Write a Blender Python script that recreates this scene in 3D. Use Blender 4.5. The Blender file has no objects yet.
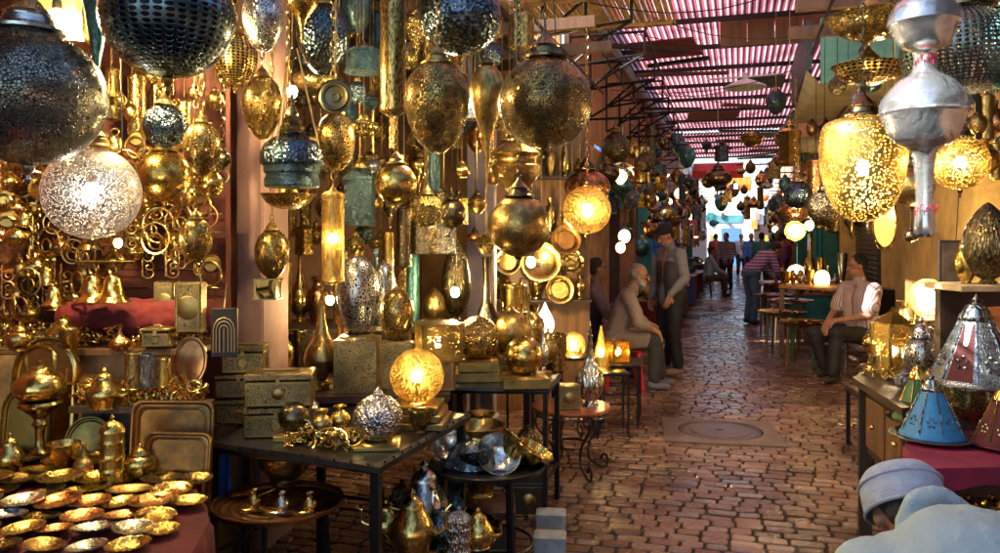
import bpy, bmesh, math, random
from mathutils import Vector, Matrix, Euler, noise
random.seed(7)
R_ = math.radians
sc = bpy.context.scene
col = sc.collection

# ------------------------------------------------------------------ camera, world, sun, exposure
FPX, HX, HY, CZ = 780.0, 500.0, 238.0, 1.57
YAW = R_(17)
cam_d = bpy.data.cameras.new('camera'); cam = bpy.data.objects.new('camera', cam_d); col.objects.link(cam)
cam.location = (0, 0, CZ); cam.rotation_euler = (R_(90), 0, YAW)
cam_d.sensor_width = 36; cam_d.lens = 28.08; cam_d.shift_y = -0.0385
cam_d.clip_start = .05; cam_d.clip_end = 400
sc.camera = cam
w = bpy.data.worlds.new('World'); sc.world = w; w.use_nodes = True
wn = w.node_tree.nodes; wl = w.node_tree.links
sky = wn.new('ShaderNodeTexSky'); sky.sky_type = 'NISHITA'; sky.sun_disc = False
SUN_EL, SUN_AZ = 38, 245           # azimuth clockwise from +Y
sky.sun_elevation = R_(SUN_EL); sky.sun_rotation = R_(SUN_AZ)
wl.new(sky.outputs[0], wn['Background'].inputs[0]); wn['Background'].inputs[1].default_value = 0.15
sd = bpy.data.lights.new('sun', 'SUN'); sd.energy = 5; sd.angle = R_(.5); sd.color = (1, .95, .86)
sun = bpy.data.objects.new('sun', sd); col.objects.link(sun)
sun.rotation_euler = Euler((R_(-(90 - SUN_EL)), 0, R_(-SUN_AZ)), 'XYZ')
sun.rotation_euler = Vector((math.sin(R_(SUN_AZ)) * math.cos(R_(SUN_EL)), math.cos(R_(SUN_AZ)) * math.cos(R_(SUN_EL)), math.sin(R_(SUN_EL)))).to_track_quat('Z', 'Y').to_euler()
vs = sc.view_settings; vs.view_transform = 'Standard'; vs.look = 'None'; vs.exposure = 1.5; vs.gamma = 1; vs.use_curve_mapping = False
sc.cycles.use_denoising = True
sc.cycles.max_bounces = 7; sc.cycles.glossy_bounces = 4; sc.cycles.diffuse_bounces = 3; sc.cycles.transmission_bounces = 4
sc.cycles.transparent_max_bounces = 8; sc.cycles.sample_clamp_indirect = 6; sc.cycles.caustics_reflective = False; sc.cycles.caustics_refractive = False
sc.cycles.blur_glossy = .6

FW = Vector((-math.sin(YAW), math.cos(YAW), 0)); RT = Vector((math.cos(YAW), math.sin(YAW), 0)); UP = Vector((0, 0, 1))
def P(px, py, D):                 # photo pixel + distance in metres -> a place in the alley
    return Vector((0, 0, CZ)) + FW * D + RT * ((px - HX) / FPX * D) + UP * ((HY - py) / FPX * D)
def on(px, D, z):                 # a place on a surface of height z
    p = P(px, HY, D); p.z = z; return p
def dy(py, z): return (CZ - z) * FPX / (py - HY)      # distance at which a surface of height z shows at row py

# ------------------------------------------------------------------ materials
MATS = {}
def newmat(name):
    m = bpy.data.materials.new(name); m.use_nodes = True; nt = m.node_tree
    return m, nt, nt.nodes, nt.links, nt.nodes['Principled BSDF']
def ramp(nd, lk, src, p0, p1, c0=(0, 0, 0, 1), c1=(1, 1, 1, 1)):
    r = nd.new('ShaderNodeValToRGB'); e = r.color_ramp.elements
    e[0].position = p0; e[1].position = p1; e[0].color = c0; e[1].color = c1
    lk.new(src, r.inputs[0]); return r.outputs[0]
def c4(c): return (c[0], c[1], c[2], 1)
def metal(name, colr, rough=.22, pat='smooth', ps=14, depth=.35, dark=None, hole=None, tint=None):
    """aged sheet metal; pat = smooth | hammer | engrave | dots | lace | rings ; hole = True cuts real openings"""
    if name in MATS: return MATS[name]
    m, nt, nd, lk, b = newmat(name)
    tc = nd.new('ShaderNodeTexCoord'); oi = nd.new('ShaderNodeObjectInfo')
    base = colr; dark = dark or tuple(c * .16 for c in colr)
    add = nd.new('ShaderNodeVectorMath'); add.operation = 'ADD'; lk.new(tc.outputs['Object'], add.inputs[0]); lk.new(oi.outputs['Location'], add.inputs[1])
    nz = nd.new('ShaderNodeTexNoise'); nz.inputs['Scale'].default_value = 3.2; nz.inputs['Detail'].default_value = 7; nz.inputs['Roughness'].default_value = .68
    lk.new(add.outputs[0], nz.inputs['Vector'])
    stain = ramp(nd, lk, nz.outputs[0], .36, .62)
    mx = nd.new('ShaderNodeMix'); mx.data_type = 'RGBA'
    mx.inputs[6].default_value = c4(tuple(c * .22 + g for c, g in zip(tint or colr, (.012, .035, .03)))); mx.inputs[7].default_value = c4(base)
    lk.new(stain, mx.inputs[0])
    h = None; mask = None
    if pat in ('hammer', 'engrave', 'lace'):
        v = nd.new('ShaderNodeTexVoronoi'); v.inputs['Scale'].default_value = ps
        lk.new(add.outputs[0], v.inputs['Vector'])
        if pat == 'hammer':
            h = v.outputs['Distance']
            mask = ramp(nd, lk, h, .62, .8, (0, 0, 0, 1), (.75, .75, .75, 1))
        elif pat == 'engrave':
            v.feature = 'DISTANCE_TO_EDGE'
            h = ramp(nd, lk, v.outputs['Distance'], .02, .13)
            mask = ramp(nd, lk, v.outputs['Distance'], .04, .12, (1, 1, 1, 1), (0, 0, 0, 1))
        else:
            v.feature = 'DISTANCE_TO_EDGE'
            t_ = .2 if hole else .17
            h = ramp(nd, lk, v.outputs['Distance'], t_ - .02, t_ + .08, (1, 1, 1, 1), (0, 0, 0, 1))
            mask = ramp(nd, lk, v.outputs['Distance'], t_, t_ + .04)
    elif pat in ('dots', 'rings'):
        mp = nd.new('ShaderNodeMapping'); lk.new(tc.outputs['UV'], mp.inputs[0]); 
        if pat == 'dots':
            mp.inputs['Scale'].default_value = (ps * 2, ps * .62, 1)
            v = nd.new('ShaderNodeTexVoronoi'); v.voronoi_dimensions = '2D'; v.inputs['Scale'].default_value = 1; v.inputs['Randomness'].default_value = .12
            lk.new(mp.outputs[0], v.inputs['Vector'])
            h = ramp(nd, lk, v.outputs['Distance'], .28, .4)
            mask = ramp(nd, lk, v.outputs['Distance'], .28, .34, (1, 1, 1, 1), (0, 0, 0, 1))
        else:
            mp.inputs['Scale'].default_value = (1, ps, 1)
            wv = nd.new('ShaderNodeTexWave'); wv.bands_direction = 'Y'; wv.inputs['Scale'].default_value = 1; wv.inputs['Distortion'].default_value = .6
            lk.new(mp.outputs[0], wv.inputs[0]); h = wv.outputs['Fac']; mask = ramp(nd, lk, h, .1, .35, (.6, .6, .6, 1), (0, 0, 0, 1))
    else:
        n2 = nd.new('ShaderNodeTexNoise'); n2.inputs['Scale'].default_value = 9; n2.inputs['Detail'].default_value = 4; lk.new(add.outputs[0], n2.inputs['Vector']); h = n2.outputs[0]
    bp = nd.new('ShaderNodeBump'); bp.inputs['Strength'].default_value = depth; bp.inputs['Distance'].default_value = max(.0012, .07 / ps) if pat in ('engrave', 'lace') else {'hammer': .008, 'smooth': .0035}.get(pat, .01)
    lk.new(h, bp.inputs['Height'])
    n3 = nd.new('ShaderNodeTexNoise'); n3.inputs['Scale'].default_value = 24; n3.inputs['Detail'].default_value = 3; lk.new(tc.outputs['Object'], n3.inputs['Vector'])
    bp2 = nd.new('ShaderNodeBump'); bp2.inputs['Strength'].default_value = .1; bp2.inputs['Distance'].default_value = .003
    lk.new(n3.outputs[0], bp2.inputs['Height']); lk.new(bp.outputs[0], bp2.inputs['Normal']); lk.new(bp2.outputs[0], b.inputs['Normal'])
    colout = mx.outputs[2]
    if mask is not None and not hole:
        m2 = nd.new('ShaderNodeMix'); m2.data_type = 'RGBA'; lk.new(mask, m2.inputs[0]); lk.new(colout, m2.inputs[6]); m2.inputs[7].default_value = c4(dark); colout = m2.outputs[2]
    lk.new(colout, b.inputs['Base Color'])
    b.inputs['Metallic'].default_value = 1
    rr = nd.new('ShaderNodeMapRange'); rr.inputs[3].default_value = min(.8, rough + .2); rr.inputs[4].default_value = rough
    lk.new(nz.outputs[0], rr.inputs[0]); lk.new(rr.outputs[0], b.inputs['Roughness'])
    rr.inputs[1].default_value = .35; rr.inputs[2].default_value = .6
    if hole:
        tr = nd.new('ShaderNodeBsdfTransparent'); ms = nd.new('ShaderNodeMixShader')
        lk.new(mask, ms.inputs[0]); lk.new(b.outputs[0], ms.inputs[1]); lk.new(tr.outputs[0], ms.inputs[2])
        lk.new(ms.outputs[0], nd['Material Output'].inputs[0])
    MATS[name] = m; return m
def plain(name, colr, rough=.6, metallic=0, ns=6, var=.35, bump=.2, emit=None, est=0, trans=0, spec=.5, dist=.01, sx=1, sy=1, sz=1):
    if name in MATS: return MATS[name]
    m, nt, nd, lk, b = newmat(name)
    tc = nd.new('ShaderNodeTexCoord'); mp = nd.new('ShaderNodeMapping'); mp.inputs['Scale'].default_value = (sx, sy, sz); lk.new(tc.outputs['Object'], mp.inputs[0])
    nz = nd.new('ShaderNodeTexNoise'); nz.inputs['Scale'].default_value = ns; nz.inputs['Detail'].default_value = 8; nz.inputs['Roughness'].default_value = .65; lk.new(mp.outputs[0], nz.inputs['Vector'])
    c = ramp(nd, lk, nz.outputs[0], .3, .7, c4(tuple(x * (1 - var) for x in colr)), c4(tuple(min(1, x * (1 + var * .6)) for x in colr)))
    lk.new(c, b.inputs['Base Color']); b.inputs['Roughness'].default_value = rough; b.inputs['Metallic'].default_value = metallic
    b.inputs['Specular IOR Level'].default_value = spec
    bp = nd.new('ShaderNodeBump'); bp.inputs['Strength'].default_value = bump; bp.inputs['Distance'].default_value = dist; lk.new(nz.outputs[0], bp.inputs['Height']); lk.new(bp.outputs[0], b.inputs['Normal'])
    if trans:
        t = nd.new('ShaderNodeBsdfTranslucent'); lk.new(c, t.inputs[0]); ms = nd.new('ShaderNodeMixShader'); ms.inputs[0].default_value = trans
        lk.new(b.outputs[0], ms.inputs[1]); lk.new(t.outputs[0], ms.inputs[2]); lk.new(ms.outputs[0], nd['Material Output'].inputs[0])
    if emit:
        b.inputs['Emission Color'].default_value = c4(emit); b.inputs['Emission Strength'].default_value = est
    MATS[name] = m; return m
def striped(name, c0, c1, axis='X', sc_=20, width=.5, rough=.8, c2=None):
    if name in MATS: return MATS[name]
    m, nt, nd, lk, b = newmat(name)
    tc = nd.new('ShaderNodeTexCoord'); wv = nd.new('ShaderNodeTexWave'); wv.bands_direction = axis; wv.inputs['Scale'].default_value = sc_; wv.inputs['Distortion'].default_value = .12; wv.inputs['Detail'].default_value = 1
    lk.new(tc.outputs['Object'], wv.inputs[0])
    c = ramp(nd, lk, wv.outputs['Fac'], width - .06, width + .06, c4(c0), c4(c1))
    if c2:
        w2 = nd.new('ShaderNodeTexWave'); w2.bands_direction = 'Z'; w2.inputs['Scale'].default_value = sc_ * .8; lk.new(tc.outputs['Object'], w2.inputs[0])
        f = ramp(nd, lk, w2.outputs['Fac'], .5, .6); mx = nd.new('ShaderNodeMix'); mx.data_type = 'RGBA'; lk.new(f, mx.inputs[0]); lk.new(c, mx.inputs[6]); mx.inputs[7].default_value = c4(c2); c = mx.outputs[2]
    lk.new(c, b.inputs['Base Color']); b.inputs['Roughness'].default_value = rough
    nz = nd.new('ShaderNodeTexNoise'); nz.inputs['Scale'].default_value = 9; nz.inputs['Detail'].default_value = 5; lk.new(tc.outputs['Object'], nz.inputs['Vector'])
    bp = nd.new('ShaderNodeBump'); bp.inputs['Strength'].default_value = .6; bp.inputs['Distance'].default_value = .03; lk.new(nz.outputs[0], bp.inputs['Height']); lk.new(bp.outputs[0], b.inputs['Normal'])
    MATS[name] = m; return m

BR = (.66, .43, .12); GD = (.85, .57, .14); DK = (.24, .17, .08); SV = (.80, .78, .74); CP = (.78, .36, .14); BL = (.10, .16, .22); OL = (.5, .36, .12)
def M(k):
    T = {
     'brass': lambda: metal('polished brass', GD, .16), 'oldbrass': lambda: metal('aged brass', (.55, .36, .11), .26),
     'brasshammer': lambda: metal('hammered brass', BR, .16, 'hammer', 11, .9), 'brasseng': lambda: metal('engraved brass', BR, .2, 'engrave', 15, .9),
     'brasslace': lambda: metal('pierced brass', BR, .22, 'lace', 10.5, .9, dark=(.008, .006, .004)), 'brassdots': lambda: metal('dotted brass', BR, .2, 'dots', 15, .7, dark=(.015, .01, .004)),
     'brassrings': lambda: metal('ringed brass', GD, .2, 'rings', 12, .5), 'gold': lambda: metal('bright gilt brass', (.98, .68, .18), .12),
     'dark': lambda: metal('dark bronze', DK, .2, 'hammer', 13, .7), 'darksmooth': lambda: metal('smooth dark bronze', DK, .18), 'darkeng': lambda: metal('engraved dark bronze', (.42, .28, .1), .2, 'engrave', 19, 1.0),
     'olive': lambda: metal('olive patinated brass', OL, .2, 'lace', 14, .5, dark=(.03, .025, .01)),
     'blue': lambda: metal('blue black pierced steel', BL, .18, 'dots', 18, .6, dark=(.01, .01, .012)), 'bluehammer': lambda: metal('blue black hammered steel', (.13, .18, .24), .15, 'hammer', 9, .6),
     'blueeng': lambda: metal('blue engraved steel', (.16, .28, .36), .25, 'engrave', 20, .9), 'teal': lambda: metal('teal pierced metal', (.16, .42, .42), .3, 'lace', 10, .6, dark=(.01, .02, .02)),
     'steel': lambda: metal('grey engraved steel', (.38, .37, .32), .2, 'engrave', 24, 1.0), 'silver': lambda: metal('tarnished silver', SV, .18), 'silvereng': lambda: metal('engraved silver', (.66, .68, .68), .18, 'engrave', 22, .8, tint=(.5, .6, .7)),
     'silverlace': lambda: metal('pierced silver', SV, .2, 'lace', 10.5, .8, dark=(.01, .01, .012)), 'silverhammer': lambda: metal('hammered silver', SV, .12, 'hammer', 8, .9), 'copper': lambda: metal('copper', CP, .2),
     'copperhammer': lambda: metal('hammered copper', CP, .2, 'hammer', 12, .8), 'darkdots': lambda: metal('dark pierced basket steel', (.22, .25, .25), .25, 'dots', 26, .8, dark=(.012, .012, .012), hole=True),
     'pbrass': lambda: metal('openwork brass', GD, .3, 'lace', 15, .4, hole=True), 'psilver': lambda: metal('openwork silver', (.8, .74, .68), .3, 'lace', 27, .4, hole=True), 'pfine': lambda: metal('fine openwork brass', GD, .3, 'lace', 19, .4, hole=True),
     'pbox': lambda: metal('openwork sheet brass', GD, .3, 'lace', 105, .4, hole=True), 'iron': lambda: plain('black painted iron', (.012, .012, .013), .34, .3, 12, .4, .25), 'wood': lambda: plain('brown wood', (.16, .075, .03), .5, 0, 5, .5, .4, sz=.3, sx=4, sy=4),
     'darkwood': lambda: plain('dark wood', (.035, .018, .01), .5, 0, 5, .5, .4, sx=4, sy=4, sz=.4), 'orangewood': lambda: plain('orange board', (.6, .27, .09), .6, 0, 3, .5, .4, sx=5, sy=5, sz=.4),
     'redcloth': lambda: plain('crimson cloth', (.13, .008, .012), .8, 0, 8, .4, .5), 'pinkcloth': lambda: plain('magenta cloth', (.2, .008, .045), .75, 0, 8, .4, .5),
    }
    return MATS.get(k) or MATS.setdefault(k, T[k]())
def bulbmat(c, s): return plain('glowing bulb %.2f %.2f %d' % (c[1], c[2], s), c, .5, emit=c, est=s, var=0, bump=0)

# ------------------------------------------------------------------ mesh builder
def smoothprof(pts, n=4):
    out = []
    for i in range(len(pts) - 1):
        p0 = pts[max(0, i - 1)]; p1 = pts[i]; p2 = pts[i + 1]; p3 = pts[min(len(pts) - 1, i + 2)]
        for k in range(n):
            t = k / n
            out.append(tuple(max(0, .5 * (2 * p1[j] + (p2[j] - p0[j]) * t + (2 * p0[j] - 5 * p1[j] + 4 * p2[j] - p3[j]) * t * t + (-p0[j] + 3 * p1[j] - 3 * p2[j] + p3[j]) * t ** 3)) if j == 0 else
                             .5 * (2 * p1[j] + (p2[j] - p0[j]) * t + (2 * p0[j] - 5 * p1[j] + 4 * p2[j] - p3[j]) * t * t + (-p0[j] + 3 * p1[j] - 3 * p2[j] + p3[j]) * t ** 3) for j in (0, 1)))
    out.append(pts[-1]); return out
class MB:
    def __init__(s): s.v = []; s.f = []; s.uv = []
    def add(s, vs_, fs, uvs=None, mat=None):
        o = len(s.v)
        if mat is not None: vs_ = [mat @ Vector(p) for p in vs_]
        s.v += [tuple(p) for p in vs_]
        for i, f in enumerate(fs):
            s.f.append(tuple(k + o for k in f)); s.uv.append(uvs[i] if uvs else None)
        return s
    def lathe(s, prof, seg=24, mat=None, lobes=0, lobe=.0, cap=False):
        vs_ = []; fs = []; uv = []; n = len(prof); L = [0]
        for i in range(1, n): L.append(L[-1] + math.hypot(prof[i][0] - prof[i - 1][0], prof[i][1] - prof[i - 1][1]))
        for (r, z) in prof:
            for k in range(seg):
                a = 2 * math.pi * k / seg; rr = r * (1 + (lobe * math.cos(lobes * a) if lobes else 0))
                vs_.append((rr * math.cos(a), rr * math.sin(a), z))
        for i in range(n - 1):
            for k in range(seg):
                k2 = (k + 1) % seg
                fs.append((i * seg + k, i * seg + k2, (i + 1) * seg + k2, (i + 1) * seg + k)); uv.append(((k / seg, L[i]), ((k + 1) / seg, L[i]), ((k + 1) / seg, L[i + 1]), (k / seg, L[i + 1])))
        if cap: fs += [tuple(range(seg - 1, -1, -1)), tuple((n - 1) * seg + k for k in range(seg))]; uv += [None, None]
        return s.add(vs_, fs, uv, mat)
    def box(s, x0, x1, y0, y1, z0, z1, mat=None, bv=0):
        if bv:
            pts = []
            for (x, y) in ((x0, y0), (x1, y0), (x1, y1), (x0, y1)): pass
            b = min(bv, (x1 - x0) / 3, (y1 - y0) / 3, (z1 - z0) / 3)
            ring = lambda i, z: [(x0 + i + b, y0 + i, z), (x1 - i - b, y0 + i, z), (x1 - i, y0 + i + b, z), (x1 - i, y1 - i - b, z), (x1 - i - b, y1 - i, z), (x0 + i + b, y1 - i, z), (x0 + i, y1 - i - b, z), (x0 + i, y0 + i + b, z)]
            vs_ = ring(b, z0) + ring(0, z0 + b) + ring(0, z1 - b) + ring(b, z1)
            fs = [tuple(range(7, -1, -1)), tuple(range(24, 32))]
            for r in range(3):
                for k in range(8): fs.append((r * 8 + k, r * 8 + (k + 1) % 8, r * 8 + 8 + (k + 1) % 8, r * 8 + 8 + k))
            return s.add(vs_, fs, None, mat)
        vs_ = [(x0, y0, z0), (x1, y0, z0), (x1, y1, z0), (x0, y1, z0), (x0, y0, z1), (x1, y0, z1), (x1, y1, z1), (x0, y1, z1)]
        return s.add(vs_, [(3, 2, 1, 0), (4, 5, 6, 7), (0, 1, 5, 4), (1, 2, 6, 5), (2, 3, 7, 6), (3, 0, 4, 7)], None, mat)
    def cbox(s, c, sx, sy, sz, rz=0, bv=0, rot=None):
        m = Matrix.Translation(Vector(c)) @ (rot if rot is not None else Matrix.Rotation(rz, 4, 'Z'))
        return s.box(-sx / 2, sx / 2, -sy / 2, sy / 2, -sz / 2, sz / 2, m, bv)
    def tube(s, pts, r, seg=6, closed=False, r2=None):
        pts = [Vector(p) for p in pts]; n = len(pts); vs_ = []; fs = []
        up0 = Vector((0, 0, 1))
        pu = None
        for i in range(n):
            a = pts[(i - 1) % n] if closed or i > 0 else pts[i]; b = pts[(i + 1) % n] if closed or i < n - 1 else pts[i]
            t = (b - a).normalized() if (b - a).length > 1e-9 else Vector((0, 0, 1))
            if pu is None: pu = t.orthogonal()
            u = (pu - t * pu.dot(t)); u = u.normalized() if u.length > 1e-6 else t.orthogonal().normalized(); pu = u
            v = t.cross(u); rr = r if r2 is None else r + (r2 - r) * i / max(1, n - 1)
            for k in range(seg):
                an = 2 * math.pi * k / seg; vs_.append(pts[i] + u * (rr * math.cos(an)) + v * (rr * math.sin(an)))
        m = n if closed else n - 1
        for i in range(m):
            for k in range(seg):
                j = (i + 1) % n; fs.append((i * seg + k, i * seg + (k + 1) % seg, j * seg + (k + 1) % seg, j * seg + k))
        if not closed: fs.append(tuple(range(seg - 1, -1, -1))); fs.append(tuple((n - 1) * seg + k for k in range(seg)))
        return s.add(vs_, fs)
    def ring(s, c, R, r, nrm=(0, 0, 1), seg=16, ts=6, sq=1.0):
        q = Vector(nrm).to_track_quat('Z', 'Y'); c = Vector(c)
        return s.tube([c + q @ Vector((R * math.cos(2 * math.pi * k / seg), R * sq * math.sin(2 * math.pi * k / seg), 0)) for k in range(seg)], r, ts, True)
    def prism(s, poly, z0, z1, mat=None):
        n = len(poly); vs_ = [(x, y, z0) for x, y in poly] + [(x, y, z1) for x, y in poly]
        return s.add(vs_, [tuple(range(n - 1, -1, -1)), tuple(range(n, 2 * n))] + [(k, (k + 1) % n, (k + 1) % n + n, k + n) for k in range(n)], None, mat)
    def ball(s, c, r, seg=12, sz=None, mat=None):
        n = max(5, seg // 2 + 1); sz = sz or r
        pr = [(max(1e-4, r * math.sin(math.pi * i / (n - 1))), -sz * math.cos(math.pi * i / (n - 1))) for i in range(n)]
        return s.lathe(pr, seg, (mat or Matrix()) @ Matrix.Translation(Vector(c)))
    def mesh(s, name, m):
        me = bpy.data.meshes.new(name); me.from_pydata(s.v, [], s.f)
        if any(u for u in s.uv):
            l = me.uv_layers.new(name='UVMap'); buf = []
            for f, u in zip(s.f, s.uv): buf += [c for q in (u or [(0, 0)] * len(f)) for c in q]
            l.data.foreach_set('uv', buf)
        me.polygons.foreach_set('use_smooth', [True] * len(me.polygons))
        me.update(); me.set_sharp_from_angle(angle=R_(38)); me.materials.append(m); return me
    def build(s, name, m, parent=None):
        o = bpy.data.objects.new(name, s.mesh(name, m)); col.objects.link(o)
        if parent is not None: o.parent = parent
        return o
def tag(o, label=None, cat=None, group=None, kind=None):
    if label: o['label'] = label
    if cat: o['category'] = cat
    if group: o['group'] = group
    if kind: o['kind'] = kind
    return o
def thing(name, label, cat, loc, rz=0, group=None):
    o = bpy.data.objects.new(name, None); col.objects.link(o); o.location = loc; o.rotation_euler = (0, 0, rz); o.empty_display_size = .1
    return tag(o, label, cat, group)
def part(name, me, parent, loc=(0, 0, 0), s=(1, 1, 1), rot=None):
    o = bpy.data.objects.new(name, me); col.objects.link(o); o.parent = parent; o.location = loc; o.scale = s
    if rot is not None: o.rotation_euler = rot
    return o
MC = {}
def mesh_of(key, mk, fn):
    k = (key, mk)
    if k not in MC: MC[k] = fn().mesh(key, M(mk) if isinstance(mk, str) else mk)
    return MC[k]
def lm(pts, n=3, seg=28, lobes=0, lobe=0): return lambda: MB().lathe(smoothprof(pts, n) if n > 1 else pts, seg, None, lobes, lobe)

# unit profiles (radius 1), origin at the body's centre
PI = math.pi
def sph(n=18, a0=.06, a1=PI - .12): return [(math.sin(a0 + (a1 - a0) * i / n), -math.cos(a0 + (a1 - a0) * i / n)) for i in range(n + 1)]
BODY = {
 'globe': (lambda: MB().lathe(sph(), 32), .99),
 'egg': (lambda: MB().lathe([(math.sin(a) * (1 - .12 * math.cos(a)), -math.cos(a)) for a in [.05 + (PI - .3) * i / 18 for i in range(19)]][::1], 30), .97),
 'pear': (lambda: MB().lathe(smoothprof([(.02, -1), (.3, -.93), (.68, -.62), (.92, -.2), (1, .15), (.93, .5), (.7, .8), (.36, .97)], 3), 30), .97),
 'barrel': (lambda: MB().lathe(smoothprof([(.02, -1), (.3, -.97), (.62, -.78), (.85, -.42), (.98, 0), (1, .4), (.95, .72), (.8, .86), (.45, .93), (.36, .97)], 3), 34), .97),
 'drop': (lambda: MB().lathe(smoothprof([(.02, -2.6), (.09, -2.2), (.16, -1.5), (.36, -.9), (.75, -.35), (.98, .1), (.9, .55), (.6, .85), (.3, 1)], 3), 26), 1.0),
 'squat': (lambda: MB().lathe(smoothprof([(.02, -.6), (.5, -.56), (.88, -.3), (1, 0), (.85, .3), (.45, .52), (.3, .6)], 3), 28), .6),
 'bowl': (lambda: MB().lathe(smoothprof([(.02, -.5), (.35, -.47), (.75, -.28), (.95, 0), (1.03, .06), (1, .07), (.9, .0), (.7, -.24), (.3, -.42), (.02, -.45)], 3), 28), .07),
 'horn': (lambda: MB().lathe([(.04, -3.6), (.5, -1.4), (1, 1), (1.05, 1.05), (.9, 1.1)], 22), 1.0),
 'cyl': (lambda: MB().lathe([(.02, -1.02), (.5, -1.0), (.98, -.94), (1, -.93), (1, -.86), (.95, -.85), (.95, .85), (1, .86), (1, .95), (.7, 1), (.3, 1.03)], 24), 1.0),
 'drum': (lambda: MB().lathe([(.02, -.7), (.9, -.7), (1.02, -.68), (1.02, -.55), (.95, -.53), (.95, .53), (1.02, .55), (1.02, .68), (.8, .74), (.3, .8)], 26), .8),
 'hex': (lambda: MB().lathe([(.02, -1.0), (.8, -1.0), (.98, -.95), (.98, -.8), (.93, -.78), (.93, .75), (1.02, .77), (1.02, .88), (.6, 1.1), (.25, 1.3)], 6), 1.25),
 'urn': (lambda: MB().lathe(smoothprof([(.3, -1), (.5, -.85), (.62, -.7), (.85, -.45), (1, -.1), (1, 0), (.8, .1), (.78, .3), (.95, .4), (.95, .5), (.6, .75), (.3, .95)], 3), 28), .95),
}
CAPS = {
 'cap': lambda: MB().lathe([(.40, .9), (.42, .95), (.36, 1.0), (.34, 1.1), (.30, 1.13), (.32, 1.17), (.24, 1.24), (.16, 1.34), (.09, 1.4), (.05, 1.5), (.01, 1.53)], 22),
 'collar': lambda: MB().lathe([(.40, .86), (.5, .885), (.5, .93), (.41, .96), (.4, .93)], 24),
 'loop': lambda: MB().ring((0, 0, 1.6), .085, .022, (0, 1, 0), 12, 5),
 'finial': lambda: MB().lathe([(.01, -1.3), (.05, -1.22), (.03, -1.15), (.09, -1.08), (.1, -1.02), (.05, -.97)], 12),
}
def chain(root, z0, z1, big=True, m='oldbrass'):
    L = z1 - z0
    if L <= .02: return
    b = MB()
    if big:
        st = .034; n = int(L / st)
        for i in range(n + 1):
            b.ring((0, 0, z0 + i * st), .0105, .0027, (1, 0, 0) if i % 2 else (0, 1, 0), 8, 4, 1.0)
            # stretched links
        for i in range(len(b.v)): pass
        # stretch each link along z about its centre
        per = 32
        for i in range(n + 1):
            zc = z0 + i * st
            for k in range(per):
                x, y, z = b.v[i * per + k]; b.v[i * per + k] = (x, y, zc + (z - zc) * 1.75)
    else: b.tube([(0, 0, z0), (0.004, 0, (z0 + z1) / 2), (0, 0, z1)], .0028, 4)
    b.build('chain' if big else 'hanging_wire', M(m), root)
PROFILE_N = {}
BULBS = []
def hang(kind, px, py, rx, ry, D, mk, name, label, lit=None, top=None, group=None, capm=None, big=True, caps=('collar', 'cap', 'loop', 'finial'), shine=None, cat='lamp', cable=False):
    """a lamp hanging with its centre at pixel px,py; rx, ry half sizes in pixels at distance D"""
    p = P(px, py, D); r = rx * D / FPX; h = ry * D / FPX
    t = thing(name, label, cat, p, random.uniform(0, 6.28), group)
    fn, ztop = BODY[kind]
    part('body', mesh_of(kind, mk, fn), t, (0, 0, 0), (r, r, h))
    cm = capm or {'b': 'oldbrass', 'g': 'brass', 'p': 'oldbrass'}.get(mk[0], 'silver' if mk[0] == 's' else 'darksmooth')
    u = min(r, h) if kind not in ('cyl', 'horn', 'drop', 'hex') else r
    off = ztop * h - .93 * u
    par = t
    for c in caps:
        if c == 'loop' and par is not t: part('hanging_loop', mesh_of(c, cm, CAPS[c]), par); continue
        if c == 'finial':
            if kind not in ('globe', 'egg', 'squat'): continue
            part('finial', mesh_of(c, cm, CAPS[c]), t, (0, 0, -(h * {'squat': .6}.get(kind, 1) - u)), (u, u, u)); continue
        q = part({'loop': 'hanging_loop'}.get(c, c), mesh_of(c, cm, CAPS[c]), t, (0, 0, off), (u, u, u))
        if c == 'cap': par = q
    zt = (top if top is not None else 3.02) - p.z
    chain(t, off + u * (1.66 if 'loop' in caps else 1.0 if 'collar' in caps else .93), zt, big, cm if cm != 'silver' else 'oldbrass')
    if lit:
        c, s, br = lit
        b = MB().ball((0, 0, 0), 1, 12, 1.25).mesh('bulb', bulbmat(c, s))
        o = part('bulb', b, t, (0, 0, 0), (br, br, br)); BULBS.append(o)
        MB().lathe([(.012, br), (.016, br * 1.3), (.016, br * 2), (.004, br * 2.1)], 10).build('bulb_socket', M('darksmooth'), t)
    return t
WARM = (1, .70, .30); YEL = (1, .76, .40); WHT = (1, .86, .66)
# ================================================================== the setting
def struct(name, mb, m): o = mb.build(name, m); o['kind'] = 'structure'; return o
grout = plain('grout', (.02, .014, .01), .9, 0, 20, .4, .5)
struct('ground', MB().box(-60, 60, -25, 90, -.3, -.022), plain('packed earth', (.12, .085, .06), .85, 0, 3, .3, .3))
struct('alley_bed', MB().box(-3.6, 2.7, -3, 40, -.02, -.011), grout)
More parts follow.
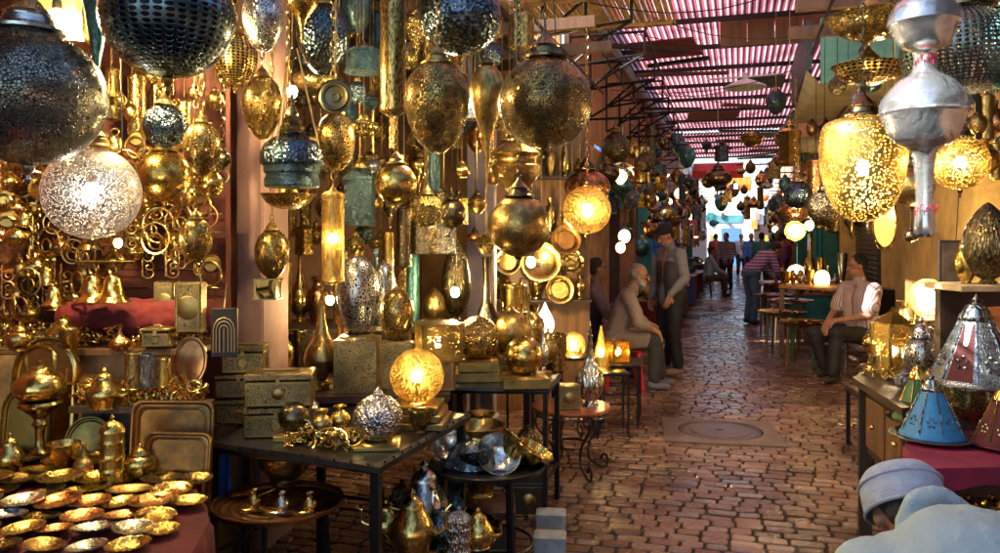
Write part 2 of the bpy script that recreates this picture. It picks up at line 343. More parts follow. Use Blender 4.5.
# paving: every setting stone is a small cushion of its own inside one pavement mesh
def brickmat():
    m, nt, nd, lk, b = newmat('paving stone')
    at = nd.new('ShaderNodeAttribute'); at.attribute_name = 'tone'
    tc = nd.new('ShaderNodeTexCoord'); nz = nd.new('ShaderNodeTexNoise'); nz.inputs['Scale'].default_value = 34; nz.inputs['Detail'].default_value = 6; nz.inputs['Roughness'].default_value = .7
    lk.new(tc.outputs['Object'], nz.inputs['Vector'])
    big = nd.new('ShaderNodeTexNoise'); big.inputs['Scale'].default_value = 1.1; big.inputs['Detail'].default_value = 5; lk.new(tc.outputs['Object'], big.inputs['Vector'])
    r = nd.new('ShaderNodeValToRGB'); e = r.color_ramp.elements
    e[0].color = (.13, .068, .04, 1); e[1].color = (.42, .27, .19, 1); e.new(.35).color = (.27, .13, .07, 1); e.new(.7).color = (.31, .19, .13, 1)
    lk.new(at.outputs['Fac'], r.inputs[0])
    mx = nd.new('ShaderNodeMix'); mx.data_type = 'RGBA'; mx.blend_type = 'MULTIPLY'; mx.inputs[0].default_value = .75
    lk.new(r.outputs[0], mx.inputs[6]); lk.new(ramp(nd, lk, nz.outputs[0], .3, .68, (.4, .36, .34, 1), (1, 1, 1, 1)), mx.inputs[7])
    m2 = nd.new('ShaderNodeMix'); m2.data_type = 'RGBA'; m2.blend_type = 'MULTIPLY'; m2.inputs[0].default_value = .8
    lk.new(mx.outputs[2], m2.inputs[6]); lk.new(ramp(nd, lk, big.outputs[0], .4, .6, (.38, .34, .34, 1), (1, 1, 1, 1)), m2.inputs[7])
    lk.new(m2.outputs[2], b.inputs['Base Color'])
    rr = nd.new('ShaderNodeMapRange'); rr.inputs[1].default_value = .35; rr.inputs[2].default_value = .65; rr.inputs[3].default_value = .12; rr.inputs[4].default_value = .34
    lk.new(big.outputs[0], rr.inputs[0]); lk.new(rr.outputs[0], b.inputs['Roughness'])
    b.inputs['Specular IOR Level'].default_value = .75
    bp = nd.new('ShaderNodeBump'); bp.inputs['Strength'].default_value = .5; bp.inputs['Distance'].default_value = .004; lk.new(nz.outputs[0], bp.inputs['Height']); lk.new(bp.outputs[0], b.inputs['Normal'])
    return m
def paving():
    vs_ = []; fs = []; tone = []; rnd = random.Random(3)
    y = 2.2; row = 0; MX, MY = (None, None)
    mc = P(720, 432, 6.3)
    while y < 38:
        pitch = .088 if y < 15 else .125
        x = -3.5 + rnd.random() * .2; wob = .02 * math.sin(row * .7)
        while x < 2.6:
            L = rnd.uniform(.115, .185) * (1 if y < 15 else 1.4); x1 = x + L - .012
            cx, cy = (x + x1) / 2, y + pitch / 2
            ux = (cx - mc.x) * .993 + (cy - mc.y) * .12; uy = (cy - mc.y) * .993 - (cx - mc.x) * .12
            if abs(ux) < .38 and abs(uy) < .34: x += L; continue
            g = .006; b = .011; z = rnd.uniform(-.003, .004); tx = rnd.uniform(-.004, .004); ty = rnd.uniform(-.003, .003)
            yo = lambda xx: .03 * math.sin(xx * 2.1 + y * .25) + .007 * math.sin(xx * 5 + y) + wob * .4
            yj = rnd.uniform(-.004, .004)
            def ringp(ins, zz, flat=1):
                X0, X1, Y0, Y1 = x + ins, x1 - ins, y + g + ins + yj, y + pitch - g - ins + yj; c = b * flat
                pts = [(X0 + c, Y0), (X1 - c, Y0), (X1, Y0 + c), (X1, Y1 - c), (X1 - c, Y1), (X0 + c, Y1), (X0, Y1 - c), (X0, Y0 + c)]
                return [(px_, py_ + yo(px_), zz + tx * (px_ - cx) / .1 + ty * (py_ - cy) / .06) for px_, py_ in pts]
            o = len(vs_)
            if y < 15:
                vs_ += ringp(0, -.016) + ringp(.001, z - .004) + ringp(.004, z) + [(cx, cy + yo(cx), z + .0006)]
                for k in range(8):
                    k2 = (k + 1) % 8
                    fs.append((o + k, o + k2, o + 8 + k2, o + 8 + k)); fs.append((o + 8 + k, o + 8 + k2, o + 16 + k2, o + 16 + k)); fs.append((o + 16 + k, o + 16 + k2, o + 24))
                nf = 24
            else:
                vs_ += ringp(0, -.016) + ringp(.006, z)
                for k in range(8): fs.append((o + k, o + (k + 1) % 8, o + 8 + (k + 1) % 8, o + 8 + k))
                fs.append(tuple(o + 8 + k for k in range(8))); nf = 9
            tone += [rnd.random()] * nf
            x += L
        y += pitch; row += 1
    me = bpy.data.meshes.new('pavement'); me.from_pydata(vs_, [], fs); a = me.attributes.new('tone', 'FLOAT', 'FACE'); a.data.foreach_set('value', tone)
    me.polygons.foreach_set('use_smooth', [True] * len(fs)); me.update(); me.set_sharp_from_angle(angle=R_(24)); me.materials.append(brickmat())
    o = bpy.data.objects.new('pavement', me); col.objects.link(o); o['kind'] = 'structure'
paving()
# manhole
mc = P(720, 432, 6.3)
t = thing('manhole_cover', 'round iron manhole cover set in a worn concrete surround in the paving', 'manhole cover', (mc.x, mc.y, .003), .12)
conc = plain('worn concrete', (.16, .115, .10), .4, 0, 9, .4, .5)
b = MB()
n = 32; out = [(.5, -.42), (.5, .42), (-.5, .42), (-.5, -.42)]
def sq(a):
    c, s_ = math.cos(a), math.sin(a); k = min(.45 / max(1e-6, abs(c)), .45 / max(1e-6, abs(s_))); return (c * k, s_ * k)
o_ = [sq(2 * PI * k / n) for k in range(n)]
b.add([(x * 1.004, y * .904, -.02) for x, y in o_] + [(x, y * .9, .012) for x, y in o_], [(k, (k + 1) % n, n + (k + 1) % n, n + k) for k in range(n)])
b.add([(x, y * .9, .012) for x, y in o_] + [(.335 * math.cos(2 * PI * k / n), .335 * math.sin(2 * PI * k / n), .02) for k in range(n)] + [(.33 * math.cos(2 * PI * k / n), .33 * math.sin(2 * PI * k / n), 0) for k in range(n)],
      [(k, (k + 1) % n, n + (k + 1) % n, n + k) for k in range(n)] + [(n + k, n + (k + 1) % n, 2 * n + (k + 1) % n, 2 * n + k) for k in range(n)])
b.build('surround', conc, t)
MB().lathe([(.32, 0), (.318, .016), (.30, .018), (.295, .013), (.24, .013), (.235, .018), (.03, .02), (.028, .012), (.001, .012)], 40).build('cover', plain('worn iron', (.16, .12, .12), .35, .6, 14, .5, .5), t)

plaster_p = plain('pink grey plaster', (.28, .165, .15), .75, 0, 4, .5, .6, sz=.5)
plaster_y = plain('ochre stained plaster', (.55, .36, .12), .7, 0, 3.2, .5, .7, dist=.03)
plaster_o = plain('orange plaster', (.52, .30, .11), .7, 0, 3, .5, .7, dist=.03)
plaster_w = plain('whitewashed plaster', (.66, .60, .60), .8, 0, 3, .3, .5)
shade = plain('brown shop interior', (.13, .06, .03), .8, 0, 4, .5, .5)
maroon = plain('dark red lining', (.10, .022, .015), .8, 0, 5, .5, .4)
def wall(name, label, mb, m, cat='wall'): o = mb.build(name, m); return tag(o, label, cat)
# left side: two deep open shops divided by pillars, then a plastered house
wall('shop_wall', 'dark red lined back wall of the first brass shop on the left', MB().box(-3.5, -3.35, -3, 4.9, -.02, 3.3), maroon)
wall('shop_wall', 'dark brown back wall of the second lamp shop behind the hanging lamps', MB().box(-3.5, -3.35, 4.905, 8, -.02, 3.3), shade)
c0 = P(-40, 238, 3.8); c1 = P(226, 238, 3.8)
pw = thing('partition_wall', 'dark red boarded partition behind the hanging brass fittings on the left', 'partition', (c1.x, c1.y, -.015), YAW)
MB().box(-(c1 - c0).length, 0, 0, .06, 0, 3.3).build('lining', maroon, pw)
def planks(x0, x1, y0, y1, z0, z1, along, w_, gap=.006, rnd=random.Random(5)):
    b = MB(); 
    if along == 'Y':
        y = y0
        while y < y1 - .01: ye = min(y1, y + w_); dx = rnd.uniform(0, .008); b.box(x0, x1 + dx, y, ye - gap, z0, z1); y = ye
    elif along == 'X':
        x = x0
        while x < x1 - .01: xe = min(x1, x + w_); dd = rnd.uniform(0, .008); b.box(x, xe - gap, y0 - dd, y1, z0, z1); x = xe
    elif along == 'Z':
        z = z0
        while z < z1 - .01: ze = min(z1, z + w_); b.box(x0, x1 + rnd.uniform(0, .006), y0, y1, z, ze - gap); z = ze
    return b
def pillar(px, D, wd, label, m, z1=3.3, dd=.3, trim=None):
    p = on(px, D, 0); t = thing('pillar', label, 'pillar', (p.x, p.y, -.015), YAW * .4)
    MB().box(-wd / 2, wd / 2, 0, dd, 0, z1, bv=.012).build('shaft', m, t); MB().box(-wd / 2 - .02, wd / 2 + .02, -.02, dd + .02, 0, .22, bv=.01).build('plinth', m, t)
    return t
pillar(249, 3.95, .15, 'narrow pink plastered pillar between the two lamp shops', plaster_p)
pillar(480, 6.0, .22, 'grey painted timber post in the middle of the lamp shop', plain('grey lilac paint', (.33, .28, .32), .6, 0, 4, .4, .4), dd=.12)
pillar(218, 4.1, .07, 'thin reddish brown wooden jamb beside the pink pillar', M('orangewood'), dd=.08)
house = thing('plastered_house', 'orange plastered house corner with plank cladding above the shop fronts on the left', 'house', (-1.75, 8, 0))
def hpart(name, b, m, label=None): o = b.build(name, m, house); o.location = (1.75, -8, 0); return tag(o, label)
hpart('wall', MB().box(-3.5, -1.75, 8, 11, -.02, 2.72), plaster_o)
hpart('cladding', planks(-1.72, -1.66, 7.9, 17.5, 2.74, 4.15, 'Y', .17), M('orangewood'))
hpart('gable_board', planks(-3.5, -1.75, 7.86, 7.93, 2.74, 4.6, 'X', .2), M('orangewood'))
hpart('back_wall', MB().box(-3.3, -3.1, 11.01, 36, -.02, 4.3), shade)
hpart('upper_wall', MB().box(-3.0, -1.72, 17.52, 36, 2.5, 4.3), plaster_w)
for k, y in enumerate((13.4, 16.0, 19, 22.5, 26.5, 31)):
    hpart('door_post', MB().box(-1.95, -1.7, y, y + .22, -.02, 2.72 if y < 17.5 else 2.49), [plain('brown door post', (.25, .1, .06), .6), plain('teal painted timber', (.03, .22, .2), .5), plaster_w, plain('teal painted timber', (.03, .22, .2), .5), plaster_w, plain('teal painted timber', (.03, .22, .2), .5)][k])
MBt = MB().tube([(-1.55, 7.5, 4.02), (-1.52, 36, 4.02)], .055, 8)
tag(MBt.build('gutter_pipe', plain('pale blue painted pipe', (.35, .5, .62), .35)), 'pale blue pipe running along the left edge of the corrugated roof', 'pipe')
# right side
rh = thing('ochre_house', 'ochre stained plaster house on the right behind the seated shopkeeper', 'house', (1.75, 6.8, 0))
def rpart(name, b, m, label=None): o = b.build(name, m, rh); o.location = (-1.75, -6.8, 0); return tag(o, label)
rpart('wall', MB().box(1.75, 3.6, 6.8, 11, -.02, 4.3), plaster_y)
rpart('upper_wall', MB().box(1.6, 3.2, 13.1, 36, 2.6, 4.3), plain('salmon plaster', (.5, .27, .18), .75))
rpart('back_wall', MB().box(2.9, 3.1, 11, 36, -.02, 2.59), shade)
b = MB()
for k in range(42): b.box(1.7, 1.76, 11.02, 12.9, .05 + k * .065, .10 + k * .065)
rpart('shutter', b, plain('charcoal shutter', (.03, .03, .035), .4, .4))
for k, y in enumerate((12.95, 15.5, 18.5, 22, 26, 31)):
    rpart('door_post', MB().box(1.5, 1.74, y, y + .2, -.02, 2.59), [plain('ochre post', (.5, .3, .1), .6), plain('teal painted timber', (.03, .22, .2), .5)][k % 2])
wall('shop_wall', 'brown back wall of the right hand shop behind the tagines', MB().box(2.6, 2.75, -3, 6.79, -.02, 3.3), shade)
# green boxed shop canopy
t = thing('shop_canopy', 'boxy teal and cream painted shop canopy jutting out high on the right', 'canopy', (.62, 7.9, 3.02))
MB().box(.12, 1.1, 0, .05, .0, .62).build('front_panel', plain('teal green paint', (.10, .30, .25), .5, 0, 3, .4, .4), t)
MB().box(0, .05, .052, 2.3, .15, .62).build('side_panel', plain('shaded green paint', (.02, .05, .05), .5, 0, 3, .4, .4), t)  # same green as the front, with the side's shade put into the colour
MB().add([(.12, .0, -.003), (1.1, 0, -.003), (1.1, 2.3, -.05), (.0, 2.3, -.05), (0, .055, .148), (1.1, 2.3, -.02), (1.1, 0, .0)], [(3, 2, 1, 0), (0, 4, 3)]).build('soffit', plain('cream paint', (.6, .54, .34), .6, 0, 3, .4, .3), t)
t = thing('shop_canopy', 'salmon and cream painted canopy board behind the teal one', 'canopy', (.72, 10.6, 2.85))
MB().box(0, 1.0, 0, .05, 0, .34).build('front_panel', plain('salmon paint', (.6, .3, .2), .6, 0, 3, .3, .3), t); MB().box(0, 1.0, .052, 2.2, -.004, .02).build('soffit', MATS['cream paint'], t)
# corrugated roof over the alley
def roofmat():
    m, nt, nd, lk, b = newmat('striped corrugated sheet')
    at = nd.new('ShaderNodeAttribute'); at.attribute_name = 'tone'; tc = nd.new('ShaderNodeTexCoord')
    nz = nd.new('ShaderNodeTexNoise'); nz.inputs['Scale'].default_value = 1.6; nz.inputs['Detail'].default_value = 6; lk.new(tc.outputs['Object'], nz.inputs['Vector'])
    c = ramp(nd, lk, at.outputs['Fac'], .45, .6, (.30, .075, .095, 1), (.72, .47, .50, 1))  # pale stripes put highlights and light through the sheet into the colour
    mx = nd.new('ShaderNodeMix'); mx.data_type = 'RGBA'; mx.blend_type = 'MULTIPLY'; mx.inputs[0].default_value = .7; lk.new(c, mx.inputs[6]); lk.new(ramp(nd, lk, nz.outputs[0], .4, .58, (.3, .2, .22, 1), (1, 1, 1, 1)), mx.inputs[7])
    lk.new(mx.outputs[2], b.inputs['Base Color']); b.inputs['Roughness'].default_value = .6
    t = nd.new('ShaderNodeBsdfTranslucent'); lk.new(mx.outputs[2], t.inputs[0]); ms = nd.new('ShaderNodeMixShader'); ms.inputs[0].default_value = .72
    lk.new(b.outputs[0], ms.inputs[1]); lk.new(t.outputs[0], ms.inputs[2]); lk.new(ms.outputs[0], nd['Material Output'].inputs[0])
    return m
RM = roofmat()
def roof(name, x0, x1, y0, y1, z, dz=0, per=.08):
    vs_ = []; fs = []; tone = []; n = int((x1 - x0) / per) * 6
    for i in range(n + 1):
        x = x0 + (x1 - x0) * i / n; h = .014 * math.cos(2 * PI * i / 6)
        vs_ += [(x, y0, z + h), (x, y1, z + h + dz)]
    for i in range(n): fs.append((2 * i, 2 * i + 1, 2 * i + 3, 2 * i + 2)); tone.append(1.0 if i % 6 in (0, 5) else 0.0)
    me = bpy.data.meshes.new(name); me.from_pydata(vs_, [], fs); a = me.attributes.new('tone', 'FLOAT', 'FACE'); a.data.foreach_set('value', tone); me.update(); me.materials.append(RM)
    o = bpy.data.objects.new(name, me); col.objects.link(o); o['kind'] = 'structure'; return o
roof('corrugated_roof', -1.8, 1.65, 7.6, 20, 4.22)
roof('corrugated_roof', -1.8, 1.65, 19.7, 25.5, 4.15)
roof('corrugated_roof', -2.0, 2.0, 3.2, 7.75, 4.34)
for x0, x1 in ((-2.1, -1.7), (1.45, 1.9)): struct('sun_gap_board', MB().box(x0, x1, .5, 36, 4.42, 4.45), M('darkwood'))  # boards added above the roof edges to block gaps of sun
struct('shop_ceiling', planks(-3.5, -1.75, -3, 7.85, 3.32, 3.36, 'Y', .3), M('darkwood'))
struct('shop_ceiling', planks(1.15, 2.75, -3, 6.79, 3.32, 3.36, 'Y', .3), M('darkwood'))
for k in range(14):
    y = 8.1 + k * 1.35
    tag(MB().box(-1.78, 1.62, y, y + .035, 4.1, 4.16).build('roof_rafter', M('iron')), 'dark iron rafter crossing under the pink striped corrugated roof', 'rafter', 'rafters under the corrugated roof')
for k in range(9):
    y = .3 + k * .72
    tag(MB().box(-3.3, -.95, y, y + .06, 3.03, 3.11).build('lamp_beam', M('wood')), 'brown timber beam above the left lamp shops that the lamp chains hang from', 'beam', 'beams the left lamps hang from')
    tag(MB().box(.35, 2.5, y, y + .06, 3.03, 3.11).build('lamp_beam', M('wood')), 'brown timber beam above the right hand shop that the lamp chains hang from', 'beam', 'beams the right lamps hang from')
for x in (-2.9, -2.5, -2.1, -1.7, -1.3, .55, .9, 1.3):
    tag(MB().tube([(x, -.2, 3.02), (x, 6.6 if x > 0 else 7.8, 3.02)], .012, 6).build('hanging_rail', M('iron')), 'thin iron rail above the shop fronts carrying hanging lamps', 'rail', 'rails the lamps hang from')
b = MB()
rnd = random.Random(2)
for k in range(70): x = -2.3 + k * .025; b.tube([(x, 5.2, 3.62), (x + rnd.uniform(-.01, .01), 7.55, 3.6 + rnd.uniform(-.01, .01))], .011, 5)
for y in (5.4, 6.5, 7.4): b.tube([(-2.3, y, 3.58), (-.58, y, 3.58)], .02, 6)
tag(b.build('reed_mat', plain('dry reed', (.42, .27, .1), .55, 0, 9, .5, .3)), 'yellow brown reed mat laid over poles at the near edge of the roof', 'mat')
# iron awning frames along the left eaves
for k in range(9):
    y = 6.6 + k * 1.15; zt = 3.62 - .02 * k
    b = MB(); X0, X1 = -1.64, -.86 - .02 * k
    for a, c in (((X0, y, zt), (X1, y, zt)), ((X0, y, zt - .3), (X1, y, zt - .22)), ((X1, y, zt - .24), (X1, y, zt + .02)), (((X0 + X1) / 2, y, zt - .27), ((X0 + X1) / 2, y, zt)), ((X0, y, zt - .3), ((X0 + X1) / 2, y, zt)), ((X0 + .01, y, zt - .62), (X1, y, zt - .22)), ((X0 + .01, y, zt - .62), (X0 + .01, y, zt + .1))):
        b.tube([a, c], .014, 5)
    b.tube([(X1, y, zt), (X1 + .0, y + 1.13, zt)], .012, 5); b.tube([((X0 + X1) / 2, y, zt - .27), ((X0 + X1) / 2, y + 1.13, zt - .27)], .011, 5)
    tag(b.build('iron_awning', M('iron')), ['first', 'second', 'third', 'fourth', 'fifth', 'sixth', 'seventh', 'eighth', 'ninth'][k] + ' black iron awning frame from the camera along the left eaves', 'awning frame', 'iron awning frames along the left eaves')
# board box, pendant, far end
t = thing('hanging_board', 'brown plank board box slung under the roof at the top of the alley', 'board', P(775, 28, 9.2), .0)
planks(-.62, .62, -.02, .02, -.2, .2, 'X', .31).build('panel', M('wood'), t); MB().box(-.64, .64, -.03, .3, .2, .23).build('top_board', M('darkwood'), t)
for x in (-.6, .6): MB().tube([(x, 0, .23), (x, 0, .62)], .008, 5).build('hanger', M('iron'), t)
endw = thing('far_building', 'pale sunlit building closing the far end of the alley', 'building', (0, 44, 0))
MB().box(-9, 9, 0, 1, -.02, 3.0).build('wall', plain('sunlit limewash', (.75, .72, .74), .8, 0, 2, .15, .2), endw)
for x0, x1, z0, z1, nm, cc in ((-.9, .1, 0, 2.1, 'door', (.1, .25, .5)), (-3.2, -1.7, .3, 2.2, 'dark_opening_panel', (.05, .04, .05)), (.8, 2.4, .2, 2.3, 'dark_opening_panel', (.08, .04, .03)), (2.9, 4.0, 0, 2.2, 'door', (.02, .2, .2)), (-1.2, .2, 2.4, 2.8, 'sign_board', (.1, .35, .4)), (-5, -3.6, 0, 2.2, 'door', (.3, .12, .05))):
    MB().box(x0, x1, -.04, .0, z0, z1).build(nm, plain('far paint %.2f %.2f' % (cc[0], cc[2]), cc, .6), endw)  # openings are flat dark panels, the shade inside put into their colour
rnd = random.Random(6)
for k in range(26):
    x = rnd.uniform(-4.5, 3.5); z = rnd.uniform(.3, 2.8); w_ = rnd.uniform(.1, .35); h_ = rnd.uniform(.15, .5)
    MB().box(x, x + w_, -.09 - .002 * k, -.05, z, z + h_).build('hanging_ware', plain('ware %d' % (k % 7), [(.5, .08, .05), (.05, .2, .5), (.03, .25, .25), (.6, .35, .05), (.08, .06, .06), (.35, .1, .3), (.5, .3, .2)][k % 7], .6), endw)
for nm, lb, px, py, D, wx, m in (('awning', 'red shop awning at the far end of the alley', 718, 166, 24, 1.5, plain('red canvas', (.7, .05, .04), .7, trans=.3)), ('awning', 'small orange shop awning below the red one', 733, 180, 27, 1.2, plain('orange canvas', (.85, .3, .03), .7, trans=.3))):
    p = P(px, py, D); t = thing(nm, lb, 'awning', p, .0)
    MB().add([(-wx / 2, -.5, -.2), (wx / 2, -.5, -.2), (wx / 2, .6, .15), (-wx / 2, .6, .15), (-wx / 2, -.5, -.42), (wx / 2, -.5, -.42)], [(0, 1, 2, 3), (4, 5, 1, 0)]).build('canvas', m, t)
    for x in (-wx / 2, wx / 2): MB().tube([(x, .6, .15), (x, -.5, -.2)], .015, 5).build('arm', M('iron'), t)

# clutter slung under the roof
rnd = random.Random(15)
for i in range(16):
    y = 8.6 + i * 1.05; x = rnd.uniform(-1.3, .9); L = rnd.uniform(.5, 1.5); z = rnd.uniform(3.7, 4.02); a = rnd.uniform(-.5, .5)
    o = MB().box(-L / 2, L / 2, -.05, .05, -.02, .02).build('roof_plank', M(['wood', 'darkwood', 'iron'][i % 3])); o.location = (x, y, z); o.rotation_euler = (0, rnd.uniform(-.05, .05), a)
    tag(o, 'loose dark plank slung under the striped roof, %s from the camera' % ['first', 'second', 'third', 'fourth', 'fifth', 'sixth', 'seventh', 'eighth', 'ninth', 'tenth', 'eleventh', 'twelfth', 'thirteenth', 'fourteenth', 'fifteenth', 'sixteenth'][i], 'plank', 'planks slung under the roof')
    for sx in (-1, 1): MB().tube([(sx * L * .4, 0, .02), (sx * L * .4, 0, 4.14 - z)], .004, 4).build('hanger', M('iron'), o)
for i, (x, y, w_, m_) in enumerate(((-.9, 10.5, .8, (.35, .1, .12)), (.35, 13.2, .7, (.12, .16, .2)), (-.5, 16.5, 1.0, (.3, .12, .1)), (.5, 20, .8, (.1, .25, .3)))):
    o = MB().box(-w_ / 2, w_ / 2, -.5, .5, 0, .01).build('roof_patch_sheet', plain('patch sheet %d' % i, m_, .7)); o.location = (x, y, 4.06); o.rotation_euler = (0, 0, .1 * (i - 1)); tag(o, ['rusty red', 'grey blue', 'brown red', 'teal'][i] + ' patch sheet laid under the striped roof', 'sheet')
# ================================================================== people
def capm(mb, a, b, ra, rb, seg=12, fl=1.0, axis=None):
    """closed tapered capsule from a to b"""
    a = Vector(a); b = Vector(b); d = b - a; L = d.length
    if L < 1e-5: mb.ball(a, ra, seg); return
    q = d.to_track_quat('Z', 'Y').to_matrix().to_4x4()
    pr = [(max(1e-4, ra * math.sin(t)), -ra * math.cos(t)) for t in (.02, .4, .8, 1.2, PI / 2)] + [(max(1e-4, rb * math.cos(t)), L + rb * math.sin(t)) for t in (0, .4, .8, 1.2, PI / 2 - .02)]
    mb.lathe(pr, seg, Matrix.Translation(a) @ q, cap=True)
def ell(mb, c, rx, ry, rz, rot=None, seg=16):
    m = Matrix.Translation(Vector(c)) @ (rot or Matrix()) @ Matrix.Diagonal((rx, ry, rz, 1)); mb.lathe([(max(1e-4, math.sin(PI * i / 10)), -math.cos(PI * i / 10)) for i in range(11)], seg, m, cap=True)
def jitter(me, fn):
    nr = [v.normal.copy() for v in me.vertices]; out = []
    for v, n_ in zip(me.vertices, nr): q = v.co + n_ * fn(v.co); out += [q.x, q.y, q.z]
    me.vertices.foreach_set('co', out); me.update()
def remesh(mb, vox, smooth=6, noise_amp=0, fold=0):
    me = bpy.data.meshes.new('tmp'); me.from_pydata(mb.v, [], mb.f); me.update()
    o = bpy.data.objects.new('tmp', me); ws = bpy.data.scenes.new('work'); ws.collection.objects.link(o)
    r = o.modifiers.new('r', 'REMESH'); r.mode = 'VOXEL'; r.voxel_size = vox; r.use_smooth_shade = True
    if smooth: s_ = o.modifiers.new('s', 'SMOOTH'); s_.factor = .5; s_.iterations = smooth
    vl = ws.view_layers[0]; vl.update(); dg = vl.depsgraph; out = bpy.data.meshes.new_from_object(o.evaluated_get(dg)); bpy.data.objects.remove(o); bpy.data.scenes.remove(ws)
    if fold:
        jitter(out, lambda p: (noise.noise(Vector((p.x * 7, p.y * 7, p.z * 15))) + .5 * noise.noise(p * 26)) * fold)
    return out
skin = lambda n, c: plain('skin ' + n, c, .5, 0, 18, .18, .15, spec=.4)
def hand(mb, wrist, direc, palm_n, s=1.0, curl=.5, thumb=1):
    """palm, four unequal curled fingers and a thumb leaving the side of the palm"""
    d = Vector(direc).normalized(); n_ = Vector(palm_n).normalized(); sd_ = d.cross(n_).normalized() * thumb; w0 = Vector(wrist)
    for k, (off, L) in enumerate(((.028, .07), (.010, .08), (-.009, .075), (-.027, .058))):
        base = w0 + d * .085 * s + sd_ * off * s
        capm(mb, w0 + sd_ * off * .7 * s, base, .013 * s, .0115 * s, 8)
        d1 = (d + n_ * curl * .6).normalized(); k1 = base + d1 * L * .5 * s
        d2 = (d + n_ * curl * 1.9).normalized(); capm(mb, base, k1, .0095 * s, .0088 * s, 8); capm(mb, k1, k1 + d2 * L * .5 * s, .0086 * s, .007 * s, 8)
    tb = w0 + d * .03 * s + sd_ * .03 * s; t1 = tb + (d * .6 + sd_ * .8).normalized() * .035 * s
    capm(mb, tb, t1, .013 * s, .0105 * s, 8); capm(mb, t1, t1 + (d + n_ * .3 + sd_ * .1).normalized() * .032 * s, .010 * s, .008 * s, 8)
def person(label, loc, face, J, skinc, hairc, top, bottom, shoe=None, sleeve='long', hair='short', cap=None, beard=None, vox=.011, robe=False, fold=.007, lowdetail=False, headyaw=0, headpitch=0, skincol='a', vest=None, tight=1.0, skull=False, hunch=None):
    """J: joints in local axes: x right, y forward, z up, origin on the ground"""
    t = thing('person', label, 'person', loc, face)
    V = Vector; j = {k: V(v) for k, v in J.items() if k != "curl"}
    hp = j['head']; Rh = Euler((R_(headpitch), 0, R_(headyaw))).to_matrix().to_4x4()
    T = Matrix.Translation(hp) @ Rh
    def H(x, y, z): return T @ V((x, y, z))
    b = MB()
    ell(b, H(0, -.01, .03), .074, .094, .1, Rh); ell(b, H(0, .028, -.055), .052, .058, .058, Rh)
    capm(b, H(0, .086, .02), H(0, .108, -.022), .010, .016); ell(b, H(0, .075, -.062), .026, .016, .010, Rh)
    for s in (-1, 1): ell(b, H(s * .077, -.01, -.005), .010, .018, .03, Rh); ell(b, H(s * .032, .07, .038), .022, .014, .008, Rh)
    capm(b, j['neck'], H(0, -.015, -.05), .058, .055)
    capm(b, j['chest'], j['neck'], .10, .06); capm(b, j['hip'], j['chest'], .11, .11)
    for s, a in ((-1, 'l'), (1, 'r')):
        sh, el, wr = j[a + 'sh'], j[a + 'el'], j[a + 'wr']
        capm(b, j['chest'] + (sh - j['chest']) * .5, sh, .06, .05); capm(b, sh, el, .047, .04); capm(b, el, wr, .04, .027)
        hd = J.get(a + 'hd') or tuple((wr - el).normalized()); hand(b, wr, hd, J.get(a + 'pn', (0, 0, -1)), 1.08, J.get('curl', .5), -s if a == 'r' else -s)
        capm(b, j[a + 'hp'], j[a + 'kn'], .07, .055); capm(b, j[a + 'kn'], j[a + 'an'], .05, .035)
        capm(b, j[a + 'an'] + V((0, -.03, -.02)), j[a + 'an'] + V((0, .13, -.055)), .035, .026)
    me = remesh(b, .0085 if not lowdetail else .016, 2); sm = skin(skincol, skinc); me.materials.append(sm); part('body', me, t)
    # eyes
    if not lowdetail:
        for s in (-1, 1): MB().ball(H(s * .031, .081, .022), .009, 8).build('eye', plain('dark eye', (.02, .012, .01), .2), t)
    # hair / cap / beard
    if hair:
        b = MB(); ell(b, H(0, -.028, .055), .083, .095, .09, Rh); ell(b, H(0, -.06, .0), .074, .055, .06, Rh)
        if hair == 'ring': b = MB(); [ell(b, H(s * .066, -.035, .02), .02, .06, .045, Rh) for s in (-1, 1)]; ell(b, H(0, -.085, .015), .06, .03, .05, Rh); ell(b, H(0, -.03, .10), .066, .07, .034, Rh)
        me = remesh(b, .010, 1); me.materials.append(plain('hair %.2f' % hairc[0], hairc, .75, 0, 60, .5, .8)); 
        jitter(me, lambda p: noise.noise(p * 55) * .006)
        part('hair', me, t)
    if beard:
        b = MB(); ell(b, H(0, .05, -.08), .052, .04, .036, Rh); [ell(b, H(s * .055, .015, -.055), .016, .035, .035, Rh) for s in (-1, 1)]; ell(b, H(0, .093, -.045), .03, .012, .008, Rh)
        me = remesh(b, .009, 1); me.materials.append(plain('beard %.2f' % beard[0], beard, .8, 0, 60, .4, .8)); part('beard', me, t)
    if cap and skull:
        Tm = T @ Matrix.Translation((0, -.018, .052)) @ Matrix.Diagonal((1, 1.12, 1.15, 1)); cmx = plain('knitted cap', cap, .9, 0, 45, .2, .6)
        part('cap', MB().lathe([(.099, -.04), (.103, -.03), (.102, 0), (.100, .022), (.101, .026), (.095, .04), (.08, .056), (.055, .066), (.02, .07), (.001, .071)], 40, Tm).mesh('cap', cmx), t)
        b = MB()
        for zz in (-.036, .024): b.tube([Tm @ V((.1025 * math.cos(a * PI / 20), .1025 * math.sin(a * PI / 20), zz)) for a in range(40)], .0035, 6, True)
        b.build('cap_seam', cmx, t)
    elif cap:
        b = MB(); ell(b, H(0, -.018, .07), .091, .107, .078, Rh); ell(b, H(0, .10, .062), .06, .06, .010, Rh) if not skull else ell(b, H(0, -.02, .03), .097, .113, .034, Rh)
        me = remesh(b, .010, 3); me.materials.append(plain('cap %.2f %.2f' % (cap[0], cap[2]), cap, .8, 0, 10, .2, .4)); part('cap', me, t)
    # top
    b = MB(); w = tight
    ch, hi, nk = j['chest'], j['hip'], j['neck']
    ax = (j['rsh'] - j['lsh']).normalized()
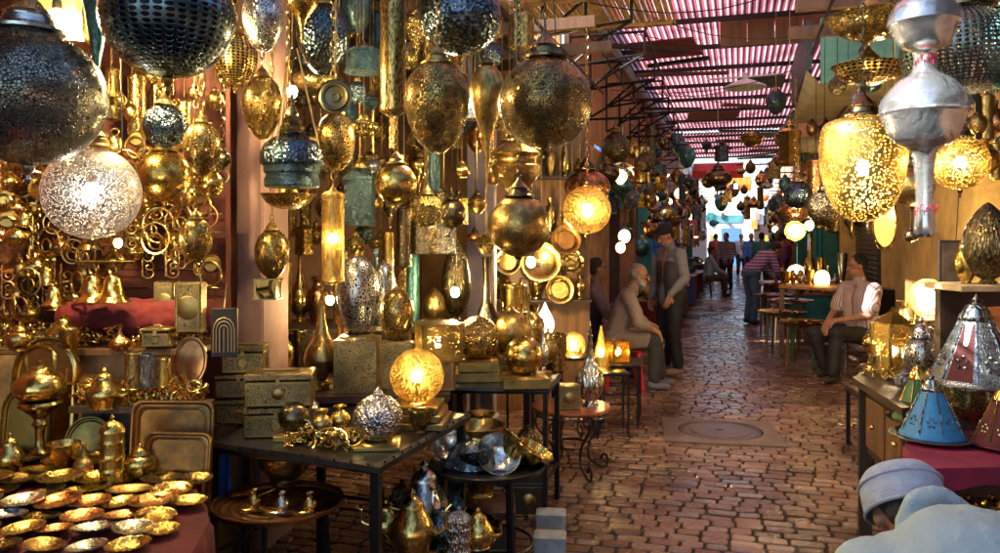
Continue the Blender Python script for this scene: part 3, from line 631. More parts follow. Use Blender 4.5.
    for s in (-1, 1):
        capm(b, hi + ax * s * .075, ch + ax * s * .085, .115 * w, .118 * w); a = 'r' if s > 0 else 'l'
        sh, el, wr = j[a + 'sh'], j[a + 'el'], j[a + 'wr']
        capm(b, ch + ax * s * .06 + V((0, 0, .06)), sh, .09 * w, .073 * w); capm(b, nk - V((0, 0, .035)), sh, .06, .068 * w)
        if sleeve == 'long': capm(b, sh, el, .073 * w, .062 * w); capm(b, el, el + (wr - el) * .93, .062 * w, .047 * w)
        elif sleeve == 'rolled': capm(b, sh, el, .078 * w, .07 * w); capm(b, el, el + (wr - el) * .3, .068 * w, .06 * w)
        elif sleeve == 'short': capm(b, sh, sh + (el - sh) * .72, .078 * w, .078 * w)
    capm(b, hi - V((0, 0, .06)), hi + V((0, 0, .05)), .15 * w, .14 * w)
    if robe:
        for a in 'lr': capm(b, j[a + 'hp'] + V((0, 0, .02)), j[a + 'hp'] + (j[a + 'kn'] - j[a + 'hp']) * .75 + V((0, 0, .01)), .125, .095)
    capm(b, nk - V((0, 0, .03)), nk + (hp - nk) * .18, .066, .066)
    if hunch: ell(b, (ch + nk) * .5 + V((0, -.06, .02)), hunch * 1.25, hunch, hunch); b.ring(nk + (hp - nk) * .22 + V((0, -.02, 0)), .085, .024, (hp - nk), 20, 8)
    me = remesh(b, vox, 5, fold=fold); me.materials.append(top); part('shirt', me, t)
    if vest:
        b = MB()
        for s in (-1, 1): capm(b, hi + ax * s * .075 + V((0, 0, .02)), ch + ax * s * .085 - V((0, 0, .03)), .128 * w, .132 * w)
        me = remesh(b, vox, 4, fold=fold); me.materials.append(vest); part('vest', me, t)
    # trousers
    b = MB()
    capm(b, j['lhp'], j['rhp'], .125, .125)
    for a in 'lr': capm(b, j[a + 'hp'], j[a + 'kn'], .108, .082); capm(b, j[a + 'kn'], j[a + 'an'] + V((0, 0, .04)), .08, .066)
    me = remesh(b, vox, 5, fold=fold); me.materials.append(bottom); part('trousers', me, t)
    for a in 'lr':
        b = MB(); an = j[a + 'an']; ell(b, an + V((0, .045, -.04)), .047, .125, .042); ell(b, an + V((0, -.03, -.02)), .042, .05, .055)
        me = remesh(b, .011, 2); zmin = min(v.co.z for v in me.vertices)
        for v in me.vertices:
            if v.co.z < .012: v.co.z = .004
        me.materials.append(shoe or plain('black shoe', (.03, .025, .025), .45)); part('shoe', me, t)
    return t
# old man sitting bent forward, facing the alley (to the right and slightly away)
shirtA = plain('beige grey shirt', (.27, .20, .17), .85, 0, 40, .25, .5)
SEAT = dict(hip=(0, 0, .52), chest=(0, .13, .86), neck=(0, .20, 1.03), head=(0, .27, 1.17), lsh=(-.19, .15, .97), rsh=(.19, .15, .97), lel=(-.25, .27, .70), rel=(.25, .27, .70), lwr=(-.15, .46, .62), rwr=(.15, .46, .60),
            lhp=(-.10, 0, .50), rhp=(.10, 0, .50), lkn=(-.14, .44, .50), rkn=(.14, .44, .50), lan=(-.13, .50, .09), ran=(.13, .42, .09), lhd=(.1, .5, -.9), rhd=(-.1, .45, -.9), lpn=(0, -.9, -.4), rpn=(0, -.9, -.4), curl=.35)
p = on(613, 8.2, 0)
person('grey haired old man in a loose beige shirt sitting bent forward on a red stool', (p.x, p.y, 0), R_(-80), SEAT, (.42, .2, .11), (.22, .21, .2), shirtA, plain('dark grey trousers', (.045, .042, .045), .85, 0, 8, .3, .5),
       plain('grey slipper', (.12, .13, .16), .6), 'rolled', hair='ring', beard=(.35, .33, .31), robe=True, skincol='tan', headpitch=-8, headyaw=-6)
S2 = dict(SEAT); S2.update(chest=(0, .04, .88), neck=(0, .07, 1.06), head=(0, .11, 1.21), lsh=(-.20, .05, .98), rsh=(.20, .05, .98), lel=(-.24, .18, .72), rel=(.24, .18, .72))
p = on(589, 8.9, 0)
person('dark haired man in a black and grey jacket sitting behind the old man', (p.x, p.y, 0), R_(-72), S2, (.26, .12, .07), (.012, .01, .01), plain('mauve grey jumper', (.24, .17, .2), .85, 0, 6, .3, .5), plain('black trousers', (.02, .02, .022), .8), None, 'long', vest=plain('black waistcoat', (.025, .022, .03), .8), skincol='brown', headpitch=4)
ST = dict(hip=(0, 0, .93), chest=(0, .0, 1.27), neck=(0, .015, 1.46), head=(0, .075, 1.59), lsh=(-.20, 0, 1.39), rsh=(.20, 0, 1.39), lel=(-.25, -.03, 1.12), rel=(.25, .03, 1.12), lwr=(-.22, .14, .93), rwr=(.235, .12, .87),
          lhp=(-.10, 0, .90), rhp=(.10, 0, .90), lkn=(-.11, .03, .50), rkn=(.11, .05, .50), lan=(-.12, -.02, .09), ran=(.12, .0, .09), lhd=(.1, .3, -1), rhd=(-.05, .2, -1), lpn=(1, 0, 0), rpn=(-1, 0, 0), curl=.6)
p = on(671, 9.0, 0)
person('man in a black cap and grey jacket standing in front of the old man', (p.x, p.y, 0), R_(125), ST, (.34, .16, .09), (.015, .012, .01), plain('grey jacket', (.20, .20, .23), .7, 0, 5, .25, .5), plain('black loose trousers', (.014, .014, .016), .8, 0, 6, .3, .5),
       plain('tan shoe', (.3, .2, .14), .6), 'long', cap=(.012, .012, .015), vest=plain('dark jacket panel', (.055, .055, .065), .7), headpitch=-28, skincol='tan', tight=.98)
S3 = dict(SEAT); S3.update(chest=(0, -.03, .90), neck=(0, -.03, 1.09), head=(0, .015, 1.25), lsh=(-.21, -.03, 1.0), rsh=(.21, -.03, 1.0), lel=(-.27, .08, .73), rel=(.27, .10, .73), lwr=(-.04, .34, .66), rwr=(.07, .36, .62), hip=(0, -.04, .53),
            lkn=(-.2, .44, .53), rkn=(.2, .42, .50), lan=(-.2, .48, .09), ran=(.17, .30, .09), lhd=(.6, .5, -.4), rhd=(-.5, .5, -.5))
p = on(858, 8.7, 0)
shirtB = striped('pink white striped shirt', (.62, .5, .48), (.30, .16, .17), 'X', 15, .62)
person('moustached man in a striped short sleeved shirt and black trousers sitting at right', (p.x, p.y, 0), R_(122), S3, (.40, .20, .11), (.015, .012, .01), shirtB, plain('black suit trousers', (.015, .015, .018), .7, 0, 6, .3, .5), plain('black sandal', (.03, .025, .025), .6), 'short', beard=None, skincol='tan', headpitch=-5, headyaw=-14, tight=1.12)
# far passers-by
p = on(708, 21, 0)
person('far off man in a pale blue shirt sitting by the left shops', (p.x, p.y, 0), R_(-70), S2, (.35, .18, .1), (.02, .015, .01), plain('pale blue shirt', (.35, .55, .65), .8), plain('brown grey trousers', (.10, .07, .06), .8), None, 'long', lowdetail=True, vox=.02)
p = on(727, 23.5, 0)
person('far off man in a navy and white striped jumper standing in the alley', (p.x, p.y, 0), R_(150), ST, (.3, .15, .09), (.02, .015, .01), striped('navy striped jumper', (.03, .04, .10), (.45, .48, .55), 'Z', 7, .62), plain('dark navy trousers', (.03, .03, .05), .8), None, 'long', lowdetail=True, vox=.02)
BEND = dict(ST); BEND.update(chest=(0, .22, 1.2), neck=(0, .36, 1.30), head=(0, .47, 1.34), lsh=(-.2, .30, 1.27), rsh=(.2, .30, 1.27), lel=(-.24, .38, 1.0), rel=(.24, .38, 1.0), lwr=(-.15, .52, .80), rwr=(.15, .52, .8), lhp=(-.1, -.02, .92), rhp=(.1, -.02, .92), hip=(0, .0, .95))
p = on(751, 14.2, 0)
person('man in a purple checked shirt and blue jeans leaning over trays on the right', (p.x, p.y, 0), R_(-70), BEND, (.3, .15, .09), (.02, .015, .01), striped('plaid shirt', (.22, .05, .20), (.10, .10, .38), 'X', 7, .5, c2=(.5, .35, .5)), plain('blue jeans', (.07, .14, .26), .8, 0, 8, .4, .4), None, 'rolled', vox=.014, headpitch=-25, lowdetail=True)
for px, D, lb, c in ((751, 27, 'far off figure in bright blue walking away down the alley', (.08, .25, .7)), (771, 26.5, 'far off figure in a dusty pink shirt beside the one in blue', (.5, .22, .25)), (741, 31, 'tiny far off figure in white beside the far shops', (.7, .7, .72)), (716, 29, 'tiny far off figure in dark red near the left shops', (.35, .05, .06)), (762, 22, 'far off figure in a teal shirt ahead of the leaning man', (.03, .25, .25)), (782, 24, 'far off figure in a purple top by the right stalls', (.25, .08, .35))):
    p = on(px, D, 0)
    person(lb, (p.x, p.y, 0), R_(random.choice((10, 190))), ST, (.3, .15, .09), (.02, .015, .01), plain('shirt %.2f' % c[0], c, .8), plain('dark navy trousers', (.03, .03, .05), .8), None, 'long', lowdetail=True, vox=.025)
# the cap and shoulder of the man right in front of the camera, crouching, seen from behind
p = on(968, 1.76, 0)
FG = dict(hip=(0, -.2, .45), chest=(0, -.02, .74), neck=(0, .12, .86), head=(-.01, .29, .835), lsh=(-.2, .02, .80), rsh=(.2, .0, .90), lel=(-.27, .22, .56), rel=(.27, .2, .6), lwr=(-.16, .4, .46), rwr=(.16, .4, .46), lhp=(-.1, -.2, .42), rhp=(.1, -.2, .42),
          lkn=(-.2, .24, .46), rkn=(.2, .24, .46), lan=(-.16, .1, .09), ran=(.16, .1, .09))
person('man in a pale blue grey cap and pale blue shirt crouching right in front', (p.x, p.y, 0), R_(13), FG, (.25, .13, .08), (.03, .025, .025), plain('pale blue linen', (.33, .42, .45), .85, 0, 7, .12, .9, dist=.03), plain('sand trousers', (.3, .24, .18), .8), None, 'long', cap=(.34, .38, .48), skincol='brown', headpitch=-40, vox=.01, fold=.009, tight=1.15, skull=True, hunch=.15)
# ================================================================== hanging lamps
ORD = ['first', 'second', 'third', 'fourth', 'fifth', 'sixth', 'seventh', 'eighth', 'ninth', 'tenth', 'eleventh', 'twelfth', 'thirteenth', 'fourteenth', 'fifteenth', 'sixteenth', 'seventeenth', 'eighteenth', 'nineteenth', 'twentieth', 'twenty-first', 'twenty-second', 'twenty-third', 'twenty-fourth', 'twenty-fifth', 'twenty-sixth', 'twenty-seventh', 'twenty-eighth']
GL, EG, CY = 'globe_lamp', 'egg_lamp', 'cylinder_lamp'
G1 = 'metal lamps hanging in the left shops'; G2 = 'metal lamps hanging in the right shop'
LB = 260
for a in [
 ('globe', 28, 97, 73, 68, 2.2, 'steel', GL, 'huge grey engraved globe lamp filling the top left corner'),
 ('globe', 168, 16, 64, 62, 2.4, 'blue', GL, 'large blue black globe lamp at the top edge, right of the huge grey one'),
 ('globe', 165, 126, 21, 22, 3.1, 'bluehammer', GL, 'small dark hammered globe directly above the smooth golden globe'),
 ('globe', 165, 176, 27, 26, 3.3, 'brass', GL, 'smooth golden brass globe right of the glowing white globe'),
 ('egg', 202, 149, 18, 27, 3.0, 'brasslace', EG, 'speckled brass egg lamp right of the smooth golden globe'),
 ('egg', 235, 60, 22, 28, 3.2, 'brassdots', EG, 'brass basket lamp with rows of round holes beside the blue black globe'),
 ('egg', 263, 20, 20, 32, 3.0, 'silverlace', EG, 'pale silvery brass egg lamp at the top edge left of the blue pear lamp'),
 ('drop', 302, 5, 16, 15, 3.2, 'brass', 'drop_lamp', 'golden drop lamp with pointed tail at the top edge'),
 ('pear', 262, 108, 20, 32, 3.4, 'brasseng', EG, 'engraved brass pear lamp in front of the pink pillar top'),
 ('pear', 323, 40, 26, 36, 3.7, 'bluehammer', EG, 'dark blue pear lamp at the top behind the drop lamp'),
 ('squat', 318, 82, 27, 22, 4.2, 'olive', 'squat_lamp', 'squat olive brass lamp under the dark blue pear lamp'),
 ('egg', 336, 142, 19, 30, 3.5, 'brasslace', EG, 'pierced brass egg lamp under the dark ringed dish'),
 ('drum', 363, 62, 18, 16, 3.9, 'blueeng', 'drum_lamp', 'blue grey pierced drum lamp left of the long brass tube'),
 ('squat', 364, 128, 16, 14, 4.0, 'brassdots', 'squat_lamp', 'small brass bowl lamp with sun ray holes below the blue drum lamp'),
 ('cyl', 393, 44, 13.5, 72, 3.0, 'brasslace', CY, 'long brass tube lamp hanging down from the top edge'),
 ('globe', 396, 184, 21, 21, 3.4, 'brass', GL, 'smooth brass globe below the long tube lamp'),
 ('pear', 437, 108, 33, 46, 2.7, 'brasseng', EG, 'large engraved golden acorn lamp on a brass chain'),
 ('globe', 460, 16, 41, 39, 3.0, 'bluehammer', GL, 'large dark blue globe at the top edge above the acorn lamp'),
 ('drop', 487, 100, 18, 36, 3.5, 'oldbrass', 'drop_lamp', 'long slender brass drop lamp between the acorn and the big dark globe'),
 ('globe', 427, 211, 16.5, 17, 3.6, 'brasshammer', GL, 'small engraved brass globe on a chain below the acorn lamp'),
 ('globe', 452, 214, 14, 15, 4.0, 'darksmooth', GL, 'small dark brass globe half behind the engraved one'),
 ('globe', 545, 103, 47, 46, 2.9, 'darkeng', GL, 'big dark engraved globe on a chain at the top middle'),
 ('urn', 516, 166, 25, 27, 4.2, 'oldbrass', 'urn_lamp', 'tiered brass urn lamp behind the big dark globe'),
 ('globe', 519, 226, 31, 31, 3.5, 'oldbrass', GL, 'brown brass globe hanging lowest in the middle'),
 ('globe', 486, 136, 10, 11, 4.4, 'copper', GL, 'tiny copper globe right of the slender drop lamp'),
 ('globe', 492, 158, 9, 9, 4.6, 'brasshammer', GL, 'tiny hammered brass globe above the brown brass globe on its left'),
 ('squat', 587, 187, 23, 30, 5.8, 'copper', 'squat_lamp', 'brown copper dome lamp behind the glowing cream globe'),
 ('egg', 272, 254, 17, 25, 3.6, 'brasslace', EG, 'pierced brass cup lamp hanging against the pink pillar'),
 ('egg', 196, 240, 16, 22, 3.1, 'brasslace', 'teardrop_lamp', 'openwork brass teardrop lamp above the flat wooden box'),
 ('egg', 357, 8, 15, 26, 4.4, 'blueeng', EG, 'blue engraved egg lamp cut by the top edge left of the tube lamp'),
 ('globe', 223, 160, 8, 9, 3.3, 'darksmooth', GL, 'tiny dark globe right of the speckled egg lamp'),
 ('horn', 97, 20, 13, 16, 2.6, 'teal', 'horn_lamp', 'teal pierced horn shaped lamp pointing down beside the huge grey globe'),
 ('cyl', 137, 106, 9, 30, 3.6, 'brasslace', CY, 'narrow gold tube lamp above the glowing white globe'),
 ('cyl', 157, 92, 7, 26, 3.7, 'brasslace', CY, 'second narrow gold tube lamp half behind the small dark globe'),
 ('cyl', 112, 95, 8, 26, 3.65, 'oldbrass', CY, 'narrow brown tube lamp behind the cap of the glowing white globe'),
 ('hex', 360, 200, 17, 26, 4.2, 'blueeng', 'hexagonal_lantern', 'six sided blue grey lantern behind the glowing tube'),
 ('cyl', 404, 238, 8, 30, 4.6, 'darksmooth', CY, 'smooth dark brass tube below the smooth brass globe'),
 ('cyl', 350, 120, 8, 22, 4.8, 'blueeng', CY, 'narrow blue steel tube behind the pierced egg lamp'),
 ('bowl', 288, 196, 27, 27, 3.5, 'brasslace', 'bowl_lamp', 'shallow pierced brass bowl lamp under the black domed lantern'),
 ('globe', 492, 55, 12, 12, 4.6, 'bluehammer', GL, 'small blue globe above the slender drop lamp'),
 ('hex', 372, 170, 12, 15, 5.0, 'brasseng', 'hexagonal_lantern', 'small six sided brass lantern behind the smooth brass globe'),
]:
    hang(*a, group=G1, big=a[5] < 3.65)
# lit ones on the left
hang('globe', 92, 193, 46, 46, 2.6, 'psilver', GL, 'pierced silver globe lamp glowing white in front of the brass fittings', lit=((1, .80, .62), 70, .03), group=G1)
hang('cyl', 333, 238, 11.5, 46, 3.6, 'pfine', CY, 'glowing pierced tube lamp with a bright bulb inside', lit=(WARM, 190, .02), group=G1)
hang('globe', 587, 210, 24, 24, 5.4, 'pfine', GL, 'glowing cream globe with engraved rosettes in front of the orange wall', lit=(YEL, 170, .035), group=G1, capm='copper')
# dish seen face on and the black domed lantern
p = P(335, 97, 3.3); t = thing('ringed_dish', 'round dark metal dish with rings hanging face on above the pierced egg lamp', 'dish', p, YAW, G1)
MB().lathe([(.001, 0), (.15, .0), (.17, .05), (.3, .06), (.33, .0), (.6, .02), (.64, .1), (.78, .12), (.84, .02), (1, 0), (1.02, .06), (.9, -.12), (.001, -.16)], 36, Euler((R_(90), 0, 0)).to_matrix().to_4x4() @ Matrix.Diagonal((.072, .072, .12, 1))).build('dish', M('darksmooth'), t)
chain(t, .07, 3.02 - p.z, False)
p = P(292, 150, 3.3); u = 30 * 3.3 / FPX
t = thing('domed_lantern', 'black domed mosque lantern with a stepped spire and three hanging rods', 'lantern', p, 0, G1)
part('dome', mesh_of('mdome', 'bluehammer', lm([(1, -.5), (1.03, -.42), (1.0, -.1), (.85, .22), (.55, .42), (.4, .5)], 3, 36, 12, .015)), t, s=(u, u, u))
part('drum', mesh_of('mdrum', 'blueeng', lm([(.3, -1.25), (.86, -1.25), (.9, -1.2), (.9, -.95), (.86, -.92), (.86, -.8), (.92, -.76), (.92, -.55), (1, -.5), (.3, -.48)], 1, 36)), t, s=(u, u, u))
part('spire', mesh_of('mspire', 'darksmooth', lm([(.42, .48), (.5, .55), (.4, .65), (.42, .75), (.3, .85), (.33, .95), (.22, 1.1), (.24, 1.2), (.1, 1.5), (.06, 1.8), (.02, 1.95)], 1, 24)), t, s=(u, u, u))
for k in range(3): a = k * 2.1 + .5; MB().tube([(.9 * u * math.cos(a), .9 * u * math.sin(a), 0), (.02 * math.cos(a), .02 * math.sin(a), 3.4 * u)], .004, 5).build('rod', M('oldbrass'), t)
chain(t, 3.4 * u, 3.02 - p.z, False)
# big glowing box lantern top left
# small box lantern and framed one under the cup lamp
def box_lantern(p, w_, h_, mk, label, rz=0, lit=None, top=None, panes='pbox', roofk=True, group=None, name='box_lantern', cat='lantern', pane_frac=.8):
    t = thing(name, label, cat, p, rz, group); e = w_ * .09
    b = MB()
    for sx in (-1, 1):
        for sy in (-1, 1): b.box(sx * w_ / 2 - (e if sx > 0 else 0), sx * w_ / 2 + (0 if sx > 0 else e), sy * w_ / 2 - (e if sy > 0 else 0), sy * w_ / 2 + (0 if sy > 0 else e), .0, h_)
    b.box(-w_ / 2 - e / 2, w_ / 2 + e / 2, -w_ / 2 - e / 2, w_ / 2 + e / 2, -e * .6, .0); b.box(-w_ / 2 - e / 2, w_ / 2 + e / 2, -w_ / 2 - e / 2, w_ / 2 + e / 2, h_, h_ + e * .6)
    b.build('frame', M(mk), t)
    for k in range(4):
        a = k * PI / 2; MB().box(-w_ / 2 + e, w_ / 2 - e, -w_ / 2 + e * .3, -w_ / 2 + e * .5, .0, h_, Matrix.Rotation(a, 4, 'Z')).build('pane', M(panes), t)
    if roofk: MB().lathe([(w_ * .62, h_ + e * .6), (w_ * .3, h_ + w_ * .3), (w_ * .12, h_ + w_ * .45), (w_ * .04, h_ + w_ * .6)], 4, Matrix.Rotation(PI / 4, 4, 'Z')).build('roof', M(mk), t)
    if lit: MB().ball((0, 0, h_ * .45), 1e-3, 4).build('socket', M('darksmooth'), t); c, s, r = lit; o = part('bulb', MB().ball((0, 0, 0), 1, 12, 1.3).mesh('bulb', bulbmat(c, s)), t, (0, 0, h_ * .45), (r, r, r))
    if top: chain(t, h_ + w_ * .6, top - p.z, False)
    return t
box_lantern(P(268, 298, 3.6), .10, .085, 'oldbrass', 'small brass box lantern with arched openings under the cup lamp', YAW, panes='brasseng', roofk=False, group=G1, top=None)
p = P(268, 298, 3.6); 
# ================================================================== furniture on the left
def table_top(name, label, cat, pts, z, th, mk, legs, legr=.016, lm_='iron', lip=True, z0=0, rail=None):
    c = Vector((sum(p.x for p in pts) / len(pts), sum(p.y for p in pts) / len(pts), 0)); t = thing(name, label, cat, c)
    MB().prism([(p.x - c.x, p.y - c.y) for p in pts], z - th, z).build('top', M(mk), t)
    if lip:
        b = MB(); q = [Vector((p.x - c.x, p.y - c.y, z - th * .6)) for p in pts]; b.tube(q, th * .75, 6, True)
        if name == 'riveted_table':
            for i in range(len(q)):
                a, d = q[i], q[(i + 1) % len(q)]; n = int((d - a).length / .07)
                for k in range(n): b.ball(a + (d - a) * (k + .5) / n + (a + d).normalized() * th * .7, .006, 6)
        b.build('rim', M(lm_), t)
    for (x, y) in legs: MB().box(x - c.x - legr, x - c.x + legr, y - c.y - legr, y - c.y + legr, z0, z - th).build('leg', M(lm_), t)
    if rail:
        b = MB(); L = [Vector((x - c.x, y - c.y, rail)) for x, y in legs]
        for i in range(len(L)): b.tube([L[i], L[(i + 1) % len(L)]], .009, 5)
        b.build('rail', M(lm_), t)
    return t
def quad(c, u, v): return [c, c + u, c + u + v, c + v]
def inset(pts, f=.93): c = sum(pts, Vector()) / len(pts); return [(c.x + (p.x - c.x) * f, c.y + (p.y - c.y) * f) for p in pts]
Z1 = .75
T1 = [P(205, 442, dy(442, Z1)), P(378, 464, dy(464, Z1)), P(467, 414, dy(414, Z1)), P(320, 402, dy(402, Z1))]
table_top('riveted_table', 'black riveted iron table holding the silver lidded globe and brass boxes', 'table', T1, Z1, .03, 'iron', inset(T1, .95), .017, rail=.3)
B1 = [on(240, 3.75, 0), on(450, 3.85, 0), on(452, 4.75, 0), on(262, 4.75, 0)]
table_top('low_bench', 'dark wooden bench behind the riveted table carrying box mounted lamps', 'bench', B1, .80, .035, 'darkwood', inset(B1, .93), .02, lip=False, lm_='darkwood')
B2 = [on(268, 4.85, 0), on(455, 4.95, 0), on(458, 5.5, 0), on(285, 5.5, 0)]
table_top('shelf_bench', 'tall dark bench at the back of the lamp shop crowded with vases', 'bench', B2, 1.0, .03, 'darkwood', inset(B2, .94), .02, lip=False, lm_='darkwood')
T2 = [P(448, 388, dy(388, Z1)), P(548, 388, dy(388, Z1)), P(560, 374, dy(374, Z1)), P(450, 369, dy(369, Z1))]
table_top('iron_table', 'small black iron table with two brass globes left of the scroll legged table', 'table', T2, Z1, .025, 'iron', inset(T2, .95), .013, rail=.22)
for i, (px, py, h) in enumerate(((551, 517, .1), (550, 541, .1))):
    D = dy(py + 12, 0); p = on(px, D, .0); t = MB().cbox((0, 0, h / 2 + .0), .16, .11, h, .2, .008).build('concrete_block', plain('grey block', (.3, .34, .36), .7, 0, 20, .4, .5)); t.location = p
    tag(t, ['grey concrete block under the foot of the iron table', 'grey concrete block nearest the camera beside the teapot stand'][i], 'concrete block', 'concrete blocks on the paving')
def round_table(px, py, wpx, z, label, mk, legs=3, scroll=False, hgt=0, tray=False, name='round_table', legm='iron'):
    D = dy(py, z); p = on(px, D, 0); r = wpx / 2 * D / FPX; t = thing(name, label, 'table' if not tray else 'tray stand', (p.x, p.y, 0), random.random())
    pr = [(.001, z - .012), (r * .8, z - .012), (r, z + .004), (r * 1.02, z + .022), (r * .985, z + .024), (r * .94, z + .002), (.001, z)] if tray else [(.001, z - .025), (r * .98, z - .025), (r, z - .012), (r * .98, z), (.001, z)]
    MB().lathe(pr, 44).build('tray' if tray else 'top', M(mk), t)
    for k in range(legs):
        a = 2 * PI * k / legs + .4; ca, sa = math.cos(a), math.sin(a)
        if scroll:
            q = [(r * .9, z - .03), (r * .98, z * .8), (r * .8, z * .62), (r * .52, z * .42), (r * .5, z * .2), (r * .75, .03), (r * .98, .012), (r * 1.05, .06), (r * .95, .1), (r * .85, .06)]
            b = MB().tube([(x * ca, x * sa, zz) for x, zz in smoothprof(q, 4)], .0085, 6)
            q2 = [(r * .9, z - .04), (r * .5, z * .9), (r * .35, z * .72), (r * .5, z * .6), (r * .62, z * .7), (r * .5, z * .76)]
            b.tube([(x * ca, x * sa, zz) for x, zz in smoothprof(q2, 4)], .006, 5)
        else: b = MB().tube([(r * .75 * ca, r * .75 * sa, z - .015), (r * .85 * ca, r * .85 * sa, .0)], .012, 6)
        b.build('leg', M(legm), t)
    b = MB().ring((0, 0, z * (.42 if scroll else .35)), r * (.5 if scroll else .78), .007, seg=24)
    if scroll: b.ring((0, 0, z - .05), r * .93, .008, seg=32)
    b.build('leg_ring', M(legm), t)
    return D
TR = metal('worn copper tray', (.6, .3, .13), .3, 'rings', 9, .4)
MATS['trayc'] = TR
MATS['redtop'] = plain('red brown table top', (.30, .07, .03), .3, 0, 6, .4, .2)
D_sc = round_table(571, 405, 80, .45, 'low round red brown table on black scroll legs', 'redtop', 4, True)
D_bw = round_table(487, 467, 116, .52, 'black tray table heaped with silver and gold bowls', 'iron', 3, tray=True)
D_tp = round_table(440, 532, 122, .30, 'low round brass tray table crowded with teapots at the bottom', 'olive', 3, tray=True)
D_ft = round_table(279, 505, 126, .52, 'round copper tray table with a brass bowl and ring handled bottles', 'trayc', 3, tray=True)
# front left table under crimson cloth
ZR = .72
RC = [on(-240, 1.5, 0), on(130, 1.55, 0), P(208, 520, dy(520, ZR)), P(186, 466, dy(466, ZR)), P(-80, 448, dy(448, ZR))]
t = table_top('cloth_table', 'wide display table under a crimson cloth at the bottom left', 'table', RC, ZR - .006, .03, 'darkwood', inset(RC, .9), .03, 'darkwood', lip=False)
cc = sum(RC, Vector()) / 5; b = MB(); ins = [(p.x, p.y) for p in RC]; n = 60; top = []; 
def edgept(f):
    seg = f * len(ins); i = int(seg) % len(ins); q = seg - int(seg); a, c = ins[i], ins[(i + 1) % len(ins)]; return Vector((a[0] + (c[0] - a[0]) * q, a[1] + (c[1] - a[1]) * q, 0))
vs_ = []; fs = []
N = 150
for k in range(N):
    e = edgept(k / N); d = (e - cc); d.z = 0; d.normalize(); wv = math.sin(k * 1.3) * .012 + math.sin(k * .47) * .01
    for (o_, z_) in ((-.05, ZR), (.004, ZR - .001), (.014 + wv * .3, ZR - .02), (.02 + wv, ZR - .16), (.025 + wv * 1.7, ZR - .3 + .02 * math.sin(k * .3))): vs_.append((e.x + d.x * o_, e.y + d.y * o_, z_))
for k in range(N):
    for j_ in range(4): a = k * 5 + j_; c = ((k + 1) % N) * 5 + j_; fs.append((a, c, c + 1, a + 1))
fs.append(tuple(k * 5 for k in range(N)))
tag(MB().add(vs_, fs).build('tablecloth', M('redcloth')), 'crimson cloth hanging over the edge of the dish table', 'tablecloth')
# dishes on it, in rows
DISH = {
 'round': lambda: MB().lathe(smoothprof([(.001, .04), (.3, .045), (.55, .09), (.8, .2), (1, .3), (1.02, .315), (1, .33), (.8, .235), (.55, .13), (.3, .08), (.001, .075)], 2), 28),
 'fluted': lambda: MB().lathe(smoothprof([(.001, .04), (.3, .045), (.55, .09), (.8, .2), (1, .34), (1.02, .35), (1, .365), (.8, .235), (.55, .13), (.3, .08), (.001, .075)], 2), 48, None, 12, .018),
 'bowl': lambda: MB().lathe(smoothprof([(.001, .0), (.4, .02), (.5, .05), (.85, .35), (1, .6), (1.02, .62), (.98, .61), (.8, .34), (.45, .1), (.001, .06)], 2), 28),
}
def item(name, label, cat, p, rz, group, parts):
    t = thing(name, label, cat, p, rz, group)
    for (nm, key, mk, fn, s, rot, loc) in parts: part(nm, mesh_of(key, mk, fn), t, loc, s, rot)
    return t
def dish(p, r, sh, mk, label, oval=1, tilt=0, rz=0, group=None):
    t = part('dish', mesh_of('dish' + sh, mk, DISH[sh]), None, p, (r, r * oval, r), (tilt, 0, rz)); t.name = 'brass_dish'
    return tag(t, label, 'dish', group)
rnd = random.Random(11)
for ri, (py, rn) in enumerate(((455, 'back'), (463, 'second'), (472, 'third'), (482, 'fourth'), (493, 'fifth'), (505, 'sixth'), (518, 'seventh'), (532, 'eighth'), (548, 'front'))):
    xmax = [178, 184, 190, 194, 194, 190, 178, 165, 150][ri]; n = [4, 5, 5, 6, 5, 6, 5, 5, 4][ri]
    for i in range(-3, n):
        px = 4 + (i + .5 * (ri % 2)) * (xmax - 4) / (n - .5) + rnd.uniform(-5, 5)
        if ri == 0 and i == 0: continue
        D = dy(py, ZR + .01); p = on(px, D, ZR + .002 + .004 * (ri % 2)); sh = rnd.choice(['round', 'round', 'fluted']); mk = rnd.choice(['gold', 'brass', 'brasseng', 'gold', 'oldbrass', 'silver', 'copper', 'brass', 'silver', 'brasseng']); r = rnd.uniform(17, 23)
        mn = {'gold': 'gilt', 'brass': 'golden brass', 'brasseng': 'engraved brass', 'oldbrass': 'aged brass', 'silver': 'silvery', 'copper': 'copper'}[mk]
        dish(p, r * D / FPX, sh, mk, '%s %s dish on the crimson cloth, %s from left in the %s row' % (mn, 'fluted' if sh == 'fluted' else 'shallow', ORD[i + 3], rn), rnd.uniform(.8, 1), rnd.uniform(-.14, .14), rnd.random() * 6, 'dishes on the crimson cloth')
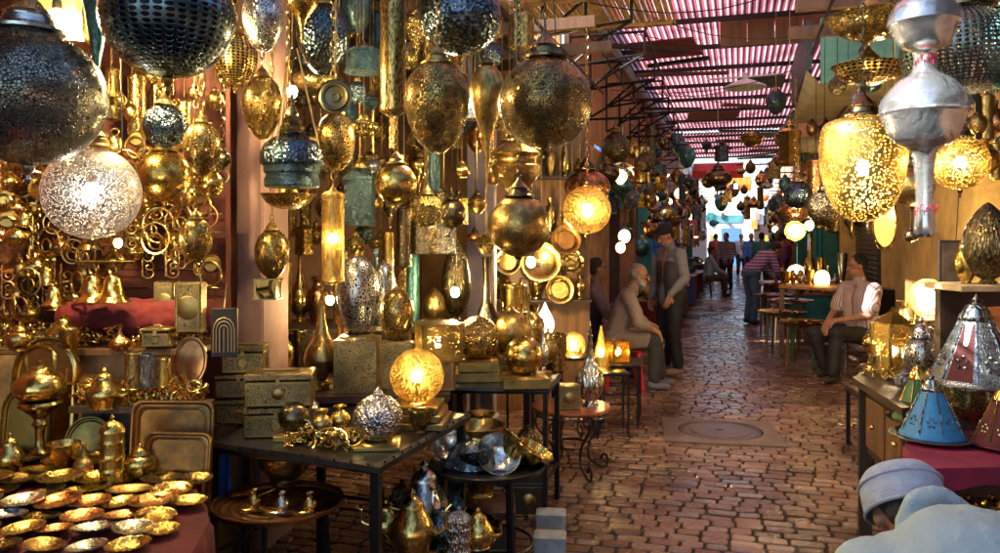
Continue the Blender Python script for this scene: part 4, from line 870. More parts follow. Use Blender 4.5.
# leaning trays, shelf and fittings of the brass stall
CAMZROT = YAW
def roundrect(w_, h_, r, n=5):
    pts = []
    for cx, cy, a0 in ((w_ / 2 - r, h_ - r, 0), (-w_ / 2 + r, h_ - r, PI / 2), (-w_ / 2 + r, r, PI), (w_ / 2 - r, r, 1.5 * PI)):
        for k in range(n + 1): a = a0 + k * PI / 2 / n; pts.append((cx + r * math.cos(a), cy + r * math.sin(a)))
    return pts
def trayrect(pxc, pybot, D, wpx, hpx, mk, label, rr=.3, lean=-12, name='leaning_tray', rim=.012, shape='rect'):
    p = P(pxc, pybot, D); w_ = wpx * D / FPX; h_ = hpx * D / FPX
    t = thing(name, label, 'tray', p, YAW + rnd.uniform(-.12, .12), 'brass trays leaning in the brass stall')
    if shape == 'oval': o_ = [(w_ / 2 * math.cos(2 * PI * k / 28), h_ / 2 + h_ / 2 * math.sin(2 * PI * k / 28)) for k in range(28)]
    else: o_ = roundrect(w_, h_, w_ * rr)
    n = len(o_); cx, cy = 0, h_ / 2
    def rg(f, y, k=0): return [((x - cx) * f * (1 if not k else 1) + cx, y, (z - cy) * (1 - (1 - f) * w_ / h_) + cy) for x, z in o_]
    vs_ = rg(1, .0) + rg(1.0, -rim) + rg(.96, -rim) + rg(.9, -.002) + rg(.86, -.002) + rg(.8, -.008) + rg(.78, -.003) + [(cx, -.003, cy)]
    fs = []
    for j_ in range(6):
        for k in range(n): fs.append((j_ * n + k, j_ * n + (k + 1) % n, (j_ + 1) * n + (k + 1) % n, (j_ + 1) * n + k))
    for k in range(n): fs.append((6 * n + k, 6 * n + (k + 1) % n, 7 * n))
    o = MB().add(vs_, fs + [tuple(range(n - 1, -1, -1))]).build('tray', M(mk), t); o.rotation_euler = (R_(lean), 0, 0); return t
MATS['woodbrass'] = metal('brown tarnished brass', (.46, .21, .055), .3, 'smooth', 10, .6)
trayrect(167, 560, 2.86, 84, 157, 'woodbrass', 'tall brown rectangular tray leaning behind the dish table', .12, -6)
trayrect(172, 560, 2.74, 70, 125, 'woodbrass', 'smaller rectangular tray with a deep panel leaning in front of the tall one', .12, -7)
trayrect(40, 466, 3.16, 72, 128, 'brass', 'tall arched golden tray behind the samovar', .48, -7)
trayrect(24, 468, 3.05, 52, 82, 'brassrings', 'round topped ringed golden tray at the far left', .48, -8)
trayrect(110, 462, 3.2, 56, 84, 'oldbrass', 'golden tray with rounded top behind the ribbed canister', .45, -7)
trayrect(2, 470, 3.2, 36, 118, 'woodbrass', 'dark tray edge cut by the left frame', .2, -5)
trayrect(85, 470, 3.02, 44, 52, 'brassrings', 'small ribbed arch shaped tray in front of the golden trays', .48, -16)
# standing board carrying them, shelf with drawers
stf = thing('stall_shelf', 'brown wooden shelf with a panelled front under the hanging brass fittings', 'shelf', P(95, 238, 3.5) * 1, YAW); stf.location.z = 0
L = 1.12
MB().box(-.62, .55, -.24, .27, 1.08, 1.105).build('board', M('wood'), stf)
b = MB().box(-.62, .55, -.2, -.18, .72, 1.08)
for k in range(4): b.box(-.60 + k * .29, -.34 + k * .29, -.21, -.2, .78, 1.04)
b.build('panelled_front', M('orangewood'), stf); MB().box(-.62, .55, -.2, .27, 0, .72).build('base', M('darkwood'), stf)
step = thing('stall_step', 'lower wooden ledge holding heaped brass handles right of the arched tray', 'ledge', on(146, 3.15, 0), YAW)
MB().box(-.27, .25, -.08, .07, .88, .905).build('board', M('wood'), step); MB().box(-.26, .24, .0, .05, 0, .88).build('support', M('darkwood'), step)
def heap(name, label, x0, x1, y0, y1, z, rz, loc, n, s=.03, seed=1, mk='gold', hmax=.07):
    r = random.Random(seed); b = MB()
    for k in range(n):
        c = Vector((r.uniform(x0, x1), r.uniform(y0, y1), z + r.random() ** 1.5 * hmax + .008)); d = Vector((r.gauss(0, 1), r.gauss(0, 1), r.gauss(0, .5))).normalized(); k_ = r.random()
        if k_ < .25: b.ring(c, s * .6 * r.uniform(.6, 1.2), .004, d, 12, 5)
        elif k_ < .55: e = d.orthogonal() * s * .5; b.tube([c - d * s, c - d * s * .4 + e * .5, c + d * s * .4 + e * .5, c + d * s], .0055, 6, False, .003)
        elif k_ < .8: q = d.to_track_quat('Z', 'Y').to_matrix().to_4x4(); b.lathe([(.002, -s * .6), (s * .3, -s * .5), (s * .12, -s * .2), (s * .2, 0), (s * .1, s * .3), (s * .26, s * .5), (.002, s * .6)], 9, Matrix.Translation(c) @ q)
        else: b.ball(c, s * .3, 9)
    o = b.build(name, M(mk)); o.location = loc; o.rotation_euler = (0, 0, rz); return tag(o, label, 'brass fittings', None, 'stuff')
sl = stf.location
heap('heaped_fittings', 'heap of small golden brass fittings along the wooden shelf', -.6, .54, -.22, .1, 1.105, YAW, sl, 420, .034, 4)
heap('heaped_handles', 'heap of curled golden door handles on the lower ledge', -.26, .24, -.07, .06, .905, YAW, step.location, 150, .042, 9)
# hung fittings on the partition
def knocker(t, s, mk):
    MB().lathe([(.001, .012), (.4 * s, .012), (.55 * s, 0), (.001, 0)], 14, Euler((R_(90), 0, 0)).to_matrix().to_4x4()).build('plate', M(mk), t)
    MB().ring((0, -.018, -.55 * s), .6 * s, .085 * s, (0, 1, 0), 20, 7, 1.15).build('ring', M(mk), t)
def scroll(t, s, mk):
    b = MB()
    b.tube([(0, 0, s), (0, 0, -s)], .06 * s, 6)
    for sg, c in ((1, .35), (-1, -.35), (1, -.75)):
        pts = []
        for k in range(22): a = k * .42; r = .42 * s * (1 - k / 26); pts.append((.38 * s + r * math.cos(a + 2.6), -.01, c * s + sg * r * math.sin(a + 2.6)))
        b.tube(pts, .045 * s, 5)
    b.build('scroll', M(mk), t)
def bell(t, s, mk):
    part('bell_body', mesh_of('bell', mk, lm([(.001, .55), (.25, .53), (.36, .35), (.42, 0), (.5, -.35), (.72, -.6), (.75, -.66), (.68, -.62), (.4, -.3), (.3, .3), (.001, .45)], 2, 20)), t, s=(s, s, s))
    MB().ring((0, 0, .75 * s), .2 * s, .05 * s, (0, 1, 0), 12, 5).build('loop', M(mk), t); MB().ball((0, 0, -.62 * s), .13 * s, 8).build('clapper', M('darksmooth'), t)
def jug(t, s, mk):
    part('jug_body', mesh_of('jug', mk, lm([(.001, -.8), (.4, -.8), (.45, -.72), (.7, -.4), (.75, -.1), (.5, .25), (.28, .45), (.3, .6), (.42, .75), (.4, .76), (.26, .6), (.001, .5)], 2, 20)), t, s=(s, s, s))
    MB().tube(smoothpts([(.3 * s, 0, .6 * s), (.75 * s, 0, .6 * s), (.95 * s, 0, .2 * s), (.7 * s, 0, -.2 * s)]), .05 * s, 6).build('handle', M(mk), t)
    MB().tube(smoothpts([(-.6 * s, 0, -.2 * s), (-.9 * s, 0, .1 * s), (-1.05 * s, 0, .5 * s)]), .09 * s, 6, False, .04 * s).build('spout', M(mk), t)
def smoothpts(p, n=4):
    out = []; p = [Vector(q) for q in p]
    for i in range(len(p) - 1):
        a, b_, c, d = p[max(0, i - 1)], p[i], p[i + 1], p[min(len(p) - 1, i + 2)]
        for k in range(n): t = k / n; out.append(.5 * (2 * b_ + (c - a) * t + (2 * a - 5 * b_ + 4 * c - d) * t * t + (-a + 3 * b_ - 3 * c + d) * t ** 3))
    return out + [p[-1]]
def pan(t, s, mk):
    MB().lathe([(.001, -.25 * s), (.6 * s, -.25 * s), (.78 * s, 0), (.82 * s, .01 * s), (.7 * s, -.12 * s), (.001, -.2 * s)], 20, Euler((R_(65), 0, 0)).to_matrix().to_4x4()).build('pan', M(mk), t)
    MB().tube([(0, 0, .6 * s), (0, 0, 1.5 * s)], .06 * s, 6).build('handle', M(mk), t)
def ringhook(t, s, mk):
    b = MB().ring((0, 0, 0), .75 * s, .07 * s, (0, 1, 0), 22, 6, 1.2); b.ring((.1 * s, -.02, -.2 * s), .45 * s, .06 * s, (.3, 1, 0), 18, 6); b.build('ring', M(mk), t)
KN = [('ring_knocker', knocker, 'ring door knocker'), ('scroll_bracket', scroll, 'scrolled bracket'), ('hand_bell', bell, 'bell'), ('hanging_jug', jug, 'jug'), ('linked_rings', ringhook, 'pair of linked rings'), ('small_pan', pan, 'small pan')]
rnd = random.Random(21)
for i in range(10):
    y = 146 + i * 18.5
    tag(MB().tube([P(-25, y - 6, 3.77), P(222, y - 6, 3.77)], .003, 5).build('hanging_rod', M('darksmooth')), 'thin rod across the red partition, %s from the top, hung with fittings' % ORD[i], 'rod', 'rods on the partition')
    n = 17
    for k in range(n):
        px = -20 + k * 15.2 + (i % 2) * 7 + rnd.uniform(-5, 5); py = y + rnd.uniform(-7, 7)
        if px > 212 or (i >= 7 and 85 < px) or (i == 9 and px > 40): continue
        ty = KN[rnd.choice([0, 0, 1, 1, 2, 3, 3, 4, 4, 5])]; mk = rnd.choice(['gold', 'gold', 'brass', 'gold', 'oldbrass', 'gold', 'copper']); s = rnd.uniform(.05, .085)
        t = thing(ty[0], 'golden %s on the red partition, %s from left in the %s row' % (ty[2], ORD[k], ORD[i]), ty[2].split()[-1], P(px, py, rnd.uniform(3.36, 3.7)), YAW + rnd.uniform(-.6, .6), 'brass fittings hung on the partition'); ty[1](t, s, mk)
for px, py, s, lb in ((93, 287, .095, 'large golden bell hanging over the shelf, left of a matching pair'), (113, 287, .095, 'large golden bell hanging over the shelf, right of a matching pair'), (54, 295, .065, 'smaller squat bell left of the two large golden bells')):
    t = thing('hand_bell', lb, 'bell', P(px, py, 3.3), 0, 'bells over the shelf'); bell(t, s, 'gold'); chain(t, s * .9, P(px, 262, 3.3).z - P(px, py, 3.3).z, False)
tag(MB().tube([P(75, 262, 3.3), P(135, 262, 3.3)], .006, 6).build('bell_rod', M('gold')), 'short golden rod carrying the two large bells', 'rod')
# crimson bundle above the shelf
b = MB(); capm(b, (-.3, 0, 0), (.28, 0, .01), .075, .085, 14); me = remesh(b, .014, 3, fold=.018); me.materials.append(M('redcloth')); o = part('cloth_bundle', me, None, P(140, 318, 3.45), (1, 1, 1), (0, 0, YAW)); tag(o, 'rolled crimson cloth bundle lying above the shelf of fittings', 'cloth')
# boxes / cylinders on the shelf
def boxthing(px, pyb, D, wpx, hpx, dm, mk, label, name='brass_box', rz=None, cat='box', bv=.004, slot=False, lid=True):
    p = P(px, pyb, D); w_, h_ = wpx * D / FPX, hpx * D / FPX; t = thing(name, label, cat, p, YAW if rz is None else rz)
    MB().box(-w_ / 2, w_ / 2, -dm / 2, dm / 2, 0, h_ * (.78 if lid else 1), bv=bv).build('case', M(mk), t)
    if lid: MB().box(-w_ / 2 - .003, w_ / 2 + .003, -dm / 2 - .003, dm / 2 + .003, h_ * .78 + .002, h_, bv=bv).build('lid', M(mk), t)
    if w_ > .07:
        b = MB(); y_ = -dm / 2 - .0035; hc = h_ * (.78 if lid else 1); e_ = min(.006, w_ * .06)
        for (x0, x1, z0, z1) in ((-w_ / 2 + e_, w_ / 2 - e_, e_, 2 * e_), (-w_ / 2 + e_, w_ / 2 - e_, hc - 2 * e_, hc - e_), (-w_ / 2 + e_, -w_ / 2 + 2 * e_, 2 * e_, hc - 2 * e_), (w_ / 2 - 2 * e_, w_ / 2 - e_, 2 * e_, hc - 2 * e_)): b.box(x0, x1, y_, -dm / 2 - .0002, z0, z1)
        b.lathe([(.001, .003), (hc * .2, .003), (hc * .24, 0)], 16, Matrix.Translation((0, -dm / 2 - .0003, hc * .5)) @ Euler((R_(90), 0, 0)).to_matrix().to_4x4())
        b.build('trim', M('oldbrass'), t)
        if lid: MB().box(-.007, .007, -dm / 2 - .007, -dm / 2 - .0036, hc - .012, hc + .008).build('clasp', M('brass'), t)
    if slot: MB().box(-w_ * .28, w_ * .28, -dm * .07, dm * .07, h_, h_ + .002).build('slot', plain('dark slot', (.01, .008, .006), .8), t)
    return t
MATS['boxbrass'] = metal('embossed box brass', (.56, .41, .18), .3, 'engrave', 115, .5)
boxthing(191, 332, 3.35, 26, 50, .07, 'boxbrass', 'tall pale wooden box with an oval opening under the teardrop lamp', lid=False)
t = thing('oval_opening', 'dark', 'x', P(0, 0, 1)); bpy.data.objects.remove(t)
boxthing(167, 326, 3.45, 20, 45, .08, 'boxbrass', 'embossed brass canister box left of the tall box', lid=False)
boxthing(160, 346, 3.3, 28, 19, .09, 'boxbrass', 'small engraved brass casket on the wooden shelf')
def vase(px, pyb, D, wpx, hpx, prof_, mk, name, label, cat='vase', group=None, lobes=0, extra=None, seg=26, key=None, z=None):
    p = P(px, pyb, D) if z is None else on(px, D, z); r, h = wpx / 2 * D / FPX, hpx * D / FPX
    t = thing(name, label, cat, p, random.random() * 6, group); key = key or prof_
    body, neck = PROF[prof_]
    part('body', mesh_of(key + 'b', mk, lm(body, 3, seg, lobes, .03 if lobes else 0)), t, s=(r, r, h))
    if neck: part('neck' if prof_ not in ('lidjar', 'teapot', 'canister') else 'lid', mesh_of(key + 'n', mk, lm(neck, 2, 20)), t, s=(r, r, h))
    return t
PROF = {
 'genie': ([(.001, 0), (.5, 0), (.52, .02), (.3, .05), (.6, .1), (.95, .2), (1, .28), (.8, .38), (.45, .48), (.27, .58)], [(.27, .58), (.17, .7), (.14, .8), (.2, .81), (.1, .84), (.12, .87), (.05, .9), (.08, .93), (.01, 1)]),
 'flask': ([(.001, 0), (.45, 0), (.5, .01), (.8, .1), (1, .26), (.9, .38), (.55, .5), (.3, .6)], [(.3, .6), (.2, .75), (.22, .92), (.3, 1), (.2, .99), (.001, .95)]),
 'vase': ([(.001, 0), (.55, 0), (.5, .06), (.7, .2), (1, .5), (.9, .68), (.5, .82)], [(.5, .82), (.4, .88), (.6, 1), (.55, 1), (.001, .9)]),
 'lidjar': ([(.001, 0), (.5, 0), (.45, .04), (.85, .18), (1, .36), (.9, .55), (.55, .66)], [(.6, .66), (.64, .68), (.55, .74), (.42, .82), (.2, .87), (.1, .9), (.16, .94), (.01, 1)]),
 'canister': ([(.001, 0), (.95, 0), (1, .02), (.95, .05), (.95, .16), (1.02, .2), (.95, .24), (.95, .36), (1.02, .4), (.95, .44), (.95, .56), (1.02, .6), (.95, .64), (.95, .74)], [(1.02, .74), (1.02, .78), (.7, .86), (.3, .9), (.12, .92), (.2, .96), (.01, 1)]),
 'tube': ([(.001, 0), (1, 0), (1, .02), (.96, .03), (.96, .94), (1.02, .95), (1.02, .98), (.8, 1)], None),
 'bowl': ([(.001, 0), (.5, 0), (.45, .1), (.8, .45), (1, .95), (1.03, 1), (.98, .98), (.75, .5), (.3, .2), (.001, .16)], None),
 'egg': ([(.001, .0), (.3, .0), (.34, .03), (.25, .06), (.6, .13), (.92, .3), (1, .45), (.85, .68), (.5, .86), (.2, .96), (.01, 1)], None),
 'teapot': ([(.001, 0), (.7, 0), (.72, .03), (.8, .12), (1, .3), (.95, .45), (.65, .62), (.5, .72)], [(.55, .72), (.5, .78), (.3, .85), (.12, .89), (.18, .94), (.01, 1)]),
 'cone': ([(1, 0), (1.02, .01), (.98, .03), (.75, .2), (.5, .42), (.3, .62), (.18, .78)], [(.2, .78), (.24, .8), (.1, .86), (.14, .9), (.01, 1)]),
}
vase(148, 386, 3.1, 15, 32, 'tube', 'silvereng', 'metal_tube', 'silver patterned tube standing beside the copper plate', 'tube', key='tube')
vase(164, 386, 3.1, 14, 28, 'tube', 'brass', 'metal_tube', 'plain pale tube right of the silver patterned one', 'tube', key='tube')
vase(134, 388, 3.1, 18, 36, 'tube', 'oldbrass', 'metal_tube', 'thick aged brass tube left of the silver patterned one', 'tube', key='tube')
trayrect(190, 385, 3.22, 34, 48, 'copper', 'shining copper plate standing upright behind the boxes', .48, -7, shape='oval')
vase(112, 484, dy(484, ZR), 24, 70, 'canister', 'brass', 'ribbed_canister', 'ribbed golden canister with a lid at the back of the dish table', 'canister', key='canister')
# samovar: pot on a stand
p = P(40, 460, 3.02); k = 3.02 / FPX; t = thing('samovar', 'golden kettle on a tall turned stand before the arched tray', 'kettle', p, 0)
MB().lathe(smoothprof([(.001, 0), (.06, 0), (.055, .02), (.02, .05), (.018, .12), (.03, .14), (.02, .16), (.06, .2), (.075, .21), (.075, .23), (.001, .235)], 2), 24).build('stand', M('gold'), t)
MB().lathe(smoothprof([(.001, .235), (.06, .236), (.088, .26), (.092, .29), (.07, .33), (.035, .35), (.03, .36), (.012, .37), (.015, .385), (.001, .39)], 2), 28).build('kettle_body', M('gold'), t)
MB().tube(smoothpts([(-.06, 0, .33), (-.07, 0, .41), (0, 0, .44), (.07, 0, .41), (.06, 0, .33)]), .008, 7).build('handle', M('gold'), t); MB().tube(smoothpts([(.085, 0, .28), (.12, 0, .31), (.13, 0, .36)]), .014, 7, False, .007).build('spout', M('gold'), t)
# arched picture
p = P(224, 357, 3.2); t = thing('arched_plaque', 'dark plaque with a white inlaid arch hanging on the pillar edge', 'plaque', p, YAW + .1)
w_, h_ = .105, .2; MB().box(-w_ / 2, w_ / 2, 0, .02, 0, h_, bv=.003).build('board', plain('black brown board', (.03, .02, .012), .5), t)
b = MB()
for f in (1, .72, .4): q = [(-w_ * .4 * f, -.003, .02), (-w_ * .4 * f, -.003, h_ * .55)] + [(-w_ * .4 * f * math.cos(a), -.003, h_ * .55 + w_ * .5 * f * math.sin(a)) for a in (.5, 1, PI / 2, PI - 1, PI - .5)] + [(w_ * .4 * f, -.003, h_ * .55), (w_ * .4 * f, -.003, .02)]; b.tube(q, .0022, 5)
b.tube([(0, -.003, .02), (0, -.003, h_ * .6)], .002, 5); b.build('inlay', plain('bone inlay', (.65, .5, .25), .5, .5), t)
MB().tube([(0, 0, h_), (0, .04, h_ + .1)], .002, 4).build('string', M('oldbrass'), t)
# ------------------------------------------------------------------ things on the riveted table
def T1D(py): return dy(py, Z1)
for (px, pyb, w_, h_, dm, sl, lb, z_) in ((243, 438, 46, 26, .17, 0, 'bottom embossed brass box of the left stack on the riveted table', 0), (243, 412, 46, 24, .17, 0, 'middle embossed brass box of the left stack on the riveted table', 0), (246, 388, 40, 27, .15, 1, 'top embossed brass box of the left stack with a slotted lid', 0),
                                    (279, 441, 62, 30, .16, 0, 'lower wide embossed brass box right of the left stack', 0), (281, 411, 64, 33, .16, 1, 'upper wide embossed brass tissue box with a slot in its lid', 0)):
    D = 3.5 if px < 250 else 3.28
    zz = {438: Z1, 412: Z1 + 26 * 3.5 / FPX, 388: Z1 + 50 * 3.5 / FPX, 441: Z1, 411: Z1 + 30 * 3.28 / FPX}[pyb]
    t = boxthing(px, pyb, D, w_, h_ - 1, dm, 'boxbrass', lb, rz=YAW + .12, slot=bool(sl)); t.location.z = zz + .001; t['group'] = 'brass boxes stacked on the riveted table'
# globe on base
def base_lamp(kind, px, py, rx, ry, D, mk, label, zs, bw=.5, name='table_lamp', bm='oldbrass', lit=None, steps=2, group='table lamps on the left', capm=None, finial=True):
    """lamp body whose centre is at the pixel, standing on a stepped square base that reaches down to zs"""
    p = P(px, py, D); r, h = rx * D / FPX, ry * D / FPX; t = thing(name, label, 'lamp', (p.x, p.y, zs), YAW + random.uniform(-.2, .2), group); c = p.z - zs
    fn, zt = BODY[kind]; part('body', mesh_of(kind, mk, fn), t, (0, 0, c), (r, r, h)).rotation_euler = (0, 0, random.random() * 6)
    bz = c - h * .97; bwm = r * 2 * bw; b = MB()
    if bz > .005:
        for k in range(steps): f = 1 + .14 * (steps - 1 - k); b.box(-bwm * f / 2, bwm * f / 2, -bwm * f / 2, bwm * f / 2, bz * k / steps, bz * (k + 1) / steps - (.0 if k == steps - 1 else .002), bv=.003)
        b.lathe([(bwm * .45, bz), (bwm * .42, bz + h * .06), (bwm * .3, bz + h * .1)], 18)
    b.build('base', M('boxbrass' if bz > .12 else bm), t)
    if finial: u = min(r, h); part('finial', mesh_of('cap', capm or 'oldbrass', CAPS['cap']), t, (0, 0, c + zt * h - .92 * u * .55), (u * .55, u * .55, u * .55))
    if lit: cc_, s, rb = lit; part('bulb', MB().ball((0, 0, 0), 1, 12, 1.3).mesh('bulb', bulbmat(cc_, s)), t, (0, 0, c), (rb, rb, rb)); MB().tube([(0, 0, bz), (0, 0, c - rb)], .006, 6).build('bulb_stem', M('darksmooth'), t)
    return t
base_lamp('globe', 378, 418, 25, 24, 3.08, 'silverhammer', 'silver blue globe with a domed lid on a square plate', Z1, .9, steps=1, capm='silver', lit=None)
base_lamp('globe', 294, 417, 15.5, 15.5, 3.2, 'darksmooth', 'small plain bronze globe in front of the tissue box', Z1, 1.1, steps=1, finial=False)
base_lamp('globe', 417, 376, 27, 27, 3.45, 'pfine', 'glowing openwork globe lamp on a stepped square base', Z1, .9, steps=3, finial=False, lit=(WARM, 200, .022))
base_lamp('egg', 358, 297, 21, 42, 3.95, 'silverlace', 'big silvery pierced egg lamp on a brass box', .80, 1.0, steps=1)
base_lamp('egg', 397, 316, 17, 27, 4.05, 'brasslace', 'golden pierced egg lamp on a brass box right of the silvery one', .80, 1.05, steps=1)
base_lamp('pear', 384, 296, 12, 34, 4.4, 'silverlace', 'slim silvery lamp between the two egg lamps', .80, .8, steps=1)
base_lamp('globe', 478, 338, 22, 22, 4.55, 'brasshammer', 'polished brass globe on a square base at the back of the iron table', Z1, .9, steps=2, finial=False)
base_lamp('globe', 524, 356, 20, 19.5, 4.35, 'brass', 'smooth brass globe on a square base at the front of the iron table', Z1, 1.15, steps=1, finial=False)
base_lamp('globe', 511, 332, 20, 22, 4.9, 'oldbrass', 'dark brass globe behind the two on the iron table', Z1 - .02, .8, steps=2)
vase(314, 394, 4.0, 32, 58, 'cone', 'brasslace', 'pyramid_lamp', 'pierced golden pyramid lamp behind the bronze globe', 'lamp', key='conel', seg=8, z=.80)
vase(322, 345, 4.0, 36, 100, 'genie', 'oldbrass', 'genie_lamp', 'bulbous brown brass lamp with a tall stepped spire', 'lamp', key='genie', z=.82)
b = box_lantern(on(438, 3.95, .0), .20, .165, 'brass', 'glowing cube lantern of fine pierced brass on a box', YAW + .35, lit=(YEL, 250, .022), roofk=False, group='table lamps on the left', pane_frac=.9)
b.location.z = P(438, 357, 3.95).z
t = boxthing(438, 400, 4.0, 34, 42, .15, 'wood', 'dark stepped wooden block under the glowing cube lantern', name='wooden_block', cat='block', lid=False); t.location.z = .8; t.children[0].scale.z = (P(438, 357, 3.95).z - .01 - .8) / (42 * 4.0 / FPX)
vase(420, 452, 3.3, 24, 22, 'bowl', 'olive', 'metal_cup', 'pale green brass cup beside the stepped base of the glowing globe', 'cup', key='bowl', z=Z1)
for i, (px, py, mk, lb) in enumerate(((322, 428, 'oldbrass', 'small flat topped brass candlestick left of the silver globe'), (340, 424, 'brass', 'golden candlestick second from the silver globe'), (308, 412, 'silver', 'silver candlestick behind the bronze globe'))):
    D = T1D(py + 12); vase(px, py, D, 22, 30, 'vase', mk, 'candlestick', lb, 'candlestick', key='vase', z=Z1)
heap('heaped_trinkets', 'golden trinkets and handles heaped at the front of the riveted table', -.15, .13, -.10, .10, .0, YAW - .3, on(332, 3.12, Z1), 90, .045, 3, 'gold', .05)
vase(268, 445, 0, 0, 0, 'bowl', 'brass', 'x', 'x') if 0 else None
# back bench of the shop: vases and lamps in a row
K = [('flask', 270, 22, 70, 'darksmooth', 'dark long necked flask'), ('tube', 286, 12, 60, 'oldbrass', 'narrow brown tube'), ('genie', 300, 22, 80, 'brass', 'golden spired jar'), ('vase', 318, 24, 48, 'copper', 'copper vase'), ('tube', 340, 16, 74, 'brasseng', 'engraved brass tube'),
     ('genie', 362, 24, 92, 'oldbrass', 'aged brass spired jar'), ('flask', 376, 20, 76, 'blueeng', 'blue grey flask'), ('tube', 388, 12, 90, 'brass', 'slim golden tube'), ('vase', 402, 22, 56, 'brasshammer', 'hammered brass vase'), ('tube', 413, 14, 70, 'teal', 'teal pierced tube'), ('egg', 434, 24, 36, 'oldbrass', 'plain brown egg'), ('egg', 456, 30, 82, 'dark', 'dark hammered egg')]
for i, (pf, px, w_, h_, mk, nm) in enumerate(K):
    vase(px, 0, 5.1 + (i % 3) * .12, w_, h_, pf, mk, {'flask': 'long_necked_flask', 'tube': 'metal_tube', 'genie': 'spired_jar', 'vase': 'metal_vase', 'egg': 'egg_vase'}[pf], nm + ', %s from left on the back bench' % ORD[i], 'vase', 'vases on the back bench', key=pf, z=1.0)
# the same bench carries the pierced canister; the big dark flask on the floor side
vase(434, 0, 4.6, 28, 48, 'tube', 'brasslace', 'pierced_canister', 'openwork golden canister below the plain brown egg', 'canister', key='tube', z=.99 - .19)
K2 = [('vase', 283, 22, 44, 'brass'), ('tube', 300, 14, 40, 'darksmooth'), ('flask', 340, 24, 60, 'brass'), ('genie', 345, 20, 66, 'copper'), ('vase', 375, 24, 44, 'oldbrass'), ('flask', 410, 20, 50, 'brasseng'), ('lidjar', 425, 24, 42, 'dark'), ('lidjar', 447, 20, 34, 'brass')]
for i, (pf, px, w_, h_, mk) in enumerate(K2):
    vase(px, 0, 4.35 + (i % 2) * .2, w_, h_, pf, mk, 'metal_vase', 'brass or bronze vase, %s from left on the low bench behind the egg lamps' % ORD[i], 'vase', 'vases on the low bench', key=pf, z=.8)
vase(487, 352, 4.9, 38, 115, 'flask', 'darksmooth', 'long_necked_vase', 'tall dark bronze flask with a long neck behind the iron table', 'vase', key='flask', z=Z1 - .02)
B3 = [on(455, 4.6, 0), on(530, 4.75, 0), on(560, 5.9, 0), on(470, 5.9, 0)]
table_top('vase_table', 'dark table behind the iron table holding the tall bronze flask', 'table', B3, Z1 - .02, .03, 'darkwood', inset(B3, .9), .02, lip=False, lm_='darkwood')
# brass urns under the iron table
vase(481, 442, 4.15, 46, 82, 'vase', 'oldbrass', 'floor_urn', 'large brass urn standing under the iron table', 'urn', key='vase', z=.2)
vase(478, 0, 3.95, 54, 40, 'bowl', 'oldbrass', 'floor_pot', 'wide brass pot behind the heaped silver bowls', 'pot', key='bowl', z=.42)
t = boxthing(480, 520, 4.05, 70, 30, .3, 'darkwood', 'low dark crate under the brass urn', name='wooden_crate', cat='crate', lid=False); t.location.z = 0; t.children[0].scale.z = .2 / (30 * 4.05 / FPX)
vase(528, 0, 4.5, 34, 34, 'lidjar', 'dark', 'floor_pot', 'dark pot on the paving under the right end of the iron table', 'pot', key='lidjar', z=.3)
t = boxthing(528, 520, 4.5, 36, 30, .2, 'darkwood', 'small dark crate under the dark pot', name='wooden_crate', cat='crate', lid=False); t.location.z = 0; t.children[0].scale.z = .3 / (30 * 4.5 / FPX)
# bowls heaped on the black tray table
D = D_bw
for i, (px, py, r, mk, tl, rz, lb) in enumerate(((455, 462, 17, 'silver', .5, 0, 'silver bowl lying at the left of the heap'), (472, 468, 23, 'silvereng', -.15, 1, 'upturned engraved silver bowl at the front of the heap'), (512, 468, 20, 'gold', .7, 2.2, 'fluted golden bowl tipped towards the camera'), (496, 452, 18, 'silver', .9, .5, 'silver dish at the back of the heap'), (528, 462, 16, 'gold', .5, 1.7, 'fluted golden bowl at the right edge of the heap'), (478, 452, 15, 'bluehammer', .3, 4, 'dark steel bowl at the back left of the heap'))):
    p = P(px, py, D + .02 * (3 - i)); r_ = r * 1.22 * D / FPX; p.z = .53 + (0.02 if i in (0, 2, 4) else .0) + (.02 if i == 3 else 0)
    sh = 'fluted' if mk == 'gold' else 'bowl'; o = part('bowl', mesh_of('dishbowl' if sh == 'bowl' else 'fbowl', mk, DISH['bowl'] if sh == 'bowl' else (lambda: MB().lathe(smoothprof([(.001, .0), (.4, .02), (.5, .05), (.85, .35), (1, .6), (1.02, .62), (.98, .61), (.8, .34), (.45, .1), (.001, .06)], 2), 60, None, 12, .06))), None, p, (r_, r_, r_ * 1.3), (tl, 0, rz)); o.name = 'metal_bowl'
    if i == 1: o.rotation_euler = (PI, 0, 0); o.location.z = .53 + .6 * r_ * 1.3
    tag(o, lb, 'bowl', 'bowls heaped on the black tray table')
# teapots
def teapot(px, D, z, s, mk, label, rz=0, tall=1.0, group='teapots on the low brass tray'):
    p = on(px, D, z); t = thing('teapot', label, 'teapot', p, rz, group)
    part('body', mesh_of('teapotb', mk, lm(PROF['teapot'][0], 3, 24)), t, s=(s * .42, s * .42, s * tall)); part('lid', mesh_of('teapotn', mk, lm(PROF['teapot'][1], 2, 20)), t, s=(s * .42, s * .42, s * tall))
    MB().tube(smoothpts([(.34 * s, 0, .28 * s * tall), (.6 * s, 0, .38 * s * tall), (.6 * s, 0, .62 * s * tall), (.72 * s, 0, .74 * s * tall)]), .05 * s, 7, False, .022 * s).build('spout', M(mk), t)
    MB().tube(smoothpts([(-.25 * s, 0, .68 * s * tall), (-.52 * s, 0, .72 * s * tall), (-.62 * s, 0, .5 * s * tall), (-.38 * s, 0, .22 * s * tall)]), .024 * s, 6).build('handle', M(mk), t); return t
zt = .305
teapot(412, 3.12, zt, .22, 'brass', 'tall golden brown teapot at the front left of the tray', .4, 1.2)
teapot(424, 3.35, zt, .26, 'silver', 'silver teapot with a spired lid at the back of the tray', 2.2, 1.2)
